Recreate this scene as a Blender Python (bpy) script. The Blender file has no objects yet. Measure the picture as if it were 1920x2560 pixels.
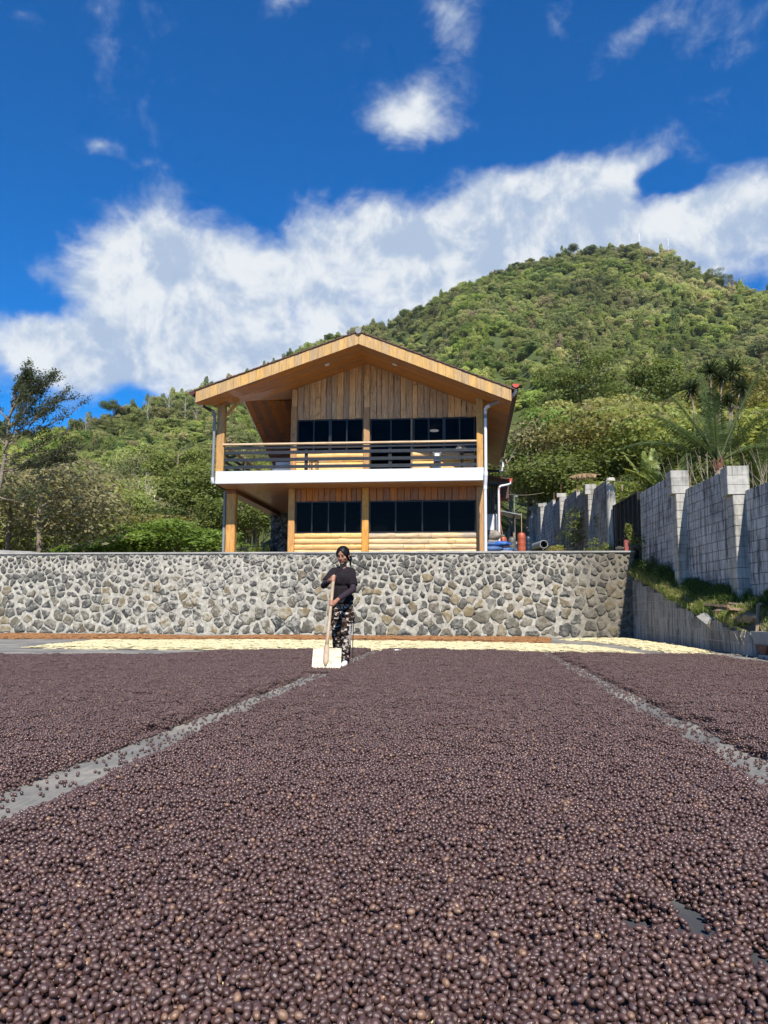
import bpy, bmesh, math, random
import numpy as np
from mathutils import Vector, Matrix, noise as mnoise

sc = bpy.context.scene
COL = sc.collection
rad = math.radians
random.seed(7); np.random.seed(7)

# ------------------------------------------------------------------ camera
cam_data = bpy.data.cameras.new("camera")
cam = bpy.data.objects.new("camera", cam_data)
COL.objects.link(cam)
cam_data.sensor_fit = 'VERTICAL'
cam_data.sensor_height = 34.6
cam_data.lens = 34.6 * 1924.0 / 2560.0
cam_data.clip_start = 0.05
cam_data.clip_end = 6000
cam.matrix_world = (Matrix.Translation((0, 0, 0.70)) @ Matrix.Rotation(rad(6.32), 4, 'Z')
                    @ Matrix.Rotation(rad(97.40), 4, 'X') @ Matrix.Rotation(rad(0.30), 4, 'Z'))
sc.camera = cam

# ------------------------------------------------------------------ light
SUN_AZ, SUN_EL = rad(13), rad(48)          # sun behind the camera and to its right
sun_dir = Vector((math.sin(SUN_AZ) * math.cos(SUN_EL), -math.cos(SUN_AZ) * math.cos(SUN_EL), math.sin(SUN_EL)))
sd = bpy.data.lights.new("sun", 'SUN')
sd.energy = 4.7
sd.angle = rad(0.55)
sd.color = (1.0, 0.93, 0.82)
sun = bpy.data.objects.new("sun", sd)
COL.objects.link(sun)
sun.rotation_euler = sun_dir.to_track_quat('Z', 'Y').to_euler()

sc.view_settings.view_transform = 'Standard'
sc.view_settings.look = 'None'
sc.view_settings.gamma = 1
sc.view_settings.use_curve_mapping = False
sc.view_settings.exposure = 0.70

# ------------------------------------------------------------------ node helper
class NT:
    def __init__(s, tree):
        s.t = tree; s.n = tree.nodes; s.l = tree.links
    def new(s, typ, **kw):
        nd = s.n.new(typ)
        for k, v in kw.items(): setattr(nd, k, v)
        return nd
    def put(s, sock, v):
        if v is None: return
        if hasattr(v, 'is_output') or isinstance(v, bpy.types.NodeSocket): s.l.new(v, sock)
        else:
            if isinstance(v, (tuple, list)) and len(v) == 3 and len(sock.default_value) == 4: v = (*v, 1)
            sock.default_value = v
    def math(s, op, a, b=None, c=None, clamp=False):
        nd = s.new('ShaderNodeMath', operation=op, use_clamp=clamp)
        for i, v in enumerate((a, b, c)):
            if v is not None: s.put(nd.inputs[i], v)
        return nd.outputs[0]
    def noise(s, vec, scale, detail=4, rough=0.55, dist=0.0, out=0, lac=2.0):
        nd = s.new('ShaderNodeTexNoise')
        if vec is not None: s.l.new(vec, nd.inputs['Vector'])
        nd.inputs['Scale'].default_value = scale; nd.inputs['Detail'].default_value = detail
        nd.inputs['Roughness'].default_value = rough; nd.inputs['Distortion'].default_value = dist
        nd.inputs['Lacunarity'].default_value = lac
        return nd.outputs[out]
    def mapping(s, vec, loc=(0, 0, 0), rot=(0, 0, 0), scale=(1, 1, 1), typ='POINT'):
        nd = s.new('ShaderNodeMapping', vector_type=typ)
        s.l.new(vec, nd.inputs[0])
        nd.inputs[1].default_value = loc; nd.inputs[2].default_value = rot; nd.inputs[3].default_value = scale
        return nd.outputs[0]
    def ramp(s, fac, stops, interp='LINEAR'):
        nd = s.new('ShaderNodeValToRGB')
        cr = nd.color_ramp; cr.interpolation = interp
        while len(cr.elements) < len(stops): cr.elements.new(0.5)
        for e, (p, c) in zip(cr.elements, stops):
            e.position = p
            e.color = (c, c, c, 1) if isinstance(c, (int, float)) else (*c, 1)
        s.l.new(fac, nd.inputs[0])
        return nd.outputs[0]
    def maprange(s, v, a, b, c=0.0, d=1.0, smooth=False):
        nd = s.new('ShaderNodeMapRange', interpolation_type='SMOOTHSTEP' if smooth else 'LINEAR')
        s.put(nd.inputs[0], v)
        for i, x in zip((1, 2, 3, 4), (a, b, c, d)): s.put(nd.inputs[i], x)
        return nd.outputs[0]
    def mix(s, fac, a, b, blend='MIX'):
        nd = s.new('ShaderNodeMix', data_type='RGBA', blend_type=blend)
        s.put(nd.inputs[0], fac); s.put(nd.inputs[6], a); s.put(nd.inputs[7], b)
        return nd.outputs[2]
    def hsv(s, col, h=0.5, sat=1.0, v=1.0):
        nd = s.new('ShaderNodeHueSaturation')
        s.put(nd.inputs[0], h); s.put(nd.inputs[1], sat); s.put(nd.inputs[2], v); s.put(nd.inputs[4], col)
        return nd.outputs[0]
    def bump(s, h, strength=0.5, dist=0.01):
        nd = s.new('ShaderNodeBump')
        nd.inputs['Strength'].default_value = strength; nd.inputs['Distance'].default_value = dist
        s.l.new(h, nd.inputs['Height'])
        return nd.outputs[0]

# ------------------------------------------------------------------ world: Nishita sky with clouds
world = bpy.data.worlds.new("World")
sc.world = world
world.use_nodes = True
W = NT(world.node_tree)
W.n.clear()
sky = W.new('ShaderNodeTexSky', sky_type='NISHITA')
sky.sun_disc = False
sky.sun_elevation = SUN_EL
sky.sun_rotation = math.atan2(sun_dir.x, sun_dir.y)
sky.altitude = 1400; sky.air_density = 1.0; sky.dust_density = 0.25; sky.ozone_density = 4.0
tc = W.new('ShaderNodeTexCoord')
sep = W.new('ShaderNodeSeparateXYZ'); W.l.new(tc.outputs['Generated'], sep.inputs[0])
vx, vy, vz = sep.outputs
az = W.math('ARCTAN2', vx, vy)
el = W.math('ARCSINE', vz)
comb = W.new('ShaderNodeCombineXYZ'); W.l.new(az, comb.inputs[0]); W.l.new(el, comb.inputs[1])
warpn = W.noise(tc.outputs['Generated'], 5.5, 5, 0.55, out=1)
wv = W.new('ShaderNodeVectorMath', operation='SUBTRACT'); W.l.new(warpn, wv.inputs[0]); wv.inputs[1].default_value = (0.5, 0.5, 0.5)
ws = W.new('ShaderNodeVectorMath', operation='MULTIPLY_ADD')
W.l.new(wv.outputs[0], ws.inputs[0]); ws.inputs[1].default_value = (0.16, 0.12, 0); W.l.new(comb.outputs[0], ws.inputs[2])
LOBES = [(-0.430,0.428,0.10,0.062,0,1.00),(-0.367,0.380,0.179,0.089,0,1.00),(-0.184,0.462,0.126,0.066,0,1.00),
(-0.090,0.412,0.262,0.085,0,1.00),(0.062,0.475,0.202,0.050,12,.9),(0.20,0.530,0.14,0.050,28,0.75),(0.13,0.50,0.10,0.05,10,.6),
(-0.068,0.612,0.105,0.046,0,0.80),(-0.017,0.700,0.075,0.036,-40,0.5),(0.273,0.415,0.20,0.075,0,1.1),(0.30,0.465,0.11,0.04,8,.8),(0.09,0.505,0.11,0.05,14,.6),(0.36,0.44,0.10,0.06,0,.7),
(-0.522,0.305,0.15,0.075,-20,0.95),(0.122,0.678,0.05,0.022,-20,0.48),(0.237,0.665,0.110,0.03,20,0.46),
(-0.499,0.529,0.03,0.014,0,0.55),(-0.575,0.642,0.05,0.03,0,0.5),(-0.302,0.310,0.25,0.075,0,1.0),(-0.26,0.70,0.04,0.02,0,.3),
(0.262,0.515,0.055,0.020,0,-.9),(-0.575,0.352,0.062,0.030,0,-0.80),(0.03,0.558,0.07,0.018,0,-0.50),(-0.450,0.250,0.090,0.034,0,-0.75),(-0.287,0.498,0.034,0.040,0,-0.70)]
acc = None
for (a, e, ra, re, rot, wgt) in LOBES:
    m = W.mapping(ws.outputs[0], (a, e, 0), (0, 0, rad(rot)), (ra * 1.75, re * 1.75, 1), 'TEXTURE')
    g = W.new('ShaderNodeTexGradient', gradient_type='QUADRATIC_SPHERE'); W.l.new(m, g.inputs[0])
    acc = W.math('MULTIPLY', g.outputs[1], wgt * 1.25) if acc is None else W.math('MULTIPLY_ADD', g.outputs[1], wgt * 1.25, acc)
fb = W.math('ADD', W.math('MULTIPLY', W.noise(tc.outputs['Generated'], 7.0, 10, 0.62, 0.35), 0.72), W.math('MULTIPLY', W.noise(W.mapping(tc.outputs['Generated'], rot=(0, rad(25), 0), scale=(1, 1, 1.9)), 17.0, 8, 0.65, 0.6), 0.28))
fb2 = W.noise(tc.outputs['Generated'], 3.0, 3, 0.5)
# far from the bank in view the sky carries a few soft, low clouds of the same kind
broad = W.math('MULTIPLY', W.maprange(fb2, 0.56, 0.80, 0, 0.8, True), W.maprange(W.math('ABSOLUTE', az), 0.7, 1.1, 0.0, 1.0))
acc = W.math('MINIMUM', W.math('ADD', acc, broad), 1.05)
dens = W.math('ADD', acc, W.math('MULTIPLY', W.math('SUBTRACT', fb, 0.5), 2.8))
mask = W.maprange(dens, 0.12, 0.98, 0, 0.95, True)
shade = W.noise(tc.outputs['Generated'], 6.5, 6, 0.5, 0.1)
shade2 = W.noise(tc.outputs['Generated'], 2.6, 3, 0.5)
tone = W.math('ADD', W.math('MULTIPLY', shade, 0.55), W.math('MULTIPLY', shade2, 0.45))
hiv = W.new('ShaderNodeVectorMath', operation='ADD'); W.l.new(tc.outputs['Generated'], hiv.inputs[0]); hiv.inputs[1].default_value = (0.006, 0.0, 0.022)
billow = W.math('SUBTRACT', W.noise(tc.outputs['Generated'], 11.0, 7, 0.6, 0.3), W.noise(hiv.outputs[0], 11.0, 7, 0.6, 0.3))
tone = W.maprange(W.math('ADD', tone, W.math('MULTIPLY', billow, 1.1)), 0.36, 0.62, 0, 1, True)
tone = W.math('MULTIPLY', tone, W.maprange(dens, 0.3, 0.9, 0.5, 1.0))
ccol = W.mix(tone, (2.7, 3.3, 4.25), (5.0, 5.2, 5.3))
skyc = W.hsv(sky.outputs[0], 0.507, 1.46, 1.0)
mixed = W.mix(mask, skyc, ccol)
bg = W.new('ShaderNodeBackground'); bg.inputs[1].default_value = 0.108
W.l.new(mixed, bg.inputs[0])
wo = W.new('ShaderNodeOutputWorld'); W.l.new(bg.outputs[0], wo.inputs[0])

# ------------------------------------------------------------------ materials
MATS = {}
def material(name, fn):
    m = bpy.data.materials.new(name); m.use_nodes = True
    T = NT(m.node_tree); T.n.clear()
    out = T.new('ShaderNodeOutputMaterial')
    T.out = out
    fn(T)
    MATS[name] = m
    return m
def bsdf(T, col, rough=0.8, bumpv=None, spec=0.5, metal=0.0, coat=0.0, link=True, **kw):
    b = T.new('ShaderNodeBsdfPrincipled')
    T.put(b.inputs['Base Color'], col); T.put(b.inputs['Roughness'], rough)
    b.inputs['Specular IOR Level'].default_value = spec; T.put(b.inputs['Metallic'], metal)
    b.inputs['Coat Weight'].default_value = coat
    if bumpv is not None: T.l.new(bumpv, b.inputs['Normal'])
    for k, v in kw.items(): T.put(b.inputs[k], v)
    if link: T.l.new(b.outputs[0], T.out.inputs[0])
    return b
def pos(T): return T.new('ShaderNodeNewGeometry').outputs['Position']
def objc(T): return T.new('ShaderNodeTexCoord').outputs['Object']
def isl(T): return T.new('ShaderNodeNewGeometry').outputs['Random Per Island']
def rnd(T): return T.new('ShaderNodeObjectInfo').outputs['Random']

def simple(name, col, rough=0.7, var=0.12, scale=8.0, spec=0.4, metal=0.0, bs=0.15, bd=0.004, coat=0.0):
    def fn(T):
        n = T.noise(pos(T), scale, 6, 0.6)
        c = T.hsv(col, 0.5, 1.0, T.maprange(n, 0.25, 0.75, 1 - var * 1.6, 1 + var * 1.6))
        bsdf(T, c, T.maprange(n, 0.3, 0.7, rough * 0.9, min(1, rough * 1.1)), T.bump(T.noise(pos(T), scale * 6, 4), bs, bd), spec, metal, coat)
    return material(name, fn)

def wood(name, base, dark, axis='Z', rough=0.55, stain=0.25, gscale=1.0, var=0.22, coat=0.0, grey=0.0):
    """procedural timber: rings stretched along the grain axis, knots, per-board tone"""
    def fn(T):
        info = T.new('ShaderNodeObjectInfo')
        tc = T.new('ShaderNodeNewGeometry').outputs['Position']
        off = T.new('ShaderNodeVectorMath', operation='ADD')
        T.l.new(tc, off.inputs[0])
        sc3 = T.new('ShaderNodeVectorMath', operation='SCALE'); sc3.inputs[0].default_value = (37.0, 13.0, 51.0)
        T.l.new(info.outputs['Random'], sc3.inputs['Scale']); T.l.new(sc3.outputs[0], off.inputs[1])
        s = {'X': (0.12, 1, 1), 'Y': (1, 0.12, 1), 'Z': (1, 1, 0.12)}[axis]
        v = T.mapping(off.outputs[0], scale=tuple(k * gscale for k in s))
        g1 = T.noise(v, 16, 6, 0.65, 1.2)
        g2 = T.noise(v, 70, 4, 0.6)
        kn = T.noise(off.outputs[0], 3.2, 4, 0.6, 0.6)
        c = T.ramp(g1, [(0.25, dark), (0.55, base), (0.85, tuple(min(1, b * 1.25) for b in base))])
        c = T.mix(T.maprange(g2, 0.35, 0.7, 0.0, 0.35), c, dark)
        c = T.mix(T.maprange(kn, 0.60, 0.74, 0, stain, True), c, tuple(d * 0.55 for d in dark))
        if grey > 0:
            gn = T.noise(T.mapping(off.outputs[0], scale=s), 5.0, 6, 0.7, 0.8)
            c = T.mix(T.maprange(gn, 0.50, 0.66, 0, grey, True), c, (0.20, 0.19, 0.18))
        c = T.hsv(c, 0.5, T.maprange(info.outputs['Random'], 0, 1, 0.9, 1.1), T.maprange(info.outputs['Random'], 0, 1, 1 - var, 1 + var))
        bsdf(T, c, rough, T.bump(g1, 0.35, 0.004), 0.4, coat=coat)
    return material(name, fn)

wood('post_wood', (0.60, 0.32, 0.095), (0.30, 0.12, 0.025), 'Z', stain=0.7, grey=0.18)
wood('post_wood_weathered', (0.48, 0.28, 0.10), (0.24, 0.13, 0.05), 'Z', stain=0.4, grey=0.55)
wood('slab_wood', (0.66, 0.415, 0.21), (0.26, 0.13, 0.06), 'Z', stain=0.75, var=0.30, gscale=0.8)
wood('log_wood', (0.74, 0.48, 0.20), (0.42, 0.22, 0.07), 'X', stain=0.6, var=0.13, gscale=0.8)
wood('log_wood_weathered', (0.72, 0.52, 0.28), (0.36, 0.22, 0.10), 'X', stain=0.6, var=0.13, gscale=0.8, grey=0.75)
wood('fascia_wood', (0.50, 0.32, 0.13), (0.30, 0.17, 0.06), 'Z', stain=0.3, var=0.16, grey=0.25)
wood('soffit_wood_x', (0.46, 0.20, 0.055), (0.24, 0.085, 0.02), 'X', 0.4, stain=0.3, var=0.22, coat=0.15)
wood('soffit_wood_y', (0.34, 0.13, 0.04), (0.17, 0.055, 0.016), 'Y', 0.4, stain=0.3, var=0.3, coat=0.15)
wood('ceiling_wood', (0.50, 0.27, 0.12), (0.30, 0.14, 0.06), 'X', 0.38, stain=0.25, var=0.12, coat=0.2)
wood('header_wood', (0.46, 0.17, 0.045), (0.22, 0.07, 0.02), 'Z', 0.5, stain=0.5, var=0.30)
wood('handrail_wood', (0.66, 0.50, 0.32), (0.42, 0.28, 0.15), 'X', 0.6, stain=0.2, var=0.05)
wood('tool_wood', (0.42, 0.31, 0.20), (0.26, 0.18, 0.11), 'Z', 0.6, stain=0.3, var=0.05)
wood('old_wood', (0.26, 0.20, 0.14), (0.12, 0.09, 0.06), 'Z', 0.8, stain=0.5, var=0.3, grey=0.5)
simple('white_paint', (0.60, 0.63, 0.66), 0.55, 0.05, 1.5, bs=0.1)
simple('rail_metal', (0.018, 0.019, 0.021), 0.4, 0.2, 9, 0.5)
simple('window_frame_metal', (0.007, 0.0065, 0.0065), 0.4, 0.2, 9, 0.5)
simple('pipe_white', (0.66, 0.67, 0.68), 0.35, 0.06, 4, 0.5)
simple('pipe_grey', (0.20, 0.21, 0.22), 0.4, 0.1, 4, 0.5)
simple('gutter_dark_red', (0.075, 0.018, 0.014), 0.4, 0.2, 3, 0.5)
simple('gutter_red', (0.45, 0.055, 0.03), 0.45, 0.1, 3, 0.5)
simple('roof_tile', (0.10, 0.045, 0.035), 0.6, 0.25, 5, 0.4)
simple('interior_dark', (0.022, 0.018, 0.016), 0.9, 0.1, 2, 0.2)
simple('interior_floor', (0.06, 0.045, 0.035), 0.6, 0.1, 2, 0.3)
simple('black_plastic', (0.012, 0.012, 0.013), 0.35, 0.1, 9, 0.5)
simple('white_plastic', (0.75, 0.75, 0.74), 0.4, 0.04, 5, 0.5)
simple('steel', (0.45, 0.45, 0.45), 0.35, 0.1, 6, 0.5, metal=0.9)
simple('barrel_red', (0.36, 0.085, 0.045), 0.45, 0.15, 6, 0.5)
simple('barrel_grey', (0.11, 0.11, 0.105), 0.5, 0.15, 6, 0.5)
simple('barrel_blue', (0.012, 0.028, 0.055), 0.45, 0.15, 6, 0.5)
simple('sack_blue', (0.035, 0.09, 0.22), 0.5, 0.3, 5, 0.5, bs=0.6, bd=0.02)
simple('sack_bright_blue', (0.03, 0.12, 0.42), 0.5, 0.2, 5, 0.5, bs=0.6, bd=0.02)
simple('sack_white', (0.70, 0.71, 0.72), 0.6, 0.07, 5, 0.4, bs=0.5, bd=0.02)
simple('tarp_grey', (0.22, 0.20, 0.17), 0.7, 0.3, 5, 0.3, bs=0.5, bd=0.02)
simple('galvanised', (0.30, 0.32, 0.33), 0.5, 0.2, 5, 0.5, metal=0.4)
simple('rust', (0.16, 0.075, 0.045), 0.85, 0.35, 9, 0.3, bs=0.5)
simple('corrugated_dark', (0.018, 0.028, 0.032), 0.5, 0.2, 4, 0.5)
simple('gate_black', (0.014, 0.015, 0.017), 0.5, 0.3, 3, 0.5)
simple('dirt', (0.30, 0.215, 0.135), 0.95, 0.3, 6, 0.2, bs=0.8, bd=0.02)
simple('bark_pale', (0.42, 0.38, 0.31), 0.9, 0.3, 8, 0.2, bs=0.7, bd=0.02)
simple('bark', (0.20, 0.165, 0.125), 0.9, 0.35, 6, 0.2, bs=0.8, bd=0.03)
simple('twig', (0.26, 0.22, 0.16), 0.9, 0.3, 6, 0.2)
simple('boundary_concrete', (0.33, 0.32, 0.30), 0.9, 0.2, 3, 0.2, bs=0.5)
simple('skin', (0.33, 0.155, 0.095), 0.5, 0.08, 14, 0.45)
simple('lip', (0.26, 0.075, 0.06), 0.45, 0.05, 14, 0.45)
simple('hair_black', (0.0045, 0.0035, 0.003), 0.5, 0.3, 90, 0.22, bs=0.25, bd=0.002)
simple('eye_white', (0.55, 0.52, 0.5), 0.3, 0.02, 10, 0.5)
simple('shoe_white', (0.62, 0.60, 0.60), 0.6, 0.1, 12, 0.4)
simple('shovel_face', (0.58, 0.52, 0.37), 0.75, 0.45, 11, 0.2)

def _concrete_floor(T):
    p = pos(T)
    n1 = T.noise(p, 1.3, 7, 0.65, 0.3); n2 = T.noise(p, 14, 6, 0.7); n3 = T.noise(T.mapping(p, scale=(9, 0.8, 1)), 5, 5, 0.6)
    c = T.ramp(n1, [(0.30, (0.10, 0.10, 0.095)), (0.46, (0.165, 0.158, 0.142)), (0.64, (0.31, 0.285, 0.235))])
    c = T.mix(T.maprange(n2, 0.4, 0.7, 0, 0.45), c, (0.09, 0.09, 0.09))
    c = T.mix(T.maprange(n3, 0.5, 0.75, 0, 0.35), c, (0.42, 0.40, 0.36))
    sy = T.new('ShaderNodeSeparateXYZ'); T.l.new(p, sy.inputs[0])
    c = T.mix(T.maprange(T.math('ADD', sy.outputs[1], T.math('MULTIPLY', n1, .5)), 2.15, 2.6, .85, 0, True), c, (.028, .032, .040))   # near floor darkened: shade in the bean gaps painted into the concrete
    bsdf(T, c, 0.9, T.bump(n2, 0.5, 0.004), 0.25)
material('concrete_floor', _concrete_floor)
def _slab_paint(T):
    p = pos(T)
    st = T.noise(T.mapping(p, scale=(5, 5, .35)), 2.0, 6, .65, .3); n = T.noise(p, 1.1, 5, .6)
    c = T.mix(T.maprange(st, .50, .72, 0, .28, True), (.60, .63, .66), (.40, .40, .38))
    c = T.mix(T.maprange(n, .45, .7, 0, .18), c, (.50, .51, .52))
    bsdf(T, c, .6, T.bump(T.noise(p, 7, 4), .15, .004), .3)
material('slab_paint', _slab_paint)
def _mortar(T):
    p = pos(T)
    n1 = T.noise(p, 1.1, 6, 0.65, 0.5); n2 = T.noise(p, 9, 7, 0.7); n3 = T.noise(T.mapping(p, scale=(6, 6, 0.5)), 2.2, 5, 0.6)
    c = T.ramp(n2, [(0.28, (0.19, 0.175, 0.14)), (0.48, (0.35, 0.33, 0.28)), (0.72, (0.56, 0.54, 0.48))])
    c = T.mix(T.maprange(n1, 0.5, 0.72, 0, 0.5, True), c, (0.24, 0.21, 0.145))
    c = T.mix(T.maprange(n3, 0.58, 0.8, 0, 0.4), c, (0.12, 0.115, 0.1))
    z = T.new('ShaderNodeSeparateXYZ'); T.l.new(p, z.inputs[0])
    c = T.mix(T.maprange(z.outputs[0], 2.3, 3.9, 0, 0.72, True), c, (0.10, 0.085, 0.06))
    bsdf(T, c, 0.95, T.bump(T.noise(p, 30, 6, 0.7), 0.8, 0.01), 0.15)
material('mortar', _mortar)
def _stone(name, stops, smear):
    def fn(T):
        p = pos(T); r = rnd(T)
        n2 = T.noise(p, 11, 7, 0.7); n1 = T.noise(p, 3.0, 5, 0.6)
        c = T.ramp(r, stops, 'LINEAR')
        c = T.hsv(c, 0.5, 1, T.maprange(n2, 0.25, 0.75, 0.6, 1.4))
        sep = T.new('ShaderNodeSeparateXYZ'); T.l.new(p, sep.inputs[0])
        # cement washed over the faces, thickest in the middle of the wall
        band = T.math('SUBTRACT', 1.0, T.math('MULTIPLY', T.math('ABSOLUTE', T.math('ADD', sep.outputs[0], 8.0)), 0.20), clamp=True)
        amt = T.math('ADD', T.math('MULTIPLY', band, 0.50), smear)
        k = T.math('MULTIPLY', T.maprange(T.noise(p, 6, 7, 0.78, 0.5), 0.46, 0.58, 0, 1, True), amt)
        c = T.mix(k, c, (0.42, 0.40, 0.35))
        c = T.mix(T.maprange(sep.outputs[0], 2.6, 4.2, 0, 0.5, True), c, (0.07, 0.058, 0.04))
        bsdf(T, c, 0.9, T.bump(n2, 0.9, 0.02), 0.25)
    return material(name, fn)
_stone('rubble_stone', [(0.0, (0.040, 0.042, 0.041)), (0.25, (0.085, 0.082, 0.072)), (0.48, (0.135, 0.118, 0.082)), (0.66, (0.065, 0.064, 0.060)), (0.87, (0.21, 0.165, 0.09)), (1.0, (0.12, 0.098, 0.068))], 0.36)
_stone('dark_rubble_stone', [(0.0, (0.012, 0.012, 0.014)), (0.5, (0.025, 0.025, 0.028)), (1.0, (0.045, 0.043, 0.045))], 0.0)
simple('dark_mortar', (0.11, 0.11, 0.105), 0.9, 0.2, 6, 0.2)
def _block(name, a, b, drip, tone):
    def fn(T):
        p = pos(T); r = rnd(T)
        n2 = T.noise(p, 16, 7, 0.7); n1 = T.noise(p, 1.2, 5, 0.6)
        st = T.noise(T.mapping(p, scale=(5, 5, 0.45)), 2.4, 6, 0.65, 0.3)
        c = T.mix(n2, a, b)
        c = T.hsv(c, 0.5, 1, T.maprange(r, 0, 1, 0.88, 1.10))
        c = T.mix(T.maprange(st, 0.45, 0.62, 0, drip, True), c, tone)
        c = T.mix(T.maprange(n1, 0.46, 0.7, 0, drip * 0.7, True), c, tone)
        c = T.mix(T.maprange(T.noise(p, 5, 5, 0.7), 0.5, 0.7, 0, 0.35), c, tuple(k * 1.35 for k in b))
        bsdf(T, c, 0.92, T.bump(n2, 0.6, 0.006), 0.2)
    return material(name, fn)
_block('grey_block', (0.37, 0.36, 0.345), (0.56, 0.54, 0.505), 0.88, (0.055, 0.055, 0.06))
_block('column_concrete', (0.30, 0.29, 0.26), (0.50, 0.48, 0.43), 0.5, (0.09, 0.085, 0.075))
_block('stained_block', (0.26, 0.245, 0.22), (0.40, 0.38, 0.34), 0.75, (0.045, 0.045, 0.042))
simple('joint_dark', (0.21, 0.205, 0.195), 0.95, 0.3, 8, 0.2)

def _glass(T):
    b = T.new('ShaderNodeBsdfGlossy'); b.inputs['Roughness'].default_value = 0.02; b.inputs[0].default_value = (0.8, 0.8, 0.8, 1)
    t = T.new('ShaderNodeBsdfTransparent'); t.inputs[0].default_value = (0.24, 0.25, 0.27, 1)
    f = T.new('ShaderNodeFresnel'); f.inputs[0].default_value = 1.3
    m = T.new('ShaderNodeMixShader'); T.l.new(T.math('MULTIPLY', f.outputs[0], 0.35), m.inputs[0])
    T.l.new(t.outputs[0], m.inputs[1]); T.l.new(b.outputs[0], m.inputs[2]); T.l.new(m.outputs[0], T.out.inputs[0])
material('tinted_glass', _glass)
def _lamp(T):
    e = T.new('ShaderNodeEmission'); e.inputs[0].default_value = (1, 0.9, 0.75, 1); e.inputs[1].default_value = 2.0
    T.l.new(e.outputs[0], T.out.inputs[0])
material('lit_lamp', _lamp)

def leaf_mat(name, stops, trans=0.35, vv=0.35, rough=0.55, patch=False):
    def fn(T):
        i = isl(T); r = rnd(T)
        c = T.ramp(r, stops)
        if patch:
            q = T.noise(pos(T), .016, 5, .6, .5); q2 = T.noise(T.mapping(pos(T), loc=(300, 90, 40)), .011, 4, .6, .4)
            c = T.hsv(c, T.maprange(q2, .35, .65, .488, .522), T.maprange(q2, .35, .65, .82, 1.06), T.maprange(q, .34, .66, .62, 1.35))
        c = T.hsv(c, T.maprange(i, 0, 1, 0.485, 0.515), T.maprange(i, 0, 1, 1.08, 0.9), T.maprange(i, 0, 1, 1 - vv, 1 + vv))
        d = T.new('ShaderNodeBsdfPrincipled'); T.l.new(c, d.inputs['Base Color']); d.inputs['Roughness'].default_value = rough
        d.inputs['Specular IOR Level'].default_value = 0.2
        t = T.new('ShaderNodeBsdfTranslucent'); T.l.new(T.hsv(c, 0.485, 1.1, 1.3), t.inputs[0])
        m = T.new('ShaderNodeMixShader'); m.inputs[0].default_value = min(.6, trans + .08)
        T.l.new(d.outputs[0], m.inputs[1]); T.l.new(t.outputs[0], m.inputs[2]); T.l.new(m.outputs[0], T.out.inputs[0])
    return material(name, fn)
leaf_mat('forest_leaf', [(0.0, (0.134, 0.182, 0.050)), (0.22, (0.275, 0.325, 0.085)), (0.45, (0.346, 0.382, 0.095)), (0.60, (0.179, 0.228, 0.062)), (0.78, (0.410, 0.399, 0.135)), (0.90, (0.282, 0.319, 0.085)), (0.96, (0.397, 0.325, 0.180)), (1.0, (0.358, 0.410, 0.100))], patch=True)
leaf_mat('leaf_dark', [(0.0, (0.091, 0.123, 0.033)), (0.5, (0.125, 0.158, 0.040)), (1.0, (0.158, 0.190, 0.049))])
leaf_mat('leaf_mid', [(0.0, (0.184, 0.217, 0.048)), (0.5, (0.239, 0.273, 0.060)), (1.0, (0.287, 0.315, 0.070))])
leaf_mat('leaf_bright', [(0.0, (0.127, 0.215, 0.038)), (1.0, (0.173, 0.259, 0.050))])
leaf_mat('leaf_yellow_green', [(0.0, (0.292, 0.322, 0.082)), (0.5, (0.236, 0.287, 0.074)), (1.0, (0.337, 0.329, 0.098))])
leaf_mat('leaf_olive', [(0.0, (0.191, 0.183, 0.053)), (1.0, (0.240, 0.218, 0.065))])
leaf_mat('leaf_grey_brown', [(0.0, (0.215, 0.230, 0.090)), (1.0, (0.27, 0.25, 0.125))])
leaf_mat('palm_leaf', [(0.0, (0.061, 0.095, 0.033)), (1.0, (0.090, 0.119, 0.030))], 0.25, 0.3, 0.55)
leaf_mat('edge_tree_leaf', [(0.0, (0.055, 0.072, 0.030)), (1.0, (0.085, 0.10, 0.04))])
leaf_mat('spiky_leaf', [(0.0, (0.045, 0.065, 0.03)), (1.0, (0.07, 0.095, 0.04))], 0.1, 0.3)
leaf_mat('banana_leaf', [(0.0, (0.20, 0.26, 0.065)), (1.0, (0.27, 0.31, 0.085))], 0.4, 0.3, 0.4)
leaf_mat('dry_leaf', [(0.0, (0.26, 0.18, 0.09)), (1.0, (0.33, 0.24, 0.13))], 0.3, 0.3)
leaf_mat('grass_blade', [(0.0, (0.15, 0.225, 0.05)), (0.5, (0.24, 0.29, 0.075)), (0.8, (0.34, 0.32, 0.13)), (1.0, (0.48, 0.42, 0.22))], 0.3, 0.35)
leaf_mat('grass_blade_shaded', [(0.0, (0.055, 0.10, 0.028)), (1.0, (0.10, 0.16, 0.04))], 0.3, 0.35)  # same grass with the wall-foot shade put into its blade colour

def _hill(T):
    p = pos(T)
    n = T.noise(p, 0.06, 6, 0.65)
    c = T.ramp(n, [(0.3, (0.045, 0.062, 0.022)), (0.6, (0.075, 0.095, 0.032)), (0.8, (0.11, 0.12, 0.05))])
    bsdf(T, c, 0.95, None, 0.1)
material('hill_undergrowth', _hill)
def _soil(T):
    p = pos(T)
    n = T.noise(p, 1.6, 6, 0.7)
    c = T.ramp(n, [(0.3, (0.09, 0.075, 0.05)), (0.6, (0.17, 0.145, 0.095)), (0.8, (0.11, 0.12, 0.05))])
    bsdf(T, c, 0.95, T.bump(T.noise(p, 12, 5), 0.7, 0.02), 0.15)
material('soil', _soil)

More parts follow.
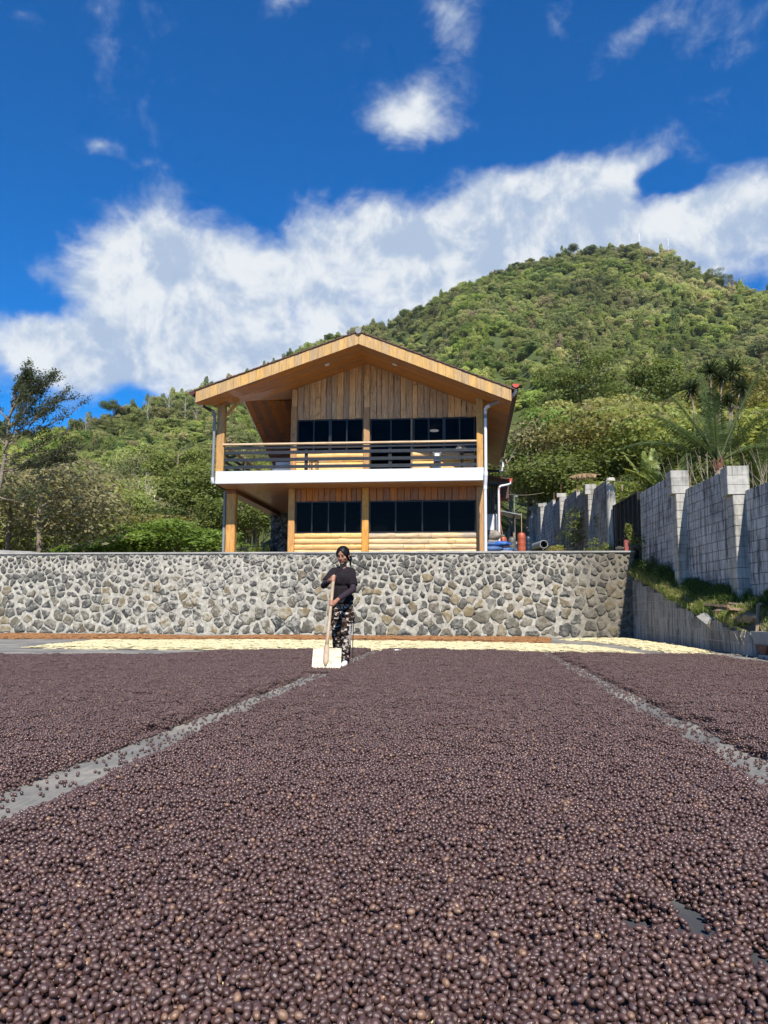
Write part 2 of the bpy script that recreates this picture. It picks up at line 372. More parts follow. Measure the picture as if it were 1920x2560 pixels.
def bean_mat(name, stops, rough, spec, coat, vv=0.3, dust=None):
    def fn(T):
        i = isl(T); r = rnd(T)
        k = T.math('FRACT', T.math('ADD', T.math('MULTIPLY', i, 7.31), r))
        c = T.ramp(k, stops)
        n = T.noise(objc(T), 260, 3, 0.6)
        c = T.hsv(c, 0.5, 1, T.maprange(n, 0.3, 0.7, 1 - vv, 1 + vv))
        if dust: c = T.mix(T.maprange(n, 0.45, 0.7, 0, 0.35), c, dust)
        k2 = T.math('FRACT', T.math('MULTIPLY', k, 17.3))
        bsdf(T, c, T.maprange(k2, 0, 1, rough * 0.75, rough * 1.35), T.bump(n, 0.25, 0.002), spec, coat=coat)
    return material(name, fn)
bean_mat('dark_cherry', [(0.0, (0.036, 0.018, 0.016)), (0.35, (0.080, 0.038, 0.031)), (0.7, (0.052, 0.026, 0.022)), (0.955, (0.11, 0.055, 0.040)), (0.985, (0.22, 0.125, 0.07)), (1.0, (0.085, 0.045, 0.038))], 0.34, 0.68, 0.0, dust=(0.21, 0.140, 0.125))
bean_mat('pale_parchment', [(0.0, (0.58, 0.51, 0.30)), (0.5, (0.66, 0.60, 0.38)), (1.0, (0.52, 0.45, 0.26))], 0.7, 0.3, 0.0, 0.15)
bean_mat('orange_bean', [(0.0, (0.27, 0.125, 0.045)), (0.5, (0.36, 0.18, 0.07)), (1.0, (0.20, 0.09, 0.035))], 0.6, 0.35, 0.0, 0.2)

# ------------------------------------------------------------------ object helpers
def tag(o, label=None, cat=None, group=None, kind=None):
    if label: o['label'] = label
    if cat: o['category'] = cat
    if group: o['group'] = group
    if kind: o['kind'] = kind
    return o
def empty(name, loc, label, cat, group=None, rz=0.0):
    o = bpy.data.objects.new(name, None); COL.objects.link(o)
    o.location = loc; o.rotation_euler = (0, 0, rz); o.empty_display_size = 0.2
    return tag(o, label, cat, group)
def link(name, me, parent=None, mat=None):
    o = bpy.data.objects.new(name, me); COL.objects.link(o)
    if mat is not None and not me.materials: me.materials.append(MATS[mat] if isinstance(mat, str) else mat)
    if parent is not None:
        o.parent = parent
        root = parent
        off = Vector((0, 0, 0))
        # geometry is authored in world space: undo the parents' offset
        mw = Matrix.Identity(4); chain = []
        while root is not None: chain.append(root); root = root.parent
        for c in reversed(chain):
            mw = mw @ c.matrix_parent_inverse @ Matrix.LocRotScale(c.location, c.rotation_euler, c.scale)
        o.matrix_parent_inverse = mw.inverted()
    return o
def mesh(name, verts, faces, mat=None, parent=None, smooth=False, mats=None, fm=None):
    me = bpy.data.meshes.new(name)
    me.from_pydata([tuple(v) for v in verts], [], faces)
    if smooth: me.polygons.foreach_set('use_smooth', [True] * len(me.polygons))
    if mats:
        for m in mats: me.materials.append(MATS[m])
        me.polygons.foreach_set('material_index', fm)
    return link(name, me, parent, mat)
class MB:
    """collects shapes that become one mesh"""
    def __init__(s): s.v = []; s.f = []
    def add(s, vs, fs):
        b = len(s.v); s.v += [tuple(v) for v in vs]; s.f += [tuple(i + b for i in f) for f in fs]; return s
    def box(s, x0, x1, y0, y1, z0, z1, c=0.0):
        return s.beam(((x0 + x1) / 2, (y0 + y1) / 2, z0), ((x0 + x1) / 2, (y0 + y1) / 2, z1), abs(x1 - x0), abs(y1 - y0), c, up=(0, 1, 0))
    def beam(s, p0, p1, w, t, c=0.0, up=(0, 0, 1), w1=None, t1=None):
        p0 = Vector(p0); p1 = Vector(p1); d = (p1 - p0).normalized(); u = Vector(up)
        a = d.cross(u)
        if a.length < 1e-6: a = d.cross(Vector((1, 0, 0)))
        a.normalize(); b = a.cross(d).normalized()
        w1 = w if w1 is None else w1; t1 = t if t1 is None else t1
        vs = []
        for p, ww, tt in ((p0, w, t), (p1, w1, t1)):
            hw, ht = ww / 2, tt / 2
            if c > 0: pr = [(-hw + c, -ht), (hw - c, -ht), (hw, -ht + c), (hw, ht - c), (hw - c, ht), (-hw + c, ht), (-hw, ht - c), (-hw, -ht + c)]
            else: pr = [(-hw, -ht), (hw, -ht), (hw, ht), (-hw, ht)]
            vs += [p + a * x + b * y for x, y in pr]
        n = len(vs) // 2
        fs = [tuple(range(n)), tuple(range(2 * n - 1, n - 1, -1))]
        fs += [(i, n + i, n + (i + 1) % n, (i + 1) % n) for i in range(n)]
        return s.add(vs, fs)
    def tube(s, pts, rs, n=10, cap=True):
        pts = [Vector(p) for p in pts]
        if isinstance(rs, (int, float)): rs = [rs] * len(pts)
        ref = Vector((0.31, 0.17, 0.93)); vs = []
        for i, p in enumerate(pts):
            d = (pts[min(i + 1, len(pts) - 1)] - pts[max(i - 1, 0)]).normalized()
            a = d.cross(ref).normalized(); b = a.cross(d).normalized()
            vs += [p + (a * math.cos(2 * math.pi * k / n) + b * math.sin(2 * math.pi * k / n)) * rs[i] for k in range(n)]
        fs = []
        for i in range(len(pts) - 1):
            for k in range(n):
                fs.append((i * n + k, i * n + (k + 1) % n, (i + 1) * n + (k + 1) % n, (i + 1) * n + k))
        if cap: fs += [tuple(range(n - 1, -1, -1)), tuple(range((len(pts) - 1) * n, len(pts) * n))]
        return s.add(vs, fs)
    def lathe(s, cx, cy, prof, n=20, z0=0):
        vs = []
        for r, z in prof: vs += [(cx + r * math.cos(2 * math.pi * k / n), cy + r * math.sin(2 * math.pi * k / n), z0 + z) for k in range(n)]
        fs = []
        for i in range(len(prof) - 1):
            for k in range(n): fs.append((i * n + k, i * n + (k + 1) % n, (i + 1) * n + (k + 1) % n, (i + 1) * n + k))
        fs += [tuple(range(n - 1, -1, -1)), tuple(range((len(prof) - 1) * n, len(prof) * n))]
        return s.add(vs, fs)
    def ell(s, c, r, nu=12, nv=8, rot=None):
        c = Vector(c); vs = []; fs = []
        for j in range(1, nv):
            th = math.pi * j / nv
            for k in range(nu):
                ph = 2 * math.pi * k / nu
                v = Vector((r[0] * math.sin(th) * math.cos(ph), r[1] * math.sin(th) * math.sin(ph), r[2] * math.cos(th)))
                if rot is not None: v = rot @ v
                vs.append(c + v)
        t = Vector((0, 0, r[2])); bb = Vector((0, 0, -r[2]))
        if rot is not None: t = rot @ t; bb = rot @ bb
        vs += [c + t, c + bb]; T_, B_ = len(vs) - 2, len(vs) - 1
        for j in range(nv - 2):
            for k in range(nu): fs.append((j * nu + k, (j + 1) * nu + k, (j + 1) * nu + (k + 1) % nu, j * nu + (k + 1) % nu))
        for k in range(nu):
            fs.append((T_, k, (k + 1) % nu)); fs.append((B_, (nv - 2) * nu + (k + 1) % nu, (nv - 2) * nu + k))
        return s.add(vs, fs)
    def prism(s, poly, h):
        """poly: list of 3D points, extruded by vector h"""
        n = len(poly); h = Vector(h)
        vs = [Vector(p) for p in poly] + [Vector(p) + h for p in poly]
        return s.add(vs, [tuple(range(n)), tuple(range(2 * n - 1, n - 1, -1))] + [(i, n + i, n + (i + 1) % n, (i + 1) % n) for i in range(n)])
    def build(s, name, mat, parent=None, smooth=False):
        me = bpy.data.meshes.new(name); me.from_pydata(s.v, [], s.f)
        bm = bmesh.new(); bm.from_mesh(me); bmesh.ops.recalc_face_normals(bm, faces=bm.faces); bm.to_mesh(me); bm.free()
        if smooth:
            me.polygons.foreach_set('use_smooth', [True] * len(me.polygons))
            if smooth == 'auto':
                try: me.set_sharp_from_angle(angle=rad(40))
                except Exception: pass
        return link(name, me, parent, mat)
def struct(o, label=None): 
    o['kind'] = 'structure'
    if label: o['label'] = label
    return o
def copy_tree(o, loc=None, rz=None, scale=None, label=None, group=None, parent=None):
    c = o.copy(); COL.objects.link(c)
    if parent is not None: c.parent = parent
    if loc is not None: c.location = loc
    if rz is not None: c.rotation_euler = (0, 0, rz)
    if scale is not None: c.scale = scale if isinstance(scale, tuple) else (scale,) * 3
    if label: c['label'] = label
    if group: c['group'] = group
    for ch in list(o.children): copy_tree(ch, parent=c)
    return c
# ================================================================== GROUND
def grid_mesh(name, x0, x1, y0, y1, nx, ny, zf, mat, smooth=True):
    xs = np.linspace(x0, x1, nx); ys = np.linspace(y0, y1, ny)
    vs = [(x, y, zf(x, y)) for y in ys for x in xs]
    fs = [(j * nx + i, j * nx + i + 1, (j + 1) * nx + i + 1, (j + 1) * nx + i) for j in range(ny - 1) for i in range(nx - 1)]
    return mesh(name, vs, fs, mat, smooth=smooth)
# one base sheet out to the horizon, 1.5 m low so that nothing lies in its plane
struct(mesh('ground', [(-3000, -1500, -0.6), (3000, -1500, -0.6), (3000, 4500, -0.6), (-3000, 4500, -0.6)], [(0, 1, 2, 3)], 'soil'))
# concrete drying patio, cast in slabs with open joints
fl = MB()
xe = [-30, -23.6, -20.6, -17.6, -14.6, -11.6, -8.6, -5.6, -2.6, 0.4, 4.9]
ye = [-8, -4, -1, 2.2, 5.4, 8.6, 11.8, 15.0, 18.2, 22.9]
for i in range(len(xe) - 1):
    for j in range(len(ye) - 1):
        fl.box(xe[i] + .006, xe[i + 1] - .006, ye[j] + .006, ye[j + 1] - .006, -0.30, random.uniform(-0.003, 0.0), 0.004)
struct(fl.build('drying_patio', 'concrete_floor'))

# ================================================================== COFFEE
def inst_nodes(name, nvar):
    g = bpy.data.node_groups.new(name, 'GeometryNodeTree')
    g.interface.new_socket('Geometry', in_out='INPUT', socket_type='NodeSocketGeometry')
    g.interface.new_socket('Geometry', in_out='OUTPUT', socket_type='NodeSocketGeometry')
    n, l = g.nodes, g.links
    gi = n.new('NodeGroupInput'); go = n.new('NodeGroupOutput')
    def attr(nm, typ):
        a = n.new('GeometryNodeInputNamedAttribute'); a.data_type = typ; a.inputs['Name'].default_value = nm
        return a.outputs['Attribute']
    def sep(val):
        c = n.new('FunctionNodeCompare'); c.data_type = 'INT'; c.operation = 'EQUAL'
        ins = [s for s in c.inputs if s.type == 'INT']
        l.new(attr('tid', 'INT'), ins[0]); ins[1].default_value = val
        s = n.new('GeometryNodeSeparateGeometry'); s.domain = 'POINT'
        l.new(gi.outputs[0], s.inputs[0]); l.new(c.outputs[0], s.inputs[1])
        return s.outputs[0]
    pts = sep(-1)
    join = n.new('GeometryNodeJoinGeometry')
    for k in range(nvar):
        gt = n.new('GeometryNodeGeometryToInstance'); l.new(sep(k), gt.inputs[0]); l.new(gt.outputs[0], join.inputs[0])
    iop = n.new('GeometryNodeInstanceOnPoints')
    l.new(pts, iop.inputs['Points']); l.new(join.outputs[0], iop.inputs['Instance'])
    iop.inputs['Pick Instance'].default_value = True
    l.new(attr('vid', 'INT'), iop.inputs['Instance Index'])
    e2r = n.new('FunctionNodeEulerToRotation'); l.new(attr('rot', 'FLOAT_VECTOR'), e2r.inputs[0]); l.new(e2r.outputs[0], iop.inputs['Rotation'])
    l.new(attr('scl', 'FLOAT_VECTOR'), iop.inputs['Scale'])
    l.new(iop.outputs[0], go.inputs[0])
    return g
def inst_object(name, templates, P, rot, scl, vid, mat, smooth=True):
    """one object: template shapes + a point for every copy, joined by geometry nodes"""
    V = []; F = []; tid = []
    for k, (tv, tf) in enumerate(templates):
        b = len(V); V += [tuple(v) for v in tv]; F += [tuple(i + b for i in f) for f in tf]; tid += [k] * len(tv)
    nt = len(V); P = np.asarray(P, dtype=np.float64); n = len(P)
    me = bpy.data.meshes.new(name)
    me.from_pydata(V + [tuple(p) for p in P.tolist()], [], F)
    if smooth: me.polygons.foreach_set('use_smooth', [True] * len(me.polygons))
    a = me.attributes.new('tid', 'INT', 'POINT'); a.data.foreach_set('value', np.array(tid + [-1] * n, dtype=np.int32))
    a = me.attributes.new('vid', 'INT', 'POINT'); a.data.foreach_set('value', np.concatenate([np.zeros(nt), vid]).astype(np.int32))
    scl = np.asarray(scl, dtype=np.float32)
    if scl.ndim == 1: scl = np.repeat(scl[:, None], 3, axis=1)
    for nm, arr in (('rot', np.asarray(rot, dtype=np.float32)), ('scl', scl)):
        a = me.attributes.new(nm, 'FLOAT_VECTOR', 'POINT')
        a.data.foreach_set('vector', np.concatenate([np.zeros((nt, 3), np.float32), arr]).astype(np.float32).ravel())
    me.materials.append(MATS[mat])
    o = link(name, me)
    md = o.modifiers.new('scatter', 'NODES'); md.node_group = inst_nodes(name + '_nodes', len(templates))
    o['kind'] = 'stuff'
    return o

def ico(sub):
    bm = bmesh.new(); bmesh.ops.create_icosphere(bm, subdivisions=sub, radius=1.0)
    v = np.array([x.co[:] for x in bm.verts]); f = [tuple(q.index for q in p.verts) for p in bm.faces]; bm.free()
    return v, f
ICO1, ICO2 = ico(1), ico(2)
def euler_m(e):
    cx, cy, cz = np.cos(e); sx, sy, sz = np.sin(e)
    return np.array([[cy * cz, sx * sy * cz - cx * sz, cx * sy * cz + sx * sz], [cy * sz, sx * sy * sz + cx * cz, cx * sy * sz - sx * cz], [-sy, sx * cy, cx * cy]])
def bean_shape(base, r, dent=0.0):
    v, f = base; v = v.copy()
    n = np.array([mnoise.noise(Vector(p * 1.7) + Vector((r * 9, r * 5, 0))) for p in v])
    n2 = np.array([mnoise.noise(Vector(p * 4.2) + Vector((r * 3, r * 8, 2))) for p in v])
    v = v * (1 + 0.17 * n + .05 * n2)[:, None]
    v[:, 2] -= dent * np.exp(-(v[:, 0] ** 2 / 0.3 + v[:, 1] ** 2 / 0.08)) * (v[:, 2] > 0) * 0.8
    k = (r * 7.3) % 1.0
    return v * np.array([1.08 + .22 * k, 0.96 - .10 * k, 0.90 - .12 * k]), f

# a patch of fruit let fall one by one onto a square that repeats (0.6 m)
TL = 0.60
def drop_tile(n, r0):
    cell = 0.03; m = int(TL / cell); grid = {}
    out = []
    for _ in range(n):
        r = r0 * random.choice((random.uniform(0.68, 0.9), random.uniform(.9, 1.08), random.uniform(.95, 1.22))); best = None
        for _c in range(7):
            x, y = random.random() * TL, random.random() * TL; z = r * 0.86
            ci, cj = int(x / cell), int(y / cell)
            for a in (-1, 0, 1):
                for b in (-1, 0, 1):
                    for (qx, qy, qz, qr) in grid.get(((ci + a) % m, (cj + b) % m), ()):
                        dx = abs(x - qx); dy = abs(y - qy)
                        if dx > TL / 2: dx = TL - dx
                        if dy > TL / 2: dy = TL - dy
                        d2 = dx * dx + dy * dy; R = (r + qr) * 0.95
                        if d2 < R * R:
                            zz = qz + math.sqrt(R * R - d2) * 0.9
                            if zz > z: z = zz
            if best is None or z < best[2]: best = (x, y, z, r)
        out.append(best)
        grid.setdefault((int(best[0] / cell) % m, int(best[1] / cell) % m), []).append(best)
    return np.array(out)
R0 = 0.0074
tile = drop_tile(4900, R0)
def wob(x, y, s, k): return mnoise.noise((x * s, y * s, k))
def far_edge(x):
    return float(np.interp(x, [-16, -7.1, -4.65, -3.98, -2.2, -1.4, 1.13, 1.52, 3.45, 3.9, 4.1], [11.0, 11.15, 11.7, 13.2, 14.05, 14.2, 13.65, 13.45, 13.35, 12.8, 10.4]))
HOLES = [(0.500, 1.945, 0.024, 0.085), (0.478, 1.845, 0.042, 0.034), (0.358, 1.875, 0.034, 0.034), (0.585, 1.72, 0.022, 0.04)]
def inside(x, y):
    """how far (m) the spot lies inside a bed of coffee"""
    w = 0.045 * wob(x, y, 1.7, 3.1) + 0.022 * wob(x, y, 8, 7.7) - .012
    w2 = 0.045 * wob(x, y, 1.5, 9.1) + 0.022 * wob(x, y, 8, 2.7) - .012
    d = min(max(-1.765 + w - x, min(x + 1.545 + w2, 1.185 + w - x), x - 1.40 + w2), far_edge(x) - y + 3 * w, 5.0)
    if x < 0 and 8.75 < y < 9.12 and -1.9 < x < -1.48: d = max(d, 0.04)
    if y < 3:
        for hx, hy, ra, rb in HOLES:
            q = math.hypot((x - hx) / ra, (y - hy) / rb) + .6 * wob(x, y, 22, 1.0)
            if q < 2.2: d = min(d, (q - 1.0) * 0.05)
    return d
def relief(x, y):
    return 0.014 * wob(x, y * 0.6, 2.6, 1) + 0.013 * wob(x, y, 5.0, 2) + 0.010 * wob(x * 1.3, y, 11, 5)

P = []; S = []
YN = 4.0
for ti in range(-4, 5):
    for tj in range(1, 8):
        X0, Y0 = ti * TL, tj * TL
        xx = tile[:, 0] + X0; yy = tile[:, 1] + Y0
        ok = (yy > 1.15) & (yy < YN) & (xx > -yy * 0.66 - 0.15) & (xx < yy * 0.43 + 0.15)
        for x, y, z, r in zip(xx[ok], yy[ok], tile[ok, 2], tile[ok, 3]):
            d = inside(x, y)
            if d < 0: continue
            lim = 0.017 + 0.26 * d
            if z > lim or (d < 0.03 and random.random() > 0.35 + d * 20): continue
            P.append((x, y, max(z + (relief(x, y) if d > 0.08 else 0), 0.0062))); S.append(r)
# strays on the bare concrete
STR = []
for _ in range(9000):
    y = 1.2 + 13.0 * random.random(); x = random.uniform(-1.80, -1.50) if random.random() < 0.5 else random.uniform(1.16, 1.44)
    if inside(x, y) < 0 and random.random() < (0.30 if x < 0 else 0.42): STR.append((x, y, 0.0065))
for _ in range(500):
    x = random.uniform(-8, 4.2); y = far_edge(x) + random.random() ** 2 * 0.7
    STR.append((x, y, 0.0065))
P += STR; S += [R0 * random.uniform(.85, 1.1) for _ in STR]
n = len(P)
E3 = np.random.uniform(0, 2 * math.pi, (n, 3)); E3[:, 0] *= 0.15; E3[:, 1] *= 0.12
E3[: n, 0] += np.random.normal(0, 0.4, n)
temps = [bean_shape(ICO2, k * 1.3, [0, 0, 0.35, 0, 0.15, 0][k]) for k in range(6)]
o = inst_object('coffee_cherries', temps, P, E3, np.array(S) * 1.0, np.random.randint(0, 6, n), 'dark_cherry')
tag(o, 'dark purple-brown dried coffee cherries spread thickly over the near part of the patio', 'coffee')

def cluster(rc, ps, shape_fn, base):
    V = []; F = []
    for (x, y, z, r) in ps:
        v, f = shape_fn(base, random.random() * 6)
        e = np.array([random.gauss(0, .4), random.gauss(0, .3), random.uniform(0, 6.28)])
        v = (v * r) @ euler_m(e).T + np.array([x, y, z]); b = len(V)
        V += v.tolist(); F += [tuple(i + b for i in q) for q in f]
    return V, F
CT = []
for k in range(8):
    cx, cy = random.random() * TL, random.random() * TL
    dx = (tile[:, 0] - cx + TL / 2) % TL - TL / 2; dy = (tile[:, 1] - cy + TL / 2) % TL - TL / 2
    zmin = 0.014
    ok = (np.hypot(dx, dy) < 0.062 + 0.010 * np.random.rand(len(dx))) & (tile[:, 2] > zmin * 0.2)
    CT.append(cluster(0.07, [(a, b, c, d) for a, b, c, d in zip(dx[ok], dy[ok], tile[ok, 2], tile[ok, 3])], bean_shape, ICO1))
P = []; V_ = []
st = 0.088
for j in range(-80, int((14.4 - YN) / (st * 0.87)) + 2):
    y0 = YN - 0.03 + j * st * 0.87
    lo, hi = -min(max(y0, 1) * 0.66 + 3.2, 13), 4.25
    for i in range(int((hi - lo) / st)):
        x = lo + (i + 0.5 * (j % 2)) * st + random.uniform(-.018, .018); y = y0 + random.uniform(-.018, .018)
        if 1.17 < y < YN - .03 and -y * .66 - .12 < x < y * .43 + .12: continue
        d = inside(x, y)
        if d < 0.035: continue
        k = 1.0 if d > 0.1 else 0.6
        P.append((x, y, relief(x, y) * 1.25 * k - (0.010 if d < 0.09 else 0)))
n = len(P)
rot = np.zeros((n, 3)); rot[:, 2] = np.random.uniform(0, 6.28, n); rot[:, :2] = np.random.normal(0, 0.06, (n, 2))
# fruit by fruit along the ragged edges
PE = []
for _ in range(200000):
    y = random.uniform(YN, 14.3); s = random.random()
    x = random.choice((-1.765, -1.545, 1.185, 1.40)) + random.gauss(0, 0.05)
    d = inside(x, y)
    if 0 <= d < 0.075 and random.random() < 0.5: PE.append((x, y, 0.0065 + random.random() * 0.22 * d))
    if len(PE) > 16000: break
o = inst_object('coffee_cherries', CT, P, rot, np.random.uniform(.95, 1.08, n), np.random.randint(0, 8, n), 'dark_cherry')
tag(o, 'dark purple-brown dried coffee cherries in three long beds reaching back to the pale coffee', 'coffee')
n = len(PE)
E3 = np.random.normal(0, .4, (n, 3)); E3[:, 2] = np.random.uniform(0, 6.28, n)
temps1 = [bean_shape(ICO1, k * 1.3) for k in range(4)]
o = inst_object('coffee_cherries', temps1, PE, E3, np.random.uniform(.85, 1.1, n) * R0, np.random.randint(0, 4, n), 'dark_cherry')
tag(o, 'loose dark coffee cherries straggling along the edges of the bare concrete strips', 'coffee')

# pale broken parchment bits on top of the near bed
def chip(k):
    v, f = ICO1; v = v.copy() * np.array([1, 0.62, 0.32]); v[:, 2] += 0.35 * v[:, 0] ** 2
    return v, f
CP = []
for _ in range(420):
    y = 1.3 + 3.2 * random.random() ** 1.6; x = random.uniform(-y * .6, y * .4)
    if inside(x, y) > 0.02: CP.append((x, y, 0.030 + relief(x, y)))
n = len(CP)
o = inst_object('parchment_bits', [chip(0)], CP, np.random.normal(0, .6, (n, 3)), np.random.uniform(.0035, .0070, n), np.zeros(n), 'pale_parchment')
tag(o, 'pale tan husk fragments scattered on the dark coffee cherries', 'husks')

def poly_in(poly, x, y):
    c = False; n = len(poly)
    for i in range(n):
        x1, y1 = poly[i]; x2, y2 = poly[(i + 1) % n]
        if (y1 > y) != (y2 > y) and x < (x2 - x1) * (y - y1) / (y2 - y1) + x1: c = not c
    return c
def edge_dist(poly, x, y):
    m = 9
    for i in range(len(poly)):
        x1, y1 = poly[i]; x2, y2 = poly[(i + 1) % len(poly)]
        t = max(0, min(1, ((x - x1) * (x2 - x1) + (y - y1) * (y2 - y1)) / ((x2 - x1) ** 2 + (y2 - y1) ** 2)))
        m = min(m, math.hypot(x - x1 - t * (x2 - x1), y - y1 - t * (y2 - y1)))
    return m
def flat_bed(name, poly, mat, label, r0, hgt, st=0.13):
    T_ = []
    for k in range(5):
        ps = []
        for _ in range(150):
            a = random.random() * 6.28; q = 0.085 * math.sqrt(random.random())
            ps.append((q * math.cos(a), q * math.sin(a), random.uniform(0.3, 1.3) * r0, r0 * random.uniform(.8, 1.15)))
        T_.append(cluster(.1, ps, lambda b, s: ((b[0] * np.array([1.25, .85, .6])), b[1]), ICO1))
    xs = [p[0] for p in poly]; ys = [p[1] for p in poly]; P = []
    y = min(ys); j = 0
    while y < max(ys):
        x = min(xs) + (st / 2 if j % 2 else 0)
        while x < max(xs):
            px, py = x + random.uniform(-.03, .03), y + random.uniform(-.03, .03)
            if poly_in(poly, px, py):
                d = edge_dist(poly, px, py) + 0.10 * wob(px, py, 1.6, 4)
                if d > 0.0: P.append((px, py, min(hgt, d * 0.12) + 0.012 * wob(px, py, 3, 1) + 0.02 * wob(px * 0.4, py, 2.2, 6) * min(1, d)))
            x += st
        y += st * .8; j += 1
    n = len(P); rot = np.zeros((n, 3)); rot[:, 2] = np.random.uniform(0, 6.28, n); rot[:, :2] = np.random.normal(0, .1, (n, 2))
    o = inst_object(name, T_, P, rot, np.random.uniform(.95, 1.1, n), np.random.randint(0, 5, n), mat)
    tag(o, label, 'coffee')
    # the solid body of the heap under the top layer
    core = [(x + (sum(xs) / len(xs) - x) * .02, y_ + (sum(ys) / len(ys) - y_) * .02) for x, y_ in poly]
    return o
flat_bed('parchment_coffee', [(-8.2, 13.55), (-8.35, 15.5), (-8.7, 17.0), (-5, 17.95), (-.7, 18.05), (1.5, 17.4), (2.66, 16.4), (2.95, 13.8), (.9, 14.1), (-2, 13.95), (-5, 13.5)],
         'pale_parchment', 'long pale yellow band of parchment coffee between the dark beds and the orange band', 0.0075, 0.035)
flat_bed('orange_coffee', [(-13.5, 20.9), (-11.5, 17.8), (-7.5, 18.45), (-5.2, 18.75), (-2.7, 19.2), (1.83, 18.5), (2.2, 21.9), (-2, 21.7), (-6, 21.5), (-7, 20.2), (-9, 21.3)],
         'orange_bean', 'thin orange-brown band of coffee along the foot of the stone wall', 0.0075, 0.04)
flat_bed('parchment_coffee', [(3.3, 21.5), (4.30, 21.8), (4.42, 18.5), (4.42, 15.5), (4.2, 14.2), (3.55, 13.95), (3.35, 16.0), (3.2, 18.5), (2.3, 20.8)],
         'pale_parchment', 'small ragged patch of pale yellow coffee at the foot of the low block wall', 0.0075, 0.03)
# ================================================================== STONE WALL
def clip(poly, px, py, nx, ny):
    """keep the side of the line through (px,py) with normal (nx,ny) where dot <= 0"""
    out = []; n = len(poly)
    for i in range(n):
        a = poly[i]; b = poly[(i + 1) % n]
        da = (a[0] - px) * nx + (a[1] - py) * ny; db = (b[0] - px) * nx + (b[1] - py) * ny
        if da <= 0: out.append(a)
        if (da < 0 < db) or (db < 0 < da):
            t = da / (da - db); out.append((a[0] + (b[0] - a[0]) * t, a[1] + (b[1] - a[1]) * t))
    return out
def voronoi(pts, box, maxr=1.6):
    cells = []
    A = np.array(pts)
    for i, (x, y) in enumerate(pts):
        poly = [(box[0], box[2]), (box[1], box[2]), (box[1], box[3]), (box[0], box[3])]
        poly = [(min(max(px, x - maxr), x + maxr), min(max(py, y - maxr), y + maxr)) for px, py in poly]
        d = np.hypot(A[:, 0] - x, A[:, 1] - y); idx = np.argsort(d)[1:22]
        for j in idx:
            ox, oy = pts[j]; poly = clip(poly, (x + ox) / 2, (y + oy) / 2, ox - x, oy - y)
            if len(poly) < 3: break
        cells.append(poly)
    return cells
def stone_mesh(poly, gap, bulge, y0, rough=0.3, ring=18, flat=False):
    """poly in (x,z); a worn block whose face stands out towards -y"""
    cx = sum(p[0] for p in poly) / len(poly); cz = sum(p[1] for p in poly) / len(poly)
    # resample outline
    L = [math.hypot(poly[(i + 1) % len(poly)][0] - poly[i][0], poly[(i + 1) % len(poly)][1] - poly[i][1]) for i in range(len(poly))]
    tot = sum(L)
    if tot < 0.2: return None
    pts = []; seg = 0; accl = 0
    for k in range(ring):
        t = tot * k / ring
        while accl + L[seg] < t and seg < len(L) - 1: accl += L[seg]; seg += 1
        u = (t - accl) / max(L[seg], 1e-6); a = poly[seg]; b = poly[(seg + 1) % len(poly)]
        pts.append((a[0] + (b[0] - a[0]) * u, a[1] + (b[1] - a[1]) * u))
    # soften corners
    pts = [((pts[k - 1][0] + 5 * pts[k][0] + pts[(k + 1) % ring][0]) / 7, (pts[k - 1][1] + 5 * pts[k][1] + pts[(k + 1) % ring][1]) / 7) for k in range(ring)]
    size = math.sqrt(tot * tot / 16)
    out = []
    for (x, z) in pts:
        r = math.hypot(x - cx, z - cz); f = max(0.3, (r - gap * (1 + 1.5 * mnoise.noise((x * 2.6, z * 2.6, 2)))) / max(r, 1e-6))
        j = 1 + rough * (.40 * mnoise.noise((x * 5, z * 5, 5)) + .22 * mnoise.noise((x * 13, z * 13, 5)))
        out.append((cx + (x - cx) * f * j, cz + (z - cz) * f * j))
    vs = []; tilt = (random.uniform(-.07, .07), random.uniform(-.07, .07))
    for f, dy in ((1.0, 0.03), (0.97, -bulge * 0.55), (0.80, -bulge * 0.95), (0.42, -bulge * 1.08)):
        for x, z in out:
            X = cx + (x - cx) * f; Z = cz + (z - cz) * f
            dd = 0 if dy > 0 else mnoise.noise((X * 6, Z * 6, cx)) * bulge * 0.5 + (X - cx) * tilt[0] + (Z - cz) * tilt[1]
            vs.append((X, y0 + dy - dd, Z))
    vs.append((cx, y0 - bulge * 1.1, cz))
    fs = []
    for q in range(3):
        for k in range(ring): fs.append((q * ring + k, q * ring + (k + 1) % ring, (q + 1) * ring + (k + 1) % ring, (q + 1) * ring + k))
    c = len(vs) - 1
    for k in range(ring): fs.append((3 * ring + k, 3 * ring + (k + 1) % ring, c))
    return vs, fs, tot
WY = 22.78; WX0, WX1, WZ = -16.5, 4.72, 2.44
wall = empty('stone_retaining_wall', (-6, WY, 0), 'long rubble stone retaining wall with pale mortar behind the woman, below the wooden house', 'wall')
# mortar body with an uneven face
nx, nz = 320, 44
vs = []; fs = []
for j in range(nz + 1):
    for i in range(nx + 1):
        x = WX0 + (WX1 - WX0) * i / nx; z = -0.05 + (WZ + 0.05) * j / nz
        d = 0.028 * mnoise.noise((x * 3, z * 3, 1)) + 0.02 * mnoise.noise((x * 8, z * 8, 4)) + 0.010 * mnoise.noise((x * 20, z * 20, 4))
        vs.append((x, WY + d, z))
for j in range(nz):
    for i in range(nx): a = j * (nx + 1) + i; fs.append((a, a + 1, a + nx + 2, a + nx + 1))
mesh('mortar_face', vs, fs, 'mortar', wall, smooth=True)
MB().box(WX0, WX1, WY + 0.06, WY + 0.5, -0.5, WZ - .005).build('wall_core', 'boundary_concrete', wall)
MB().box(WX0, WX1 + .02, WY - 0.045, WY + 0.52, WZ, WZ + 0.045, 0.008).build('coping', 'boundary_concrete', wall)
pts = []
tries = 0
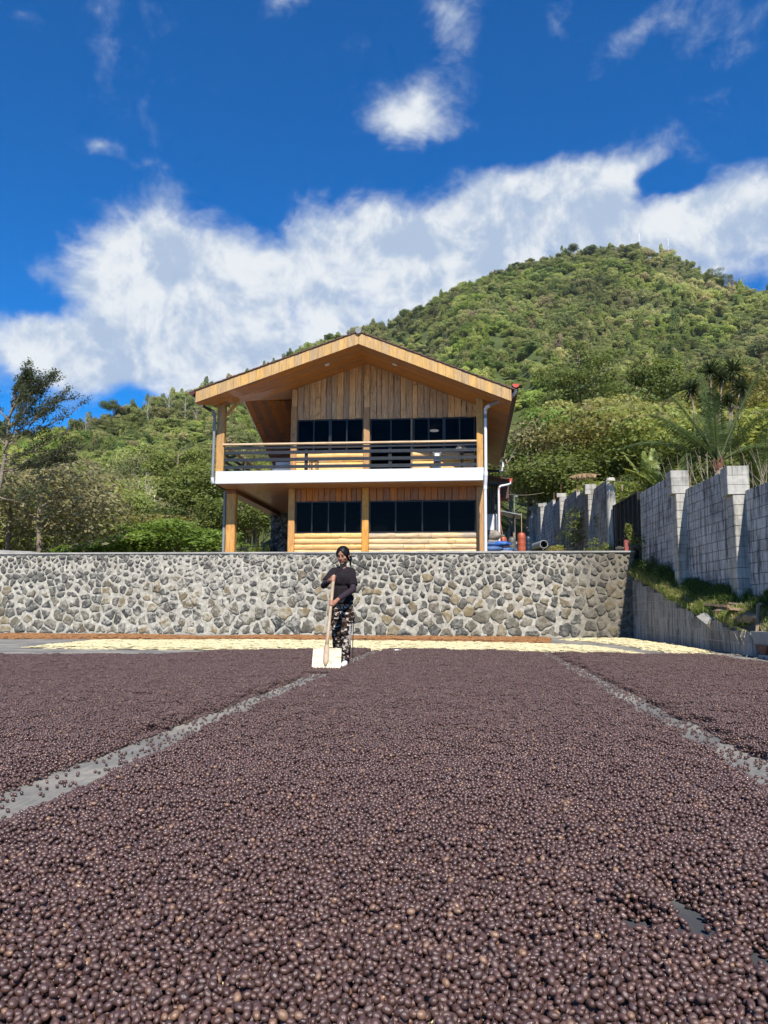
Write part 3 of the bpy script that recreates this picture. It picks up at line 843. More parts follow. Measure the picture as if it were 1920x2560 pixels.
while tries < 30000:
    tries += 1
    x = random.uniform(WX0, WX1); z = random.uniform(0.02, WZ)
    base = 0.46 if z < 0.9 else (0.38 if z < 1.55 else (0.33 if z < 1.9 else 0.235))
    if x > -6.5 and z < 1.0: base *= 1.10
    if x < -11: base *= 0.95
    md = base * random.choice((.62, .8, .95, 1.1)) * (0.86 + 0.45 * abs(mnoise.noise((x * .9, z * .9, 8))))
    ok = True
    for (a, b) in reversed(pts):
        if abs(a - x) < md and abs(b - z) < md * 0.86 and math.hypot(a - x, (b - z) * 1.12) < md: ok = False; break
    if ok: pts.append((x, z))
cells = voronoi(pts, (WX0, WX1, 0.0, WZ - 0.01))
stones = []
for (x, z), c in zip(pts, cells):
    if len(c) < 3: continue
    mid = max(0, 1 - abs(x + 8) * 0.2)
    g = (0.034 if z > 1.7 else 0.036) * random.uniform(.45, 1.9)
    s = stone_mesh(c, g, (0.027 - 0.010 * mid) * random.uniform(.4, 1.5), WY - 0.004, 1.0, 22)
    if s: stones.append(((x, z), s))
def seen(x): return -14.9 < x
stones.sort(key=lambda s: -s[1][2] * (2 if seen(s[0][0]) else 0.1))
rest_v = MB()
for i, (c, s) in enumerate(stones):
    if i < 299: mesh('stone', s[0], s[1], 'rubble_stone', wall, smooth=True)
    else:
        rest_v.add(s[0], s[1])
if rest_v.v:
    r_ = mesh('small_stones', rest_v.v, rest_v.f, 'rubble_stone', wall, smooth=True); r_['kind'] = 'stuff'
for (wx, wz) in [(-13.9, 1.42), (-11.6, 1.42), (-9.55, 1.43), (-7.4, 1.43), (-5.2, 1.43), (-3.1, 1.4), (-.8, 1.42), (1.3, 1.40), (-12.5, .72), (-10.5, .73), (-8.3, .73), (-6.1, .74), (-1.9, .7), (0.15, .7), (2.6, .72), (-3.9, .7)]:
    p = MB().tube([(wx, WY + .05, wz + .01), (wx, WY - .075, wz)], 0.028, 10)
    p.tube([(wx, WY - .076, wz), (wx, WY - .078, wz)], 0.020, 10)
    mesh('weep_pipe', p.v, p.f, parent=wall, mats=['pipe_grey', 'black_plastic'], fm=[0] * 12 + [1] * 12)
# sloping concrete apron at the far left above the wall
MB().prism([(-18, 23.6, 2.40), (-12.9, 23.6, 2.40), (-14.2, 23.6, 2.60), (-18, 23.6, 2.75)], (0, 0.3, 0)).build('concrete_kerb', 'boundary_concrete', wall)

# ================================================================== BLOCK WALLS
def block_shape(L, Hh, D, c=0.006, irr=0.0):
    return MB().box(-L / 2, L / 2, -D / 2, D / 2, 0, Hh, c)
_blk = {}
def block(name, parent, p, ang, L, Hh, D, mat):
    k = (round(L, 2), round(Hh, 2), round(D, 2), mat)
    if k not in _blk:
        b = block_shape(L, Hh, D); me = bpy.data.meshes.new('block'); me.from_pydata(b.v, [], b.f); me.materials.append(MATS[mat])
        bm = bmesh.new(); bm.from_mesh(me); bmesh.ops.recalc_face_normals(bm, faces=bm.faces); bm.to_mesh(me); bm.free(); _blk[k] = me
    o = link(name, _blk[k], parent)
    o.location = p; o.rotation_euler = (0, 0, ang)
    return o
def fence_x(y): return 6.015 - 0.05 * y
FANG = math.atan2(1, -0.05)      # direction of the boundary wall
def ground_right(x, y):
    """terrain along the right side: low bank behind the block kerb, then the back yard"""
    zb = float(np.interp(y, [10, 13.3, 15.8, 17.7, 19.5, 22.7, 26, 34, 42, 50, 70], [.30, .36, .60, .86, 1.22, 1.78, 2.50, 3.10, 3.95, 5.0, 8.0]))
    rise = float(np.interp(y, [10, 14, 16, 19, 22.5, 26], [.55, .55, .48, .34, .30, 0.0]))
    k = min(1, max(0, (x - 4.62) / max(0.2, fence_x(y) - 4.62)))
    return zb + rise * k + 0.05 * mnoise.noise((x * 1.2, y * 1.2, 0))
def block_panel(y0, y1, zt, zb, name, label, individual=True, D=0.15, mat='grey_block'):
    ym = (y0 + y1) / 2
    root = empty(name, (fence_x(ym), ym, zb), label, 'wall', 'panels of the grey block boundary wall')
    L = 0.40; Hh = 0.20; n = int(math.ceil((zt - zb) / Hh)); u = Vector((-0.05, 1, 0)).normalized()
    length = (y1 - y0) / u.y
    core = MB().beam((fence_x(y0) + .085, y0, (zt - n * Hh + zt) / 2 - .01), (fence_x(y1) + .085, y1, (zt - n * Hh + zt) / 2 - .01), D - .045, n * Hh - 0.03, up=(0, 0, 1))
    core.build('mortar_joints', 'joint_dark', root)
    rest = MB(); left = []
    for r in range(n):
        z = zt - (r + 1) * Hh; s = -(L / 2) * (r % 2)
        while s < length - 0.03:
            a = max(0, s); b = min(length, s + L)
            if b - a > 0.05:
                m = (a + b) / 2; w = b - a - 0.012
                x = fence_x(y0) + u.x * m + 0.075 + random.uniform(-.004, .004); y = y0 + u.y * m
                if individual: block('block', root, (x, y, z + .006), FANG, w, Hh - 0.012, D, mat)
                else: rest.beam((x - u.x * w / 2, y - u.y * w / 2, z + Hh / 2), (x + u.x * w / 2, y + u.y * w / 2, z + Hh / 2), D, Hh - .014, 0.005)
            s += L
    if not individual:
        o = rest.build('blocks', mat, root); o['kind'] = 'stuff'
    return root
block_panel(12.2, 15.25, 3.04, 0.6, 'block_wall_panel', 'lowest panel of the grey block boundary wall, nearest the camera at the right edge of the photo')
block_panel(8.2, 11.8, 2.60, 0.2, 'block_wall_panel', 'grey block wall panel outside the right edge, nearest the patio entrance', False)
column_later = True
block_panel(15.65, 18.6, 3.60, 0.9, 'block_wall_panel', 'grey block wall panel with black drip stains, between the two tall pale columns')
block_panel(19.0, 22.5, 4.12, 1.3, 'block_wall_panel', 'grey block wall panel between the black metal gate and the nearer tall columns')
block_panel(26.1, 28.6, 5.22, 2.3, 'block_wall_panel', 'grey block wall panel just beyond the black gate, topped by a round-shouldered end post')
block_panel(29.0, 31.85, 5.45, 2.5, 'block_wall_panel', 'brownish block wall panel behind the column topped with a single pale block, dark seam beside it', False)
block_panel(32.0, 34.8, 5.74, 2.6, 'block_wall_panel', 'bluish grey block wall panel just in front of the middle short capped column', False)
block_panel(35.2, 37.9, 5.95, 2.9, 'block_wall_panel', 'bluish grey block wall panel just behind the middle short capped column', False)
block_panel(38.1, 40.8, 6.25, 3.2, 'block_wall_panel', 'bluish block wall panel above the big grey culvert pipe', False)
block_panel(41.1, 47.4, 6.50, 3.4, 'block_wall_panel', 'farthest panel of the block boundary wall, ending in front of the trees', False)
def column(y, zt, zb, label, capn=3, w=0.40, proj=0.22, rebar=0):
    fx = fence_x(y)
    root = empty('concrete_column', (fx, y, zb), label, 'column', 'columns of the block boundary wall')
    zc = zt - capn * 0.185
    n = int((zc - zb) / 0.2)
    for k in range(n):
        z = zc - (k + 1) * 0.2
        MB().box(fx - proj + random.uniform(-.004, .004), fx + .10, y - .0 + random.uniform(-.005, .005), y + 0.40, z + .006, z + 0.2 - .006, 0.012).build('column_block', 'column_concrete', root)
    MB().box(fx - proj + .015, fx + .08, y + .015, y + .38, zb - .3, zc).build('column_core', 'joint_dark', root)
    for k in range(capn):
        z = zc + k * 0.185
        MB().box(fx - proj - .10 + random.uniform(-.008, .008), fx + .09, y - .015, y + 0.39, z + .005, z + .183, 0.010).build('cap_block', 'column_concrete', root)
    for k in range(rebar):
        rx = fx - .1 + random.uniform(-.08, .1)
        MB().tube([(rx, y + .2 + .05 * k, zt - .1), (rx + random.uniform(-.04, .04), y + .2, zt + random.uniform(.25, .5))], 0.008, 5).build('reinforcing_bar', 'rust', root)
column(11.8, 3.05, 0.2, 'pale concrete column outside the right edge of the photo', 3)
column(15.2, 3.52, 0.9, 'widest and nearest pale concrete column, with three stacked cap blocks')
column(18.6, 4.06, 1.2, 'second tall pale column with three cap blocks, left of the nearest one')
column(28.6, 5.40, 2.3, 'pale column beyond the gate with a two-block cap and thin bars on top', 2, rebar=1)
column(34.8, 6.03, 2.6, 'middle short column capped by one pale block, in front of the dark trees', 1, rebar=2)
column(40.8, 6.42, 3.2, 'small pale capped column right above the big grey culvert pipe', 1, 0.3)
column(44.4, 6.75, 3.4, 'farthest little white-topped column of the boundary wall', 1, 0.3)
# flush cast strips and the rounded gate post
for y, zt, lab in ((31.86, 5.62, 'narrow flush cast pillar with a dark seam in the brownish wall'), (37.92, 6.16, 'narrow flush cast pillar with bent bars on top, among the bluish panels')):
    r_ = empty('wall_pillar', (fence_x(y), y, 2.4), lab, 'pillar')
    MB().box(fence_x(y) - .02, fence_x(y) + .12, y, y + .14, 2.3, zt, .006).build('shaft', 'column_concrete', r_)
    for k in range(4): MB().tube([(fence_x(y) + .03 + .02 * k, y + .05 + .02 * k, zt - .05), (fence_x(y) + .03 + random.uniform(-.05, .05), y + .05, zt + .35 + .1 * random.random())], .007, 5).build('reinforcing_bar', 'rust', r_)
gp = empty('gate_post', (fence_x(25.8), 25.7, 2.3), 'rounded pale concrete post at the far side of the black gate', 'post')
MB().lathe(fence_x(25.85) - .02, 25.9, [(.15, 0), (.15, 2.75), (.13, 2.8)], 16, 2.35).build('shaft', 'column_concrete', gp, 'auto')
gate = empty('metal_gate', (fence_x(24), 24, 2), 'black sheet metal gate set in the block wall, right of the wall top', 'gate')
u = Vector((-0.05, 1, 0)).normalized()
def fp(y, z, dx=0.0): return (fence_x(y) + dx, y, z)
ya, yb, z0, z1 = 22.62, 25.66, 1.9, 4.20
MB().beam(fp(ya, (z0 + z1) / 2, .02), fp(yb, (z0 + z1) / 2, .02), 0.006, z1 - z0).build('sheet', 'gate_black', gate)
for z in (z0 + .03, 3.0, z1 - .03): MB().beam(fp(ya, z, -.01), fp(yb, z, -.01), .05, .05, .004).build('rail', 'gate_black', gate)
for k in range(7):
    y = ya + .03 + (yb - ya - .06) * k / 6; MB().box(fence_x(y) - .045, fence_x(y) + .005, y - .025, y + .025, z0, z1, .003).build('stile', 'gate_black', gate)

# low stained block wall that holds the grass bank
low = empty('low_block_wall', (4.6, 18, 0), 'low stained grey block wall stepping down to the right below the grass bank', 'wall')
def low_x(y): return float(np.interp(y, [12.0, 13.5, 22.8], [4.70, 4.64, 4.62]))
def low_top(y): return float(np.interp(y, [13.3, 15.0, 15.9, 17.7, 19.5, 22.7], [.34, .55, .58, .86, 1.22, 1.70]))
mj = MB()
for r in range(9):
    z = r * 0.2; s = 13.35 - 0.2 * (r % 2)
    while s < 22.72:
        a = max(13.35, s); b = min(22.72, s + 0.4); m = (a + b) / 2
        if b - a > .08 and z + 0.12 < low_top(m):
            o_ = MB().box(low_x(m) + random.uniform(-.003, .003), low_x(m) + .14, a + .004, b - .004, z + .004, min(z + .196, max(low_top(m), z + .15)), .006).build('block', 'stained_block', low)
        s += 0.4
for a in np.arange(13.35, 22.7, 0.4):
    mj.box(low_x(a) + .008, low_x(a) + .12, a, min(a + .4, 22.72), -0.02, max(.15, low_top(a) - .04))
mj.build('mortar_joints', 'stained_block', low)
for r in range(1, 9):
    ye_ = float(np.interp(-r * .2, [-1.70, -1.22, -.86, -.58, -.34], [22.7, 19.5, 17.7, 15.9, 13.4])) if r * .2 <= 1.7 else None
    if ye_ and ye_ < 22.5: MB().beam((low_x(ye_) - .001, ye_ + .1, r * .2), (low_x(22.7) - .001, 22.7, r * .2), .012, .011).build('mortar_bed', 'boundary_concrete', low)

# bank and back yard surface
vs = []; fs = []; ny_, nx_ = 150, 10
for j in range(ny_ + 1):
    y = 6.0 + (75 - 6.0) * (j / ny_) ** 1.3
    for i in range(nx_ + 1):
        x0 = low_x(min(y, 22.8)) + .12 if y < 22.9 else float(np.interp(y, [22.9, 26, 40, 75], [4.6, 3.0, 0.6, -1.0]))
        x1 = fence_x(y) + 0.03
        x = x0 + (x1 - x0) * i / nx_
        vs.append((x, y, ground_right(x, y) if y > 22.9 or i > 0 else low_top(y) - .02))
for j in range(ny_):
    for i in range(nx_): a = j * (nx_ + 1) + i; fs.append((a, a + 1, a + nx_ + 2, a + nx_ + 1))
struct(mesh('grass_bank', vs, fs, 'soil', smooth=True))
# terrace behind the stone wall: level yard and house pad
def terr(x, y):
    z = 2.43
    if x > 0.3: z = max(z, min(ground_right(max(4.62, x), y), 9) - 0.02) if y > 26 else z
    return z
grid = MB()
xs = list(np.linspace(-40, 4.6, 60)); ys = list(np.linspace(23.25, 75, 60))
vs = [(x, y, 2.43 + (max(0, ground_right(4.7, y) - 2.46) * min(1, max(0, (x - 0.2) / 1.2)) if y > 25 else 0) + (max(0, y - 45) * 0.10 if x < 0.2 else 0)) for y in ys for x in xs]
fs = [(j * 60 + i, j * 60 + i + 1, (j + 1) * 60 + i + 1, (j + 1) * 60 + i) for j in range(59) for i in range(59)]
struct(mesh('terrace_ground', vs, fs, 'soil', smooth=True))


# air: a faint even haze over the whole valley
hz = MB().box(-1000, 1000, -30, 1300, -1.7, 430).build('haze', None)
hm = bpy.data.materials.new('haze_air'); hm.use_nodes = True; hm.node_tree.nodes.clear()
ho = hm.node_tree.nodes.new('ShaderNodeOutputMaterial'); hv = hm.node_tree.nodes.new('ShaderNodeVolumePrincipled')
hv.inputs['Color'].default_value = (0.86, 0.92, 1.0, 1); hv.inputs['Density'].default_value = 0.00005; hv.inputs['Anisotropy'].default_value = 0.2
hm.node_tree.links.new(hv.outputs[0], ho.inputs['Volume'])
hz.data.materials.append(hm); hz['kind'] = 'stuff'
# ================================================================== HOUSE
house = empty('wooden_house', (-3.9, 25.6, 2.45), 'two storey timber house with gabled roof and white balcony slab above the stone wall', 'house')
def part(name, mb, mat, parent=None, smooth=False, label=None):
    o = mb.build(name, mat, parent if parent is not None else house, smooth)
    if label: o['label'] = label
    return o
APX, APZ = -3.467, 9.243
SL, SR = 0.337, 0.417
YF, YB, YW = 23.62, 24.65, 25.60          # fascia, balcony posts, front wall
def zs(x): return APZ - (SR * (x - APX) if x > APX else SL * (APX - x))
EL, ER = -8.82, 1.36
# ---- white slab and its timber underside
part('balcony_slab', MB().box(-8.375, .51, 24.50, 32.2, 4.905, 5.315, .012), 'slab_paint')
for k in range(70):
    y = 24.56 + k * 0.105
    if y > 31.75: break
    x1 = 0.49 if y < YW else -6.12
    cut = random.uniform(-7.4, -6.6)
    for a, b in ((-8.345, cut), (cut + .006, x1)):
        part('ceiling_plank', MB().box(a, b, y, y + .097, 4.878 + random.uniform(-.003, .001), 4.90, .004), 'ceiling_wood')
part('ceiling_trim', MB().box(-8.37, -8.345, 24.55, 31.9, 4.84, 4.90, .004), 'rail_metal')
# ---- lower posts and beam
def rough_post(name, x0, x1, y0, y1, z0, z1, mat='post_wood', parent=None):
    mb = MB(); n = 9; sd_ = random.random() * 50; vs = []
    prof = [(-1, -.78), (-.78, -1), (.78, -1), (1, -.78), (1, .78), (.78, 1), (-.78, 1), (-1, .78)]
    cx, cy, hx, hy = (x0 + x1) / 2, (y0 + y1) / 2, (x1 - x0) / 2, (y1 - y0) / 2
    for k in range(n + 1):
        z = z0 + (z1 - z0) * k / n
        for i, (a, b) in enumerate(prof):
            j = 1 + 0.055 * mnoise.noise((sd_, z * 2.4, i * 1.3))
            vs.append((cx + a * hx * j, cy + b * hy * j, z))
    fs = [tuple(range(8)), tuple(range(8 * n + 7, 8 * n - 1, -1))]
    for k in range(n):
        for i in range(8): fs.append((k * 8 + i, k * 8 + (i + 1) % 8, (k + 1) * 8 + (i + 1) % 8, (k + 1) * 8 + i))
    mb.add(vs, fs); return part(name, mb, mat, parent)
rough_post('post', -8.33, -8.0, 25.60, 25.88, 2.43, 4.74)
part('beam', MB().box(-8.36, -7.98, 25.55, 31.8, 4.74, 4.875, .01), 'soffit_wood_y')
rough_post('post', -6.12, -5.89, 25.50, 25.72, 2.43, 4.87)
rough_post('post', -3.58, -3.345, 25.50, 25.72, 2.43, 4.87)
rough_post('post', .26, .50, 25.50, 25.72, 2.43, 4.87)
# ---- header boards over the lower windows
def boards(x0, x1, w, zb, ztf, y, mat, name, rough=0.006, thick=.03):
    x = x0
    while x < x1 - .03:
        ww = min(w * random.uniform(.85, 1.15), x1 - x)
        if x1 - (x + ww) < .05: ww = x1 - x
        z0 = zb + random.uniform(-.012, .006); yy = y + random.uniform(-.012, .006)
        n = 6; sd_ = random.random() * 60; L = []; R = []
        zt = min(ztf(x), ztf(x + ww))
        for k in range(n + 1):
            t = k / n
            L.append((x + .004 + rough * mnoise.noise((sd_, t * 3, 0)), z0 + (ztf(x) - z0) * t))
            R.append((x + ww - .004 + rough * mnoise.noise((sd_ + 9, t * 3, 0)), z0 + (ztf(x + ww) - z0) * t))
        mb = MB(); vs = []
        tw = random.uniform(-.010, .010)
        for k in range(n + 1):
            (a, za), (b, zb_) = L[k], R[k]
            vs += [(a, yy + .008, za), (a + .012, yy - .008 + tw, za), ((a + b) / 2, yy - .014, (za + zb_) / 2), (b - .012, yy - .008 - tw, zb_), (b, yy + .008, zb_), (b, yy + thick, zb_), (a, yy + thick, za)]
        fs = [tuple(range(7)), tuple(range(7 * n + 6, 7 * n - 1, -1))]
        for k in range(n):
            for i in range(7): fs.append((k * 7 + i, k * 7 + (i + 1) % 7, (k + 1) * 7 + (i + 1) % 7, (k + 1) * 7 + i))
        mb.add(vs, fs); part(name, mb, mat)
        x += ww
boards(-5.88, -3.59, .19, 4.435, lambda x: 4.875, 25.58, 'header_wood', 'wall_plank')
boards(-3.34, .255, .24, 4.435, lambda x: 4.875, 25.58, 'header_wood', 'wall_plank')
# ---- logs
def log(x0, x1, z, r, y, mat, name='log'):
    n = max(4, int((x1 - x0) / .25)); sd_ = random.random() * 70; pts = []; rs = []
    for k in range(n + 1):
        t = k / n
        pts.append((x0 + .004 + (x1 - x0 - .008) * t, y + .004 * mnoise.noise((sd_, t * 4, 3)), z + .012 * mnoise.noise((sd_, t * 3.1, 0))))
        rs.append(r * (1 + .13 * mnoise.noise((sd_, t * 3.7, 9))))
    mb = MB(); vs = []; N = 12
    for p, q in zip(pts, rs):
        for k in range(N):
            a = 2 * math.pi * k / N
            vs.append((p[0], p[1] + q * .62 * math.cos(a), p[2] + q * math.sin(a)))
    fs = [tuple(range(N)), tuple(range(N * n + N - 1, N * n - 1, -1))]
    for k in range(n):
        for i in range(N): fs.append((k * N + i, k * N + (i + 1) % N, (k + 1) * N + (i + 1) % N, (k + 1) * N + i))
    mb.add(vs, fs); o = part(name, mb, mat, smooth='auto'); return o
def log_rows(x0, x1, zs_, r, y, mat):
    for z in zs_:
        x = x0
        while x < x1 - .05:
            L = random.uniform(.6, 1.5)
            if x1 - (x + L) < .4: L = x1 - x
            log(x, x + L, z, r * random.uniform(.93, 1.03), y, mat); x += L
log_rows(-5.89, -3.58, [3.245, 3.055, 2.865, 2.675, 2.49], .100, 25.62, 'log_wood')
log_rows(-3.34, .26, [3.235, 3.045, 2.865, 2.675, 2.49], .100, 25.62, 'log_wood_weathered')
log_rows(-5.88, -3.55, [6.01, 5.85, 5.69, 5.53, 5.38], .084, 25.62, 'log_wood')
log_rows(-1.87, .24, [6.01, 5.85, 5.69, 5.53, 5.38], .084, 25.62, 'log_wood')
# ---- upper wall members
rough_post('post', -6.09, -5.875, 25.52, 25.72, 5.31, 7.76)
part('post_extension', MB().box(-6.07, -5.885, 25.545, 25.70, 7.765, zs(-6.0) - .02, .01), 'slab_wood')
rough_post('post', -3.55, -3.335, 25.50, 25.70, 5.31, 7.66)
part('post_extension', MB().box(-3.54, -3.345, 25.535, 25.69, 7.665, 9.20, .01), 'slab_wood')
boards(-5.88, -3.55, .205, 7.295, lambda x: zs(x) - .005, 25.58, 'slab_wood', 'wall_plank', .016, .04)
boards(-3.34, .46, .205, 7.275, lambda x: zs(x) - .005, 25.58, 'slab_wood', 'wall_plank', .016, .04)
# backing wall, end walls, floors: a dark room behind the glass on each storey
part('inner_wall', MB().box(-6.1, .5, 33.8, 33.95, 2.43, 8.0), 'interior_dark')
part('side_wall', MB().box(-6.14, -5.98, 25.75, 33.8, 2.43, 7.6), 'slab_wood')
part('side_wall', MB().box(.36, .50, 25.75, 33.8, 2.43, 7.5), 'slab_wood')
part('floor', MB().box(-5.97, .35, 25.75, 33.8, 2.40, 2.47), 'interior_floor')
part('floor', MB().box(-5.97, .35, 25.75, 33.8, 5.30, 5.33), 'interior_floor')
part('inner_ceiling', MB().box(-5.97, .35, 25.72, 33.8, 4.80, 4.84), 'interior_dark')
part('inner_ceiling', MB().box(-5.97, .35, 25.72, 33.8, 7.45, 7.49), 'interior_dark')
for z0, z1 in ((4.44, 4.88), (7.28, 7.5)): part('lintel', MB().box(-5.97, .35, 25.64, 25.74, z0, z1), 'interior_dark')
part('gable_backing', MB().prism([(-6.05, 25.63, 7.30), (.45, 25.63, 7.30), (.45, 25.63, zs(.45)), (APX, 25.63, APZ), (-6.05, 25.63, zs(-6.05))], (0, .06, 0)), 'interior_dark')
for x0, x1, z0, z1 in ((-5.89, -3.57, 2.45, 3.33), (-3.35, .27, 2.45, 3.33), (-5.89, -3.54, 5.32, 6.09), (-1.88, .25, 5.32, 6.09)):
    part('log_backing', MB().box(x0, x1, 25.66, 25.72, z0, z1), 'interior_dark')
# ---- windows: frame and panes
def window(x0, x1, z0, z1, n, name='window', fw=.045, heavy=()):
    mb = MB(); y0, y1 = 25.60, 25.66
    mb.box(x0, x1, y0, y1, z0, z0 + fw); mb.box(x0, x1, y0, y1, z1 - fw, z1)
    mb.box(x0, x0 + fw, y0 + .001, y1 - .001, z0 + fw, z1 - fw); mb.box(x1 - fw, x1, y0 + .001, y1 - .001, z0 + fw, z1 - fw)
    w = (x1 - x0) / n
    for k in range(1, n):
        h = .05 if k in heavy else .022
        mb.box(x0 + w * k - h, x0 + w * k + h, y0 - (.01 if k in heavy else -.002), y1 - .002, z0 + fw, z1 - fw)
    f = part(name, mb, 'window_frame_metal')
    for k in range(n):
        g = MB().box(x0 + w * k + .03, x0 + w * (k + 1) - .03, 25.625 + .012 * (k % 2), 25.631 + .012 * (k % 2), z0 + .04, z1 - .04).build('pane', 'tinted_glass', f)
    return f
window(-5.87, -3.56, 6.09, 7.29, 4, heavy=(2,))
window(-1.85, .25, 6.09, 7.27, 4, heavy=(2,))
window(-3.33, -1.90, 5.33, 7.27, 2, 'sliding_door')
window(-5.88, -3.59, 3.335, 4.43, 4)
window(-3.34, .255, 3.335, 4.43, 4)
rough_post('door_post', -1.93, -1.87, 25.54, 25.60, 5.33, 7.28, 'old_wood')
# ---- rubble wall under the left veranda
sw = MB()
part('veranda_wall', MB().box(-8.40, -6.15, 31.95, 32.15, 2.43, 4.875), 'dark_mortar')
pt = []
t_ = 0
while t_ < 3000:
    t_ += 1
    x, z = random.uniform(-8.4, -6.15), random.uniform(2.5, 4.87)
    if all(math.hypot(a - x, b - z) > .30 for a, b in pt): pt.append((x, z))
for c in voronoi(pt, (-8.40, -6.15, 2.44, 4.87)):
    if len(c) < 3: continue
    s = stone_mesh(c, .016, .045, 31.945, .25, 16)
    if s: o = mesh('veranda_stone', s[0], s[1], 'dark_rubble_stone', house, smooth=True)
# ---- upper front posts, header, brace
rough_post('post', -8.41, -8.14, 24.56, 24.82, 5.316, 7.62, 'post_wood_weathered')
rough_post('post', .28, .505, 24.56, 24.80, 5.316, 7.72, 'post_wood_weathered')
part('header_beam', MB().box(-8.60, -8.05, 24.48, 24.86, 7.60, 7.72, .01), 'soffit_wood_x')
part('brace', MB().beam((-8.12, 24.70, 7.28), (-7.70, 24.70, 7.78), .10, .09, .008, up=(0, 1, 0)), 'post_wood')
# ---- balcony railing
rl = house
part('handrail', MB().beam((-8.16, 24.60, 6.235), (.28, 24.60, 6.205), .14, .06, .01), 'handrail_wood')
zl = [6.115, 5.955, 5.715, 5.470]; zr = [6.105, 5.925, 5.680, 5.440]
for i, (a, b) in enumerate(zip(zl, zr)):
    part('rail', MB().beam((-8.16, 24.62, a), (.28, 24.62, b), .045, [.07, .105, .105, .105][i], .005), 'rail_metal')
for x in (-5.34, -2.54):
    part('baluster', MB().box(x - .055, x + .055, 24.655, 24.70, 5.316, 6.17, .004), 'rail_metal')
part('handrail', MB().beam((-8.20, 24.85, 6.235), (-8.20, 31.9, 6.235), .12, .05, .01), 'post_wood')
for a in zl[1:]:
    part('rail', MB().beam((-8.20, 24.83, a), (-8.20, 31.9, a), .045, .10, .005), 'rail_metal')
for y in (27.2, 29.6, 31.9):
    part('baluster', MB().box(-8.25, -8.21, y - .05, y + .05, 5.316, 6.2, .004), 'rail_metal')
# ---- roof: timber soffits, fascia boards, tiled cover
def inL(x, y): # left slope lies in front of the hip that runs up from the eave corner
    return y < 23.95 + (x - EL) * 1.12
u0 = 0
ys_ = np.arange(YF, 30.2, .118)
for y in ys_:                                   # boards running down the left slope
    y1 = y + .112
    xl = max(EL, EL + (y1 - 23.95) / 1.12)
    if xl > APX - .1: break
    cutx = random.uniform(xl + .6, APX - .6) if APX - xl > 1.6 else None
    segs = [(xl, APX)] if cutx is None else [(xl, cutx), (cutx + .006, APX)]
    for a, b in segs:
        o = -.012 + random.uniform(-.003, .003)
        part('soffit_plank', MB().prism([(a, y, zs(a) + o), (b, y, zs(b) + o), (b, y1, zs(b) + o), (a, y1, zs(a) + o)], (0, 0, .016)), 'soffit_wood_x')
for y in np.arange(YF, 34.5, .155):             # right slope, to the back of the house
    y1 = y + .149
    a, b = (APX, ER) if y < 25.5 else (.50, ER)
    o = -.012 + random.uniform(-.003, .003)
    part('soffit_plank', MB().prism([(a, y, zs(a) + o), (b, y, zs(b) + o), (b, y1, zs(b) + o), (a, y1, zs(a) + o)], (0, 0, .016)), 'soffit_wood_x')
# rear-left slope: falls to the back, boards run with the fall
P1 = (-7.60, 24.98, 7.85)
def zrear(x, y): return 7.85 + .70 * (x + 7.60) - .354 * (y - 24.98)
x = -7.60
while x < -3.6:
    w = .155; y0 = 24.98 + (x - P1[0]) * 1.12 + .02; y1 = 29.3 + (x + 7.6) * 1.1
    c1 = y0 + (y1 - y0) * random.uniform(.25, .75)
    for a, b in ((y0, c1), (c1 + .008, y1)):
        o = -.012 + random.uniform(-.003, .003)
        part('rear_soffit_plank', MB().prism([(x, a, zrear(x, a) + o), (x + w - .006, a + .17, zrear(x + w, a + .17) + o), (x + w - .006, b, zrear(x + w, b) + o), (x, b, zrear(x, b) + o)], (0, 0, .016)), 'soffit_wood_y')
    x += w
# cover slabs
def slab(pts, t, name, mat): part(name, MB().prism(pts, (0, 0, t)), mat)
slab([(APX, YF + .03, APZ + .01), (EL, YF + .03, zs(EL) + .01), (EL, 23.97, zs(EL) + .01), (APX, 29.94, APZ + .01)], .37, 'roof_deck', 'soffit_wood_x')
slab([(APX, YF + .03, APZ + .01), (ER, YF + .03, zs(ER) + .01), (ER, 34.6, zs(ER) + .01), (APX, 34.6, APZ + .01)], .37, 'roof_deck', 'soffit_wood_x')
rk = [(-7.6, 25.0), (-7.6, 29.3), (-3.47, 33.8), (-3.47, 29.6)]
part('roof_deck', MB().prism([(x_, y_, zrear(x_, y_) + .01) for x_, y_ in rk], (0, 0, .30)), 'soffit_wood_y')
part('rake_trim', MB().beam((-7.612, 24.98, 7.93), (-7.612, 29.3, 7.93 - .354 * 4.32), .02, .22), 'white_paint')
# tile courses on the two front slopes (seen edge-on along the verge)
for side, (xa, xb, s) in (('l', (EL - .08, APX, SL)), ('r', (ER + .10, APX, SR))):
    n = 22
    for k in range(n):
        a = xa + (xb - xa) * k / n; b = xa + (xb - xa) * (k + 1.12) / n
        if side == 'l': b = min(b, APX)
        else: b = max(b, APX)
        za = zs(a) if abs(a) < 99 else 0
        yb_ = 34.6 if side == 'r' else 23.97 + max(0, (a - EL)) * 1.12 + .1
        part('roof_tile_course', MB().prism([(a, YF - .06, za + .405), (b, YF - .06, zs(b) + .392), (b, yb_, zs(b) + .392), (a, yb_, za + .405)], (0, 0, .035)), 'roof_tile')
part('rear_roof_cover', MB().prism([(x_, y_, zrear(x_, y_) + .32) for x_, y_ in rk], (0, 0, .03)), 'roof_tile')
part('ridge_cap', MB().tube([(APX, YF - .10, APZ + .42), (APX, 34.6, APZ + .42)], .10, 12), 'pipe_grey', smooth='auto')
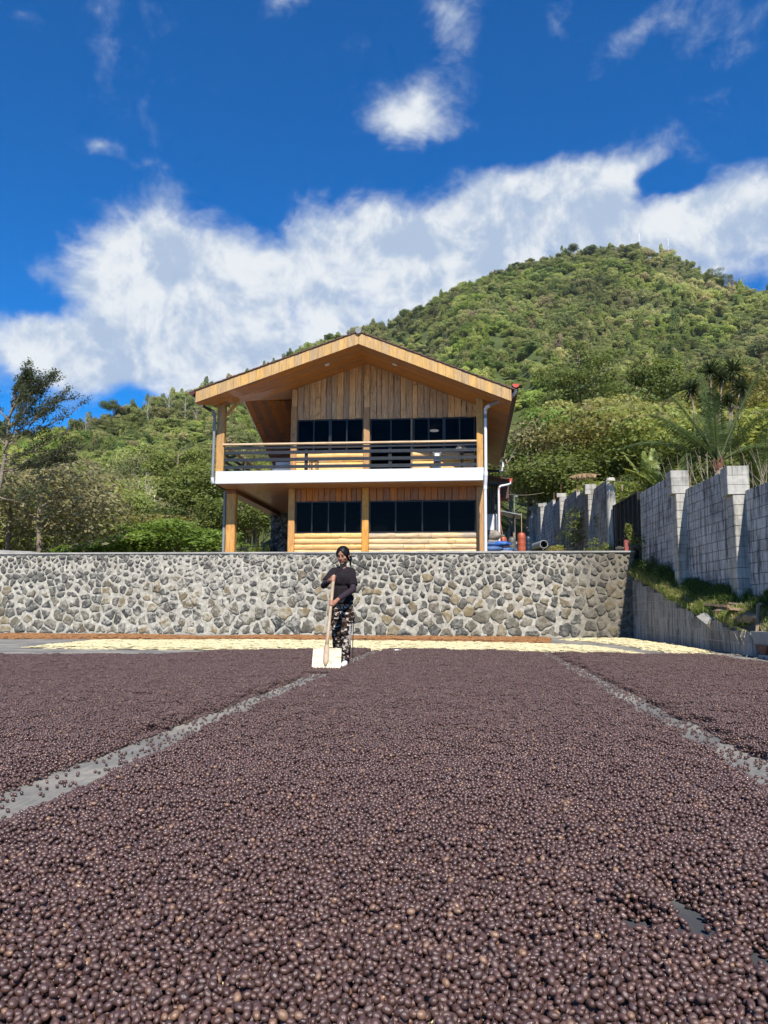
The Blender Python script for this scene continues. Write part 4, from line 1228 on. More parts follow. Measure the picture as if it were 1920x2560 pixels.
# fascia boards: short vertical boards butted along both slopes
x = EL
while x < ER - .02:
    w = random.uniform(.23, .27)
    if x < APX < x + w: w = APX - x
    if w < .04: x = APX; continue
    b = min(ER, x + w); o = random.uniform(-.004, .004)
    part('fascia_board', MB().prism([(x + .003, YF - .025 + o, zs(x)), (b - .003, YF - .025 + o, zs(b)), (b - .003, YF - .025 + o, zs(b) + .385), (x + .003, YF - .025 + o, zs(x) + .385)], (0, .035, 0)), 'fascia_wood')
    x = b if b != x else x + w
    if abs(x - APX) < 1e-6: x = APX + .001
# recessed soffit lamps
for x, y in ((-4.62, 24.35), (-2.37, 24.35)):
    n = Vector((SL if x < APX else -SR, 0, -1)).normalized() * -1
    c = Vector((x, y, zs(x) - .016))
    nn = Vector((-(SL if x < APX else -SR), 0, 1)).normalized()
    part('soffit_lamp', MB().tube([c, c - nn * .018], .085, 18), 'white_plastic')
# ---- gutters and downpipes
gx, gz = 1.50, 7.76
g = MB(); prof = [(gx + .115 * math.cos(a), gz + .115 * math.sin(a)) for a in np.linspace(math.pi, 2 * math.pi, 9)]
for k in range(24):
    y0 = 23.56 + k * .46; y1 = y0 + .455
    mb = MB(); vs = []
    for yy in (y0, y1):
        s = 1.05 if yy == y0 else .98
        for px, pz in prof: vs.append((gx + (px - gx) * s, yy, gz + (pz - gz) * s))
        for px, pz in reversed(prof): vs.append((gx + (px - gx) * s * .93, yy, gz + (pz - gz) * s * .93))
    N = len(prof) * 2
    fs = [tuple(range(N)), tuple(range(2 * N - 1, N - 1, -1))] + [(i, N + i, N + (i + 1) % N, (i + 1) % N) for i in range(N)]
    mb.add(vs, fs); part('gutter_section', mb, 'gutter_dark_red', smooth='auto')
part('gutter_end', MB().prism([(px, 23.555, pz) for px, pz in prof], (0, -.02, 0)), 'gutter_red')
part('eave_board', MB().box(ER + .001, ER + .03, YF + .05, 34.55, 7.30, 7.64), 'gutter_dark_red')
# left gutter stub
gl = MB(); pl = [(EL - .10 + .10 * math.cos(a), 7.80 + .13 * math.sin(a)) for a in np.linspace(math.pi, 2 * math.pi, 9)]
part('gutter_section', MB().prism([(a, 23.56, b) for a, b in pl], (0, .42, 0)), 'gutter_dark_red')
part('gutter_end', MB().prism([(a, 23.55, b) for a, b in pl], (0, -.02, 0)), 'gutter_dark_red')
def pipe(name, pts, r, mat, n=12):
    return part(name, MB().tube(pts, r, n), mat, smooth='auto')
pipe('elbow', [(1.50, 23.75, 7.66), (1.49, 23.80, 7.56), (1.40, 23.9, 7.49), (1.27, 24.0, 7.455)], .062, 'pipe_white')
pipe('downpipe', [(1.30, 24.0, 7.46), (.70, 24.36, 7.315)], .052, 'pipe_grey')
pipe('elbow', [(.72, 24.36, 7.32), (.62, 24.40, 7.28), (.575, 24.42, 7.20), (.570, 24.42, 7.10)], .060, 'pipe_white')
pipe('downpipe', [(.570, 24.42, 7.10), (.560, 24.42, 5.10)], .050, 'pipe_white')
pipe('pipe_collar', [(.570, 24.42, 7.03), (.569, 24.42, 6.90)], .060, 'pipe_grey')
pipe('pipe_collar', [(.561, 24.42, 5.17), (.560, 24.42, 5.02)], .066, 'pipe_white')
pipe('elbow', [(.560, 24.42, 5.04), (.555, 24.43, 4.93), (.545, 24.48, 4.80), (.54, 24.50, 4.70)], .058, 'pipe_white')
pipe('downpipe', [(.54, 24.50, 4.74), (.53, 24.50, 2.44)], .050, 'pipe_white')
pipe('pipe_collar', [(.54, 24.50, 4.72), (.54, 24.50, 4.60)], .060, 'pipe_white')
pipe('elbow', [(-8.93, 23.85, 7.72), (-8.92, 23.88, 7.60), (-8.84, 23.98, 7.50), (-8.74, 24.06, 7.47)], .060, 'pipe_white')
pipe('downpipe', [(-8.78, 24.04, 7.48), (-8.56, 24.44, 7.38)], .052, 'black_plastic')
pipe('elbow', [(-8.60, 24.40, 7.40), (-8.50, 24.46, 7.36), (-8.46, 24.47, 7.28), (-8.455, 24.47, 7.18)], .058, 'pipe_grey')
pipe('downpipe', [(-8.455, 24.47, 7.2), (-8.455, 24.47, 5.05)], .048, 'pipe_grey')
pipe('elbow', [(-8.455, 24.47, 5.10), (-8.455, 24.47, 5.0), (-8.45, 24.52, 4.93)], .060, 'pipe_white')
pipe('downpipe', [(-8.42, 25.72, 4.82), (-8.42, 25.72, 2.44)], .050, 'pipe_grey')
pipe('downpipe', [(.66, 34.3, 7.02), (1.40, 34.3, 6.98)], .06, 'black_plastic')
pipe('elbow', [(1.38, 34.3, 6.98), (1.50, 34.3, 7.02), (1.54, 34.3, 7.16), (1.50, 34.3, 7.40)], .07, 'pipe_white')

# ---- things in and on the house
fan = empty('pedestal_fan', (-.22, 25.05, 5.316), 'black pedestal fan at the right end of the balcony', 'fan')
MB().lathe(-.22, 25.05, [(.17, 0), (.17, .02), (.05, .05), (.022, .08), (.022, .52), (.05, .55), (.075, .78), (.05, .80)], 16, 5.316).build('stand', 'black_plastic', fan, 'auto')
hd = MB(); 
hd.tube([(-.22, 24.97, 6.06), (-.22, 25.10, 6.08)], [.16, .10], 18); hd.build('fan_head', 'black_plastic', fan, 'auto')
for k in range(10):
    a = k * math.pi / 5
    MB().tube([(-.22, 24.955, 6.06), (-.22 + .165 * math.cos(a), 24.955, 6.06 + .165 * math.sin(a))], .004, 5).build('guard_wire', 'steel', fan)
chair = empty('metal_chair', (.02, 25.1, 5.316), 'black tube framed chair next to the fan on the balcony', 'chair')
for dx in (-.2, .2):
    for dy in (-.2, .2): MB().tube([(.02 + dx, 25.1 + dy, 5.316), (.02 + dx * .9, 25.1 + dy * .9, 5.78)], .012, 6).build('leg', 'black_plastic', chair)
MB().box(-.18, .22, 24.9, 25.3, 5.77, 5.80, .008).build('seat', 'black_plastic', chair)
MB().box(-.16, .20, 25.28, 25.30, 5.95, 6.2, .006).build('backrest', 'black_plastic', chair)
for dx in (-.18, .18): MB().tube([(.02 + dx, 25.29, 5.78), (.02 + dx, 25.30, 6.22)], .012, 6).build('back_post', 'black_plastic', chair)
disp = empty('water_dispenser', (-1.02, 25.2, 5.316), 'white and chrome drinks dispenser on the balcony, left of the fan', 'dispenser')
MB().box(-1.14, -.90, 25.1, 25.32, 5.316, 5.95, .015).build('casing', 'steel', disp)
MB().box(-1.09, -.95, 25.085, 25.10, 5.62, 5.92, .004).build('front_panel', 'white_plastic', disp)
MB().lathe(-1.02, 25.0, [(.085, 0), (.095, .02), (.095, .12), (.07, .14)], 16, 5.50).build('drip_tray', 'rust', disp, 'auto')
for dx in (-.13, -.02, .12): MB().tube([(-1.02 + dx, 25.2, 5.95), (-1.02 + dx, 25.2, 6.06)], .03, 10).build('tap', 'steel', disp)
MB().box(-1.20, -.84, 25.16, 25.22, 6.0, 6.03, .004).build('rack', 'steel', disp)
sofa = empty('cushioned_sofa', (-6.3, 26.6, 5.316), 'wooden veranda sofa with pale cushions behind the left railing', 'sofa')
MB().box(-6.95, -5.9, 26.2, 26.8, 5.52, 5.60, .01).build('seat_frame', 'old_wood', sofa)
for x in (-6.92, -5.96):
    for y in (26.24, 26.74): MB().box(x - .035, x + .035, y - .035, y + .035, 5.316, 5.9 if y > 26.5 else 5.72, .005).build('leg', 'old_wood', sofa)
MB().box(-6.9, -5.95, 26.2, 26.72, 5.605, 5.70, .03).build('seat_cushion', 'sack_white', sofa)
MB().box(-6.9, -5.95, 26.68, 26.80, 5.70, 6.03, .03).build('back_cushion', 'sack_white', sofa)
tb = empty('low_table', (-5.25, 25.25, 5.316), 'small dark wooden side table by the first balcony baluster', 'table')
MB().box(-5.30, -5.05, 24.95, 25.35, 5.75, 5.78, .005).build('tabletop', 'old_wood', tb)
for x in (-5.28, -5.07):
    for y in (24.98, 25.32): MB().box(x - .02, x + .02, y - .02, y + .02, 5.316, 5.75).build('leg', 'old_wood', tb)
arm = empty('wooden_armchair', (-7.2, 28, 5.316), 'dark wooden armchair on the veranda beside the pale sofa', 'chair')
MB().box(-7.5, -6.9, 27.7, 28.3, 5.70, 5.76, .01).build('seat', 'old_wood', arm)
MB().box(-7.5, -6.9, 28.25, 28.32, 5.76, 6.2, .01).build('backrest', 'old_wood', arm)
for x in (-7.47, -6.93):
    for y in (27.73, 28.28): MB().box(x - .03, x + .03, y - .03, y + .03, 5.316, 5.7).build('leg', 'old_wood', arm)
# indoors, just visible through the dark glass
for i, x in enumerate((-5.2, -4.2, -1.8, -.6)):
    t = empty('work_table', (x, 28.4, 2.47), ['worktop seen through the left end of the lower left window', 'worktop seen through the right half of the lower left window', 'worktop seen in the middle of the lower right window', 'worktop seen at the right end of the lower right window'][i], 'table', 'worktops inside the lower storey')
    MB().box(x - .42, x + .42, 28.0, 28.7, 3.50, 3.55, .005).build('tabletop', 'log_wood', t)
    for dx in (-.38, .38):
        for y in (28.05, 28.65): MB().box(x + dx - .03, x + dx + .03, y - .03, y + .03, 2.47, 3.5).build('leg', 'old_wood', t)
for x, lab in ((-3.68, 'pale paper notice inside the lower left window corner'), (-2.98, 'large pale notice inside the lower right window, beside the middle post'), (-3.28, 'narrow pale notice just right of the middle lower post')):
    w = .09 if 'large' not in lab else .22
    if 'narrow' in lab: w = .03
    tag(MB().box(x - w, x + w, 25.70, 25.712, 3.37, 3.60, .002).build('paper_notice', 'handrail_wood'), lab, 'notice')
cf = empty('ceiling_fan', (-3.9, 27.2, 4.2), 'white ceiling fan behind the lower left window', 'fan')
MB().tube([(-3.9, 27.2, 4.8), (-3.9, 27.2, 4.28)], .012, 6).build('rod', 'white_plastic', cf)
MB().tube([(-3.9, 27.2, 4.30), (-3.9, 27.2, 4.20)], .05, 12).build('motor', 'white_plastic', cf)
for a in (20, 140, 260):
    MB().beam((-3.9, 27.2, 4.24), (-3.9 + .5 * math.cos(rad(a)), 27.2 + .5 * math.sin(rad(a)), 4.22), .10, .008).build('blade', 'white_plastic', cf)
tag(MB().lathe(-1.22, 27.6, [(.16, 0), (.16, .03)], 20, 7.28).build('ceiling_lamp', 'lit_lamp'), 'lit round ceiling lamp glowing behind the upper right window', 'lamp')
# ================================================================== HILLS
# crest line: azimuth from the patio (rad), tangent of its height angle, distance
CREST = [(-1.60, .10, 380), (-1.0, .16, 380), (-0.662, .185, 380), (-0.581, .194, 380), (-0.548, .202, 380), (-0.500, .213, 385), (-0.475, .225, 390), (-0.450, .241, 395), (-0.416, .256, 405),
         (-0.383, .268, 420), (-0.361, .274, 440), (-0.302, .298, 520), (-0.233, .331, 640), (-0.173, .361, 700), (-0.081, .394, 740), (-0.014, .431, 760), (0.065, .455, 770),
         (0.131, .472, 780), (0.192, .470, 780), (0.232, .462, 780), (0.263, .448, 770), (0.297, .420, 760), (0.323, .403, 750), (0.370, .378, 730), (0.480, .312, 700), (0.9, .2, 650), (1.6, .1, 600)]
ca = [c[0] for c in CREST]; ch = [c[1] for c in CREST]; cr = [c[2] for c in CREST]
def hill_z(x, y):
    r = math.hypot(x, y); a = math.atan2(x, y)
    R = float(np.interp(a, ca, cr)); T_ = float(np.interp(a, ca, ch))
    r0 = float(np.interp(a, [-.6, -.35, -.2, 0.0, .3, .6], [60, 62, 70, 62, 48, 40]))
    z0 = float(np.interp(a, [-.6, -.3, 0, .15, .6], [2.4, 2.8, 6.5, 7.6, 5.0]))
    Rr = R + 22 * mnoise.noise((a * 9, 1.0, 0)) 
    t = (r - r0) / (Rr - r0)
    if t <= 0: return z0 - 0.22 * (r0 - r)
    if t <= 1:
        s = t ** 1.10 * (0.72 + 0.28 * t)
        z = z0 + (T_ * Rr - z0) * s
        rid = mnoise.noise((a * 7.5 + .35 * t, t * 1.4, 3)) * .55 + mnoise.noise((x * .011, y * .011, 5)) * .45
        gully = -abs(mnoise.noise((a * 6.0 + t * .7, 0.6 * t, 11)))
        w = math.sin(math.pi * min(1, t)) ** .8
        return z + w * (R * .045 * rid + R * .10 * gully) + 1.5 * mnoise.noise((x * .04, y * .04, 2)) * min(1, t * 6)
    return T_ * Rr - (r - Rr) * .42
na, nr = 240, 110
vs = []; fs = []
for j in range(nr + 1):
    for i in range(na + 1):
        a = -1.5 + 3.0 * i / na
        R = float(np.interp(a, ca, cr)); r = 36 + (R * 1.5 - 36) * (j / nr) ** 1.35
        x, y = r * math.sin(a), r * math.cos(a); vs.append((x, y, hill_z(x, y) - (0.0 if j else 6)))
for j in range(nr):
    for i in range(na): k = j * (na + 1) + i; fs.append((k, k + 1, k + na + 2, k + na + 1))
struct(mesh('forested_mountain', vs, fs, 'hill_undergrowth', smooth=True))

# ================================================================== FOLIAGE SHAPES
def leaf_cloud(lobes, nleaf, size, up=0.35, seed=1, shape=0.62, fill=0.25):
    """lobes: (centre, radii). Small bent leaf sprays over and inside every lobe."""
    rng = np.random.RandomState(seed)
    C_ = np.array([l[0] for l in lobes], float); Rr = np.array([l[1] for l in lobes], float)
    area = (Rr.prod(axis=1)) ** (2 / 3); pr = area / area.sum()
    k = rng.choice(len(lobes), nleaf, p=pr)
    d = rng.normal(size=(nleaf, 3)); d[:, 2] = np.where(rng.rand(nleaf) < up, np.abs(d[:, 2]), d[:, 2]); d /= np.linalg.norm(d, axis=1)[:, None]
    q = np.where(rng.rand(nleaf) < fill, rng.uniform(.3, .85, nleaf), rng.uniform(.82, 1.08, nleaf))
    c = C_[k] + d * Rr[k] * q[:, None]
    nrm = d + rng.normal(size=(nleaf, 3)) * 0.5 + np.array([0, -.2, .5]); nrm /= np.linalg.norm(nrm, axis=1)[:, None]
    t = np.cross(nrm, rng.normal(size=(nleaf, 3))); t /= np.linalg.norm(t, axis=1)[:, None]; b = np.cross(nrm, t)
    s = size * rng.uniform(.6, 1.35, nleaf)[:, None]
    v = np.stack([c - t * s, c - b * s * shape * .8 + t * s * .1, c + t * s * 1.0 - nrm * s * .25, c + b * s * shape * .8 + t * s * .1], axis=1).reshape(-1, 3)
    f = np.arange(nleaf * 4).reshape(-1, 4)
    return v, f
def cloud_mesh(name, v, f, mat):
    me = bpy.data.meshes.new(name)
    me.vertices.add(len(v)); me.vertices.foreach_set('co', v.astype(np.float32).ravel())
    me.loops.add(f.size); me.loops.foreach_set('vertex_index', f.astype(np.int32).ravel())
    me.polygons.add(len(f)); me.polygons.foreach_set('loop_start', np.arange(0, f.size, f.shape[1], dtype=np.int32)); me.polygons.foreach_set('loop_total', np.full(len(f), f.shape[1], dtype=np.int32))
    me.update(); me.validate(); me.materials.append(MATS[mat])
    return me
def round_lobes(seed, n=9, w=1.0, h=.75, spread=.6, lr=(.34, .55)):
    rng = random.Random(seed); L = []
    for _ in range(n):
        a = rng.random() * 6.283; q = spread * math.sqrt(rng.random()); z = rng.uniform(-.35, .65)
        k = rng.uniform(*lr)
        L.append(((w * q * math.cos(a), w * q * math.sin(a), h * z * (1 - .5 * q)), (k * w, k * w, k * h * .9)))
    return L
def flat_lobes(seed, n=8):
    rng = random.Random(seed); L = []
    for i in range(n):
        a = rng.random() * 6.283; q = .75 * math.sqrt(rng.random())
        k = rng.uniform(.28, .45); L.append(((q * math.cos(a), q * math.sin(a), rng.uniform(-.25, .3)), (k, k, k * .38)))
    return L
# forest on the slopes: one mass of crowns (unit radius shapes)
FT = []
for k in range(12):
    v, f = leaf_cloud(round_lobes(k, 8 + k, 1, .8, .7, (.22, .48)) if k < 8 else (flat_lobes(k, 12) if k < 10 else round_lobes(k, 7, .62, 1.5, .5, (.3, .5))), 2600, 0.058, .6, k, .7)
    FT.append((v.tolist(), [tuple(q) for q in f.tolist()]))
rng = random.Random(5)
P = []; S_ = []; VI = []
def taken(): pass
for _ in range(118000):
    a = rng.uniform(-1.15, 1.10); t = rng.random() ** .62
    R = float(np.interp(a, ca, cr)); r = 118 + (R * 1.04 - 118) * t
    x, y = r * math.sin(a), r * math.cos(a)
    if rng.random() > 0.19: continue
    z = hill_z(x, y); s = rng.uniform(2.6, 4.6) + rng.random() ** 3 * 4.5
    s *= min(1.0, max(.55, r / 620))
    if rng.random() < .05: s *= 1.35
    P.append((x, y, z + s * rng.uniform(.3, .9))); S_.append((s, s, s * rng.uniform(.95, 1.4))); VI.append(rng.choice((0, 1, 2, 3, 4, 5, 6, 7, 0, 2, 4, 6, 8, 9) + ((10, 11) if r < 330 else ())))
n = len(P); rot = np.zeros((n, 3)); rot[:, 2] = np.random.uniform(0, 6.28, n); rot[:, 0] = np.random.normal(0, .12, n)
o = inst_object('mountain_forest', FT, P, rot, np.array(S_), np.array(VI), 'forest_leaf', smooth=False)
tag(o, 'dense green forest covering the mountain and the lower ridge behind the house', 'forest')
print('forest', n)

# ================================================================== SINGLE TREES
def limb_mesh(seed, h, r, nl=6, spread=.55, rise=.5, mat='bark', sub=2, base=.45, top=.95, twigs=0):
    rng = random.Random(seed); mb = MB(); pts = []; bend = (rng.uniform(-.06, .06), rng.uniform(-.06, .06))
    for k in range(7):
        t = k / 6; pts.append((h * bend[0] * math.sin(t * 3), h * bend[1] * math.sin(t * 2.4), h * top * t))
    mb.tube(pts, [r * (1 - .75 * (k / 6)) for k in range(7)], 7)
    tips = []
    for i in range(nl):
        t = base + (1 - base) * (i + .5) / nl; a = i * 2.4 + rng.uniform(-.4, .4)
        i0 = min(5, int(t * 6)); p = Vector(pts[i0]).lerp(Vector(pts[i0 + 1]), t * 6 - i0)
        L = h * spread * rng.uniform(.7, 1.1) * (1.15 - .5 * t); cur = p; d = Vector((math.cos(a), math.sin(a), rise * rng.uniform(.5, 1.4))).normalized()
        bp = [cur.copy()]
        for q in range(4):
            d = (d + Vector((rng.uniform(-.25, .25), rng.uniform(-.25, .25), rng.uniform(-.1, .25)))).normalized(); cur = cur + d * L / 4; bp.append(cur.copy())
            if sub and q >= 1:
                e = (d + Vector((rng.uniform(-.9, .9), rng.uniform(-.9, .9), rng.uniform(-.2, .6)))).normalized()
                p2 = cur + e * L * .3; p3 = p2 + (e + Vector((0, 0, .2))) * L * .15
                mb.tube([cur, p2, p3], [r * .16, r * .09, r * .03], 4, False); tips.append(p3)
                if twigs:
                    for _ in range(twigs):
                        w_ = (e + Vector((rng.uniform(-.9, .9), rng.uniform(-.9, .9), rng.uniform(-.3, .7)))).normalized()
                        mb.tube([p2, p2 + w_ * L * .16, p2 + w_ * L * .26 + Vector((0, 0, L * .04))], [r * .06, r * .04, r * .015], 3, False)
        mb.tube(bp, [r * .38 * (1 - .75 * q / 4) for q in range(5)], 5, False); tips.append(cur.copy())
    return mb, tips
def mb_mesh(mb, name, mat, smooth=True):
    me = bpy.data.meshes.new(name); me.from_pydata(mb.v, [], mb.f)
    if smooth: me.polygons.foreach_set('use_smooth', [True] * len(me.polygons))
    me.materials.append(MATS[mat]); return me
TREE = {}
def tree_type(key, leaf, lobes_fn, nleaf, size, h, w, bark='bark', trunk_r=.16, nv=3, crown_base=.35, up=.6, shape=.6, fill=.25):
    out = []
    for k in range(nv):
        mb, tips = limb_mesh(hash(key) % 97 * 0 + k * 7 + len(key), 1.0, trunk_r * .12, 6, .24, .9, bark, base=.35, top=.85)
        tm = mb_mesh(mb, 'trunk', bark)
        L = []
        for (c, r) in lobes_fn(k * 11 + len(key)):
            L.append(((c[0] * w, c[1] * w, crown_base + (1 - crown_base) * (.46 + c[2] * .55)), (r[0] * w, r[1] * w, r[2] * (1 - crown_base) * .62)))
        v, f = leaf_cloud(L, nleaf, size, up, k + 3, shape, fill)
        out.append((tm, cloud_mesh('crown', v, f, leaf)))
    TREE[key] = out
tree_type('mid', 'leaf_mid', lambda s: round_lobes(s, 13, 1, .95, .75, (.25, .42)), 5200, .017, 1, .46)
tree_type('dark', 'leaf_dark', lambda s: round_lobes(s, 13, 1, 1.0, .72, (.26, .42)), 5200, .017, 1, .45)
tree_type('bright', 'leaf_bright', lambda s: round_lobes(s, 12, 1, .95, .7, (.26, .42)), 5200, .017, 1, .45, nv=2)
tree_type('yellow', 'leaf_yellow_green', lambda s: round_lobes(s, 14, 1, .75, .85, (.24, .38)), 6000, .017, 1, .55)
tree_type('olive', 'leaf_olive', lambda s: flat_lobes(s, 18), 6000, .016, 1, .75, crown_base=.45)
tree_type('tiered', 'leaf_dark', lambda s: [((l[0][0], l[0][1], l[0][2] * 2.2), l[1]) for l in flat_lobes(s, 18)], 5200, .017, 1, .50, crown_base=.30)
tree_type('bushy', 'leaf_mid', lambda s: round_lobes(s, 16, 1, 1.1, .8, (.25, .42)), 6500, .018, 1, .55, crown_base=.06)
tree_type('bushy_brown', 'leaf_grey_brown', lambda s: round_lobes(s, 16, 1, 1.1, .8, (.25, .42)), 5500, .017, 1, .55, crown_base=.10)
tree_type('sparse', 'leaf_grey_brown', lambda s: round_lobes(s, 12, 1, .9, .75, (.25, .4)), 3600, .014, 1, .45, 'bark', fill=.5)
def bare_type(key, nv=3):
    out = []
    for k in range(nv):
        mb, tips = limb_mesh(k * 5 + 2, 1.0, .014, 13, .36, 1.3, 'bark_pale', base=.25, top=.95, twigs=4)
        out.append((mb_mesh(mb, 'trunk', 'bark_pale'), None))
    TREE[key] = out
bare_type('bare')
_roots = {}
def place_tree(key, name, x, y, z, h, label, group=None, wide=1.0, var=None, rz=None):
    vs_ = TREE[key]; k = (len(_roots) if var is None else var) % len(vs_)
    root = empty(name, (x, y, z), label, 'tree', group, random.uniform(0, 6.28) if rz is None else rz)
    root.scale = (h * wide, h * wide, h)
    t = bpy.data.objects.new('trunk', vs_[k][0]); COL.objects.link(t); t.parent = root
    if vs_[k][1] is not None:
        c = bpy.data.objects.new('crown', vs_[k][1]); COL.objects.link(c); c.parent = root
    _roots[len(_roots)] = root
    return root
def at(px, r):
    """world x,y for an azimuth measured on the site plan (deg right of the patio axis) and a distance"""
    return r * math.sin(rad(px)), r * math.cos(rad(px))
KINDL = {'bushy': 'low leafy tree', 'mid': 'mid green tree', 'dark': 'dark green tree', 'bright': 'bright green tree', 'yellow': 'yellow-green tree', 'olive': 'olive brown tree',
         'tiered': 'dark tiered tree', 'sparse': 'greyish tree', 'bare': 'pale leafless tree'}
KINDN = {'bushy': 'broadleaf_tree', 'bushy_brown': 'broadleaf_tree', 'mid': 'broadleaf_tree', 'dark': 'broadleaf_tree', 'bright': 'broadleaf_tree', 'yellow': 'broadleaf_tree', 'olive': 'flat_topped_tree', 'tiered': 'tiered_tree', 'sparse': 'sparse_tree', 'bare': 'bare_tree'}
# belt of separate trees between the yard and the foot of the slopes
rng = random.Random(21)
spots = []
ORD = ['first', 'second', 'third', 'fourth', 'fifth', 'sixth', 'seventh', 'eighth', 'ninth', 'tenth', 'eleventh', 'twelfth'] + ['%dth' % k if k % 10 > 3 or k % 10 == 0 or k < 20 else '%d%s' % (k, ['st', 'nd', 'rd'][k % 10 - 1]) for k in range(13, 60)]
def belt(n, a0, a1, r0, r1, kinds, h0, h1, where):
    c = 0; tries = 0; mine = []
    while c < n and tries < 4000:
        tries += 1
        a = rng.uniform(a0, a1); r = rng.uniform(r0, r1); x, y = at(a, r)
        if any(math.hypot(x - q[0], y - q[1]) < q[2] for q in spots): continue
        key = rng.choice(kinds); h = rng.uniform(h0, h1); spots.append((x, y, h * .36)); c += 1
        z = max(hill_z(x, y) if r > 46 else 2.4, 2.3) - .3
        if x > 0 and y < 60: z = max(z, min(ground_right(5.3, y), 8) - .3)
        mine.append((x / y, place_tree(key, KINDN[key], x, y, z, h, 'tree', 'trees %s' % where), key))
    mine.sort(key=lambda m: m[0])
    for i, (_, o_, key) in enumerate(mine): o_['label'] = '%s, %s from the left %s' % (KINDL[key], ORD[i], where)
belt(30, -40, -21, 84, 122, ['mid', 'yellow', 'yellow', 'sparse', 'mid', 'yellow'], 9, 13, 'at the foot of the left ridge')
belt(18, -38, -22, 62, 82, ['mid', 'yellow', 'sparse', 'yellow'], 8, 11, 'left of the house, in front of the ridge')
belt(16, -21, -8, 70, 120, ['mid', 'dark', 'mid'], 9, 13, 'behind the left side of the house')
belt(14, 1.5, 13, 62, 82, ['yellow', 'yellow', 'olive', 'mid'], 8, 11, 'right behind the house')
belt(26, 2, 24, 84, 122, ['yellow', 'yellow', 'mid', 'yellow'], 9, 13, 'at the foot of the mountain')
belt(22, 8, 26, 125, 165, ['tiered', 'tiered', 'dark'], 15, 20, 'in the dark stand below the mountain')
belt(12, 14, 27, 60, 82, ['yellow', 'mid', 'olive'], 9, 12, 'behind the palms')
belt(16, 28, 52, 38, 90, ['yellow', 'mid', 'dark', 'olive'], 7, 11, 'beyond the boundary wall, right of the photo')
belt(14, -56, -38, 45, 110, ['mid', 'yellow', 'bushy'], 8, 11, 'far left of the house')
# single trees one can point at
def T_(key, az, r, h, label, wide=1.0, z=None, name=None, var=None):
    x, y = at(az, r)
    if z is None: z = max(hill_z(x, y) if r > 46 else 2.4, 2.3)
    spots.append((x, y, 1))
    return place_tree(key, name or KINDN[key], x, y, z - .2, h, label, None, wide, var)
# ================================================================== NAMED TREES
T_('dark', -18.7, 52, 8.3, 'big dark green tree behind the left corner post of the house', 1.15, 2.4)
T_('dark', -15.9, 57, 8.8, 'dark green tree seen between the lower veranda post and the rubble wall', 1.1, 2.4)
T_('dark', -21.2, 56, 6.2, 'dark rounded tree just left of the big dark tree by the house', 1.1, 2.4)
T_('dark', -17.0, 47, 5.6, 'smaller dark green tree in front of the big dark tree by the house', 1.3, 2.4)
for a, r, h, lab in ((-27.2, 55, 5.2, 'left one of the low olive brown spreading trees above the hedge'), (-24.4, 53, 5.5, 'middle one of the low olive brown spreading trees above the hedge'), (-21.9, 51, 5.3, 'right one of the low olive brown spreading trees above the hedge')):
    T_('olive', a, r, h, lab, 1.35, 2.3, 'spreading_tree')
for i, (a, r, h) in enumerate(((-28.6, 43, 1.9), (-26.7, 43, 2.3), (-24.7, 42, 2.6), (-22.8, 41, 2.9), (-21.0, 40, 3.2))):
    T_('bright', a, r, h + .4, ['low bright green shrub at the far left end of the hedge', 'second bright green shrub from the left end of the hedge', 'middle bright green shrub of the hedge', 'bright green shrub of the hedge, next to the tallest one', 'tallest bright green shrub of the hedge, nearest the house'][i], 2.2, 2.0, 'hedge_shrub')
for i, (a, r, h) in enumerate(((-32.4, 38, 5.2), (-30.2, 36, 5.6), (-28.9, 47, 5.6))):
    T_('bushy_brown' if i < 2 else 'bushy', a, r, h, ['brownish leafy tree at the left edge, under the tall sparse tree', 'brownish leafy tree above the left end of the stone wall', 'mid green tree between the brownish tree and the olive spreading trees'][i], 1.4, 2.3)
T_('bushy', -34.0, 46, 7.0, 'mid green tree at the very left edge behind the brownish tree', 1.2, 2.3)
T_('yellow', -31.3, 50, 6.3, 'yellow-green tree showing low behind the brownish trees at the left edge', 1.3, 2.3)
for i, (a, r, h, l) in enumerate(((-27.3, 74, 7.5, 'white leafless tree in front of the ridge, left of the fan shaped one'), (-23.4, 72, 7.0, 'pale fan shaped leafless tree above the olive spreading trees'), (-21.9, 74, 6.6, 'pale leafless tree next to the fan shaped one, nearer the house'), (-25.0, 76, 5.5, 'small pale leafless tree between the white one and the fan shaped one'))):
    T_('bare', a, r, h + 1.5, l, 1.3)
for i, (a, r, h, l) in enumerate(((-23.7, 385, 14, 'pale bare tree at the foot of the ridge crest, leftmost of the row'), (-22.3, 385, 16, 'tallest pale bare tree in the row under the ridge crest'), (-21.2, 380, 14, 'pale bare tree third in the row under the ridge crest'), (-20.4, 372, 12, 'pale bare tree in the row under the ridge crest, nearest the roof'),
                                (-25.9, 250, 9, 'pale slender bare tree halfway up the left ridge'), (-28.0, 360, 12, 'pale bare tree on the low end of the left ridge'))):
    T_('bare', a, r, h, l, .9)
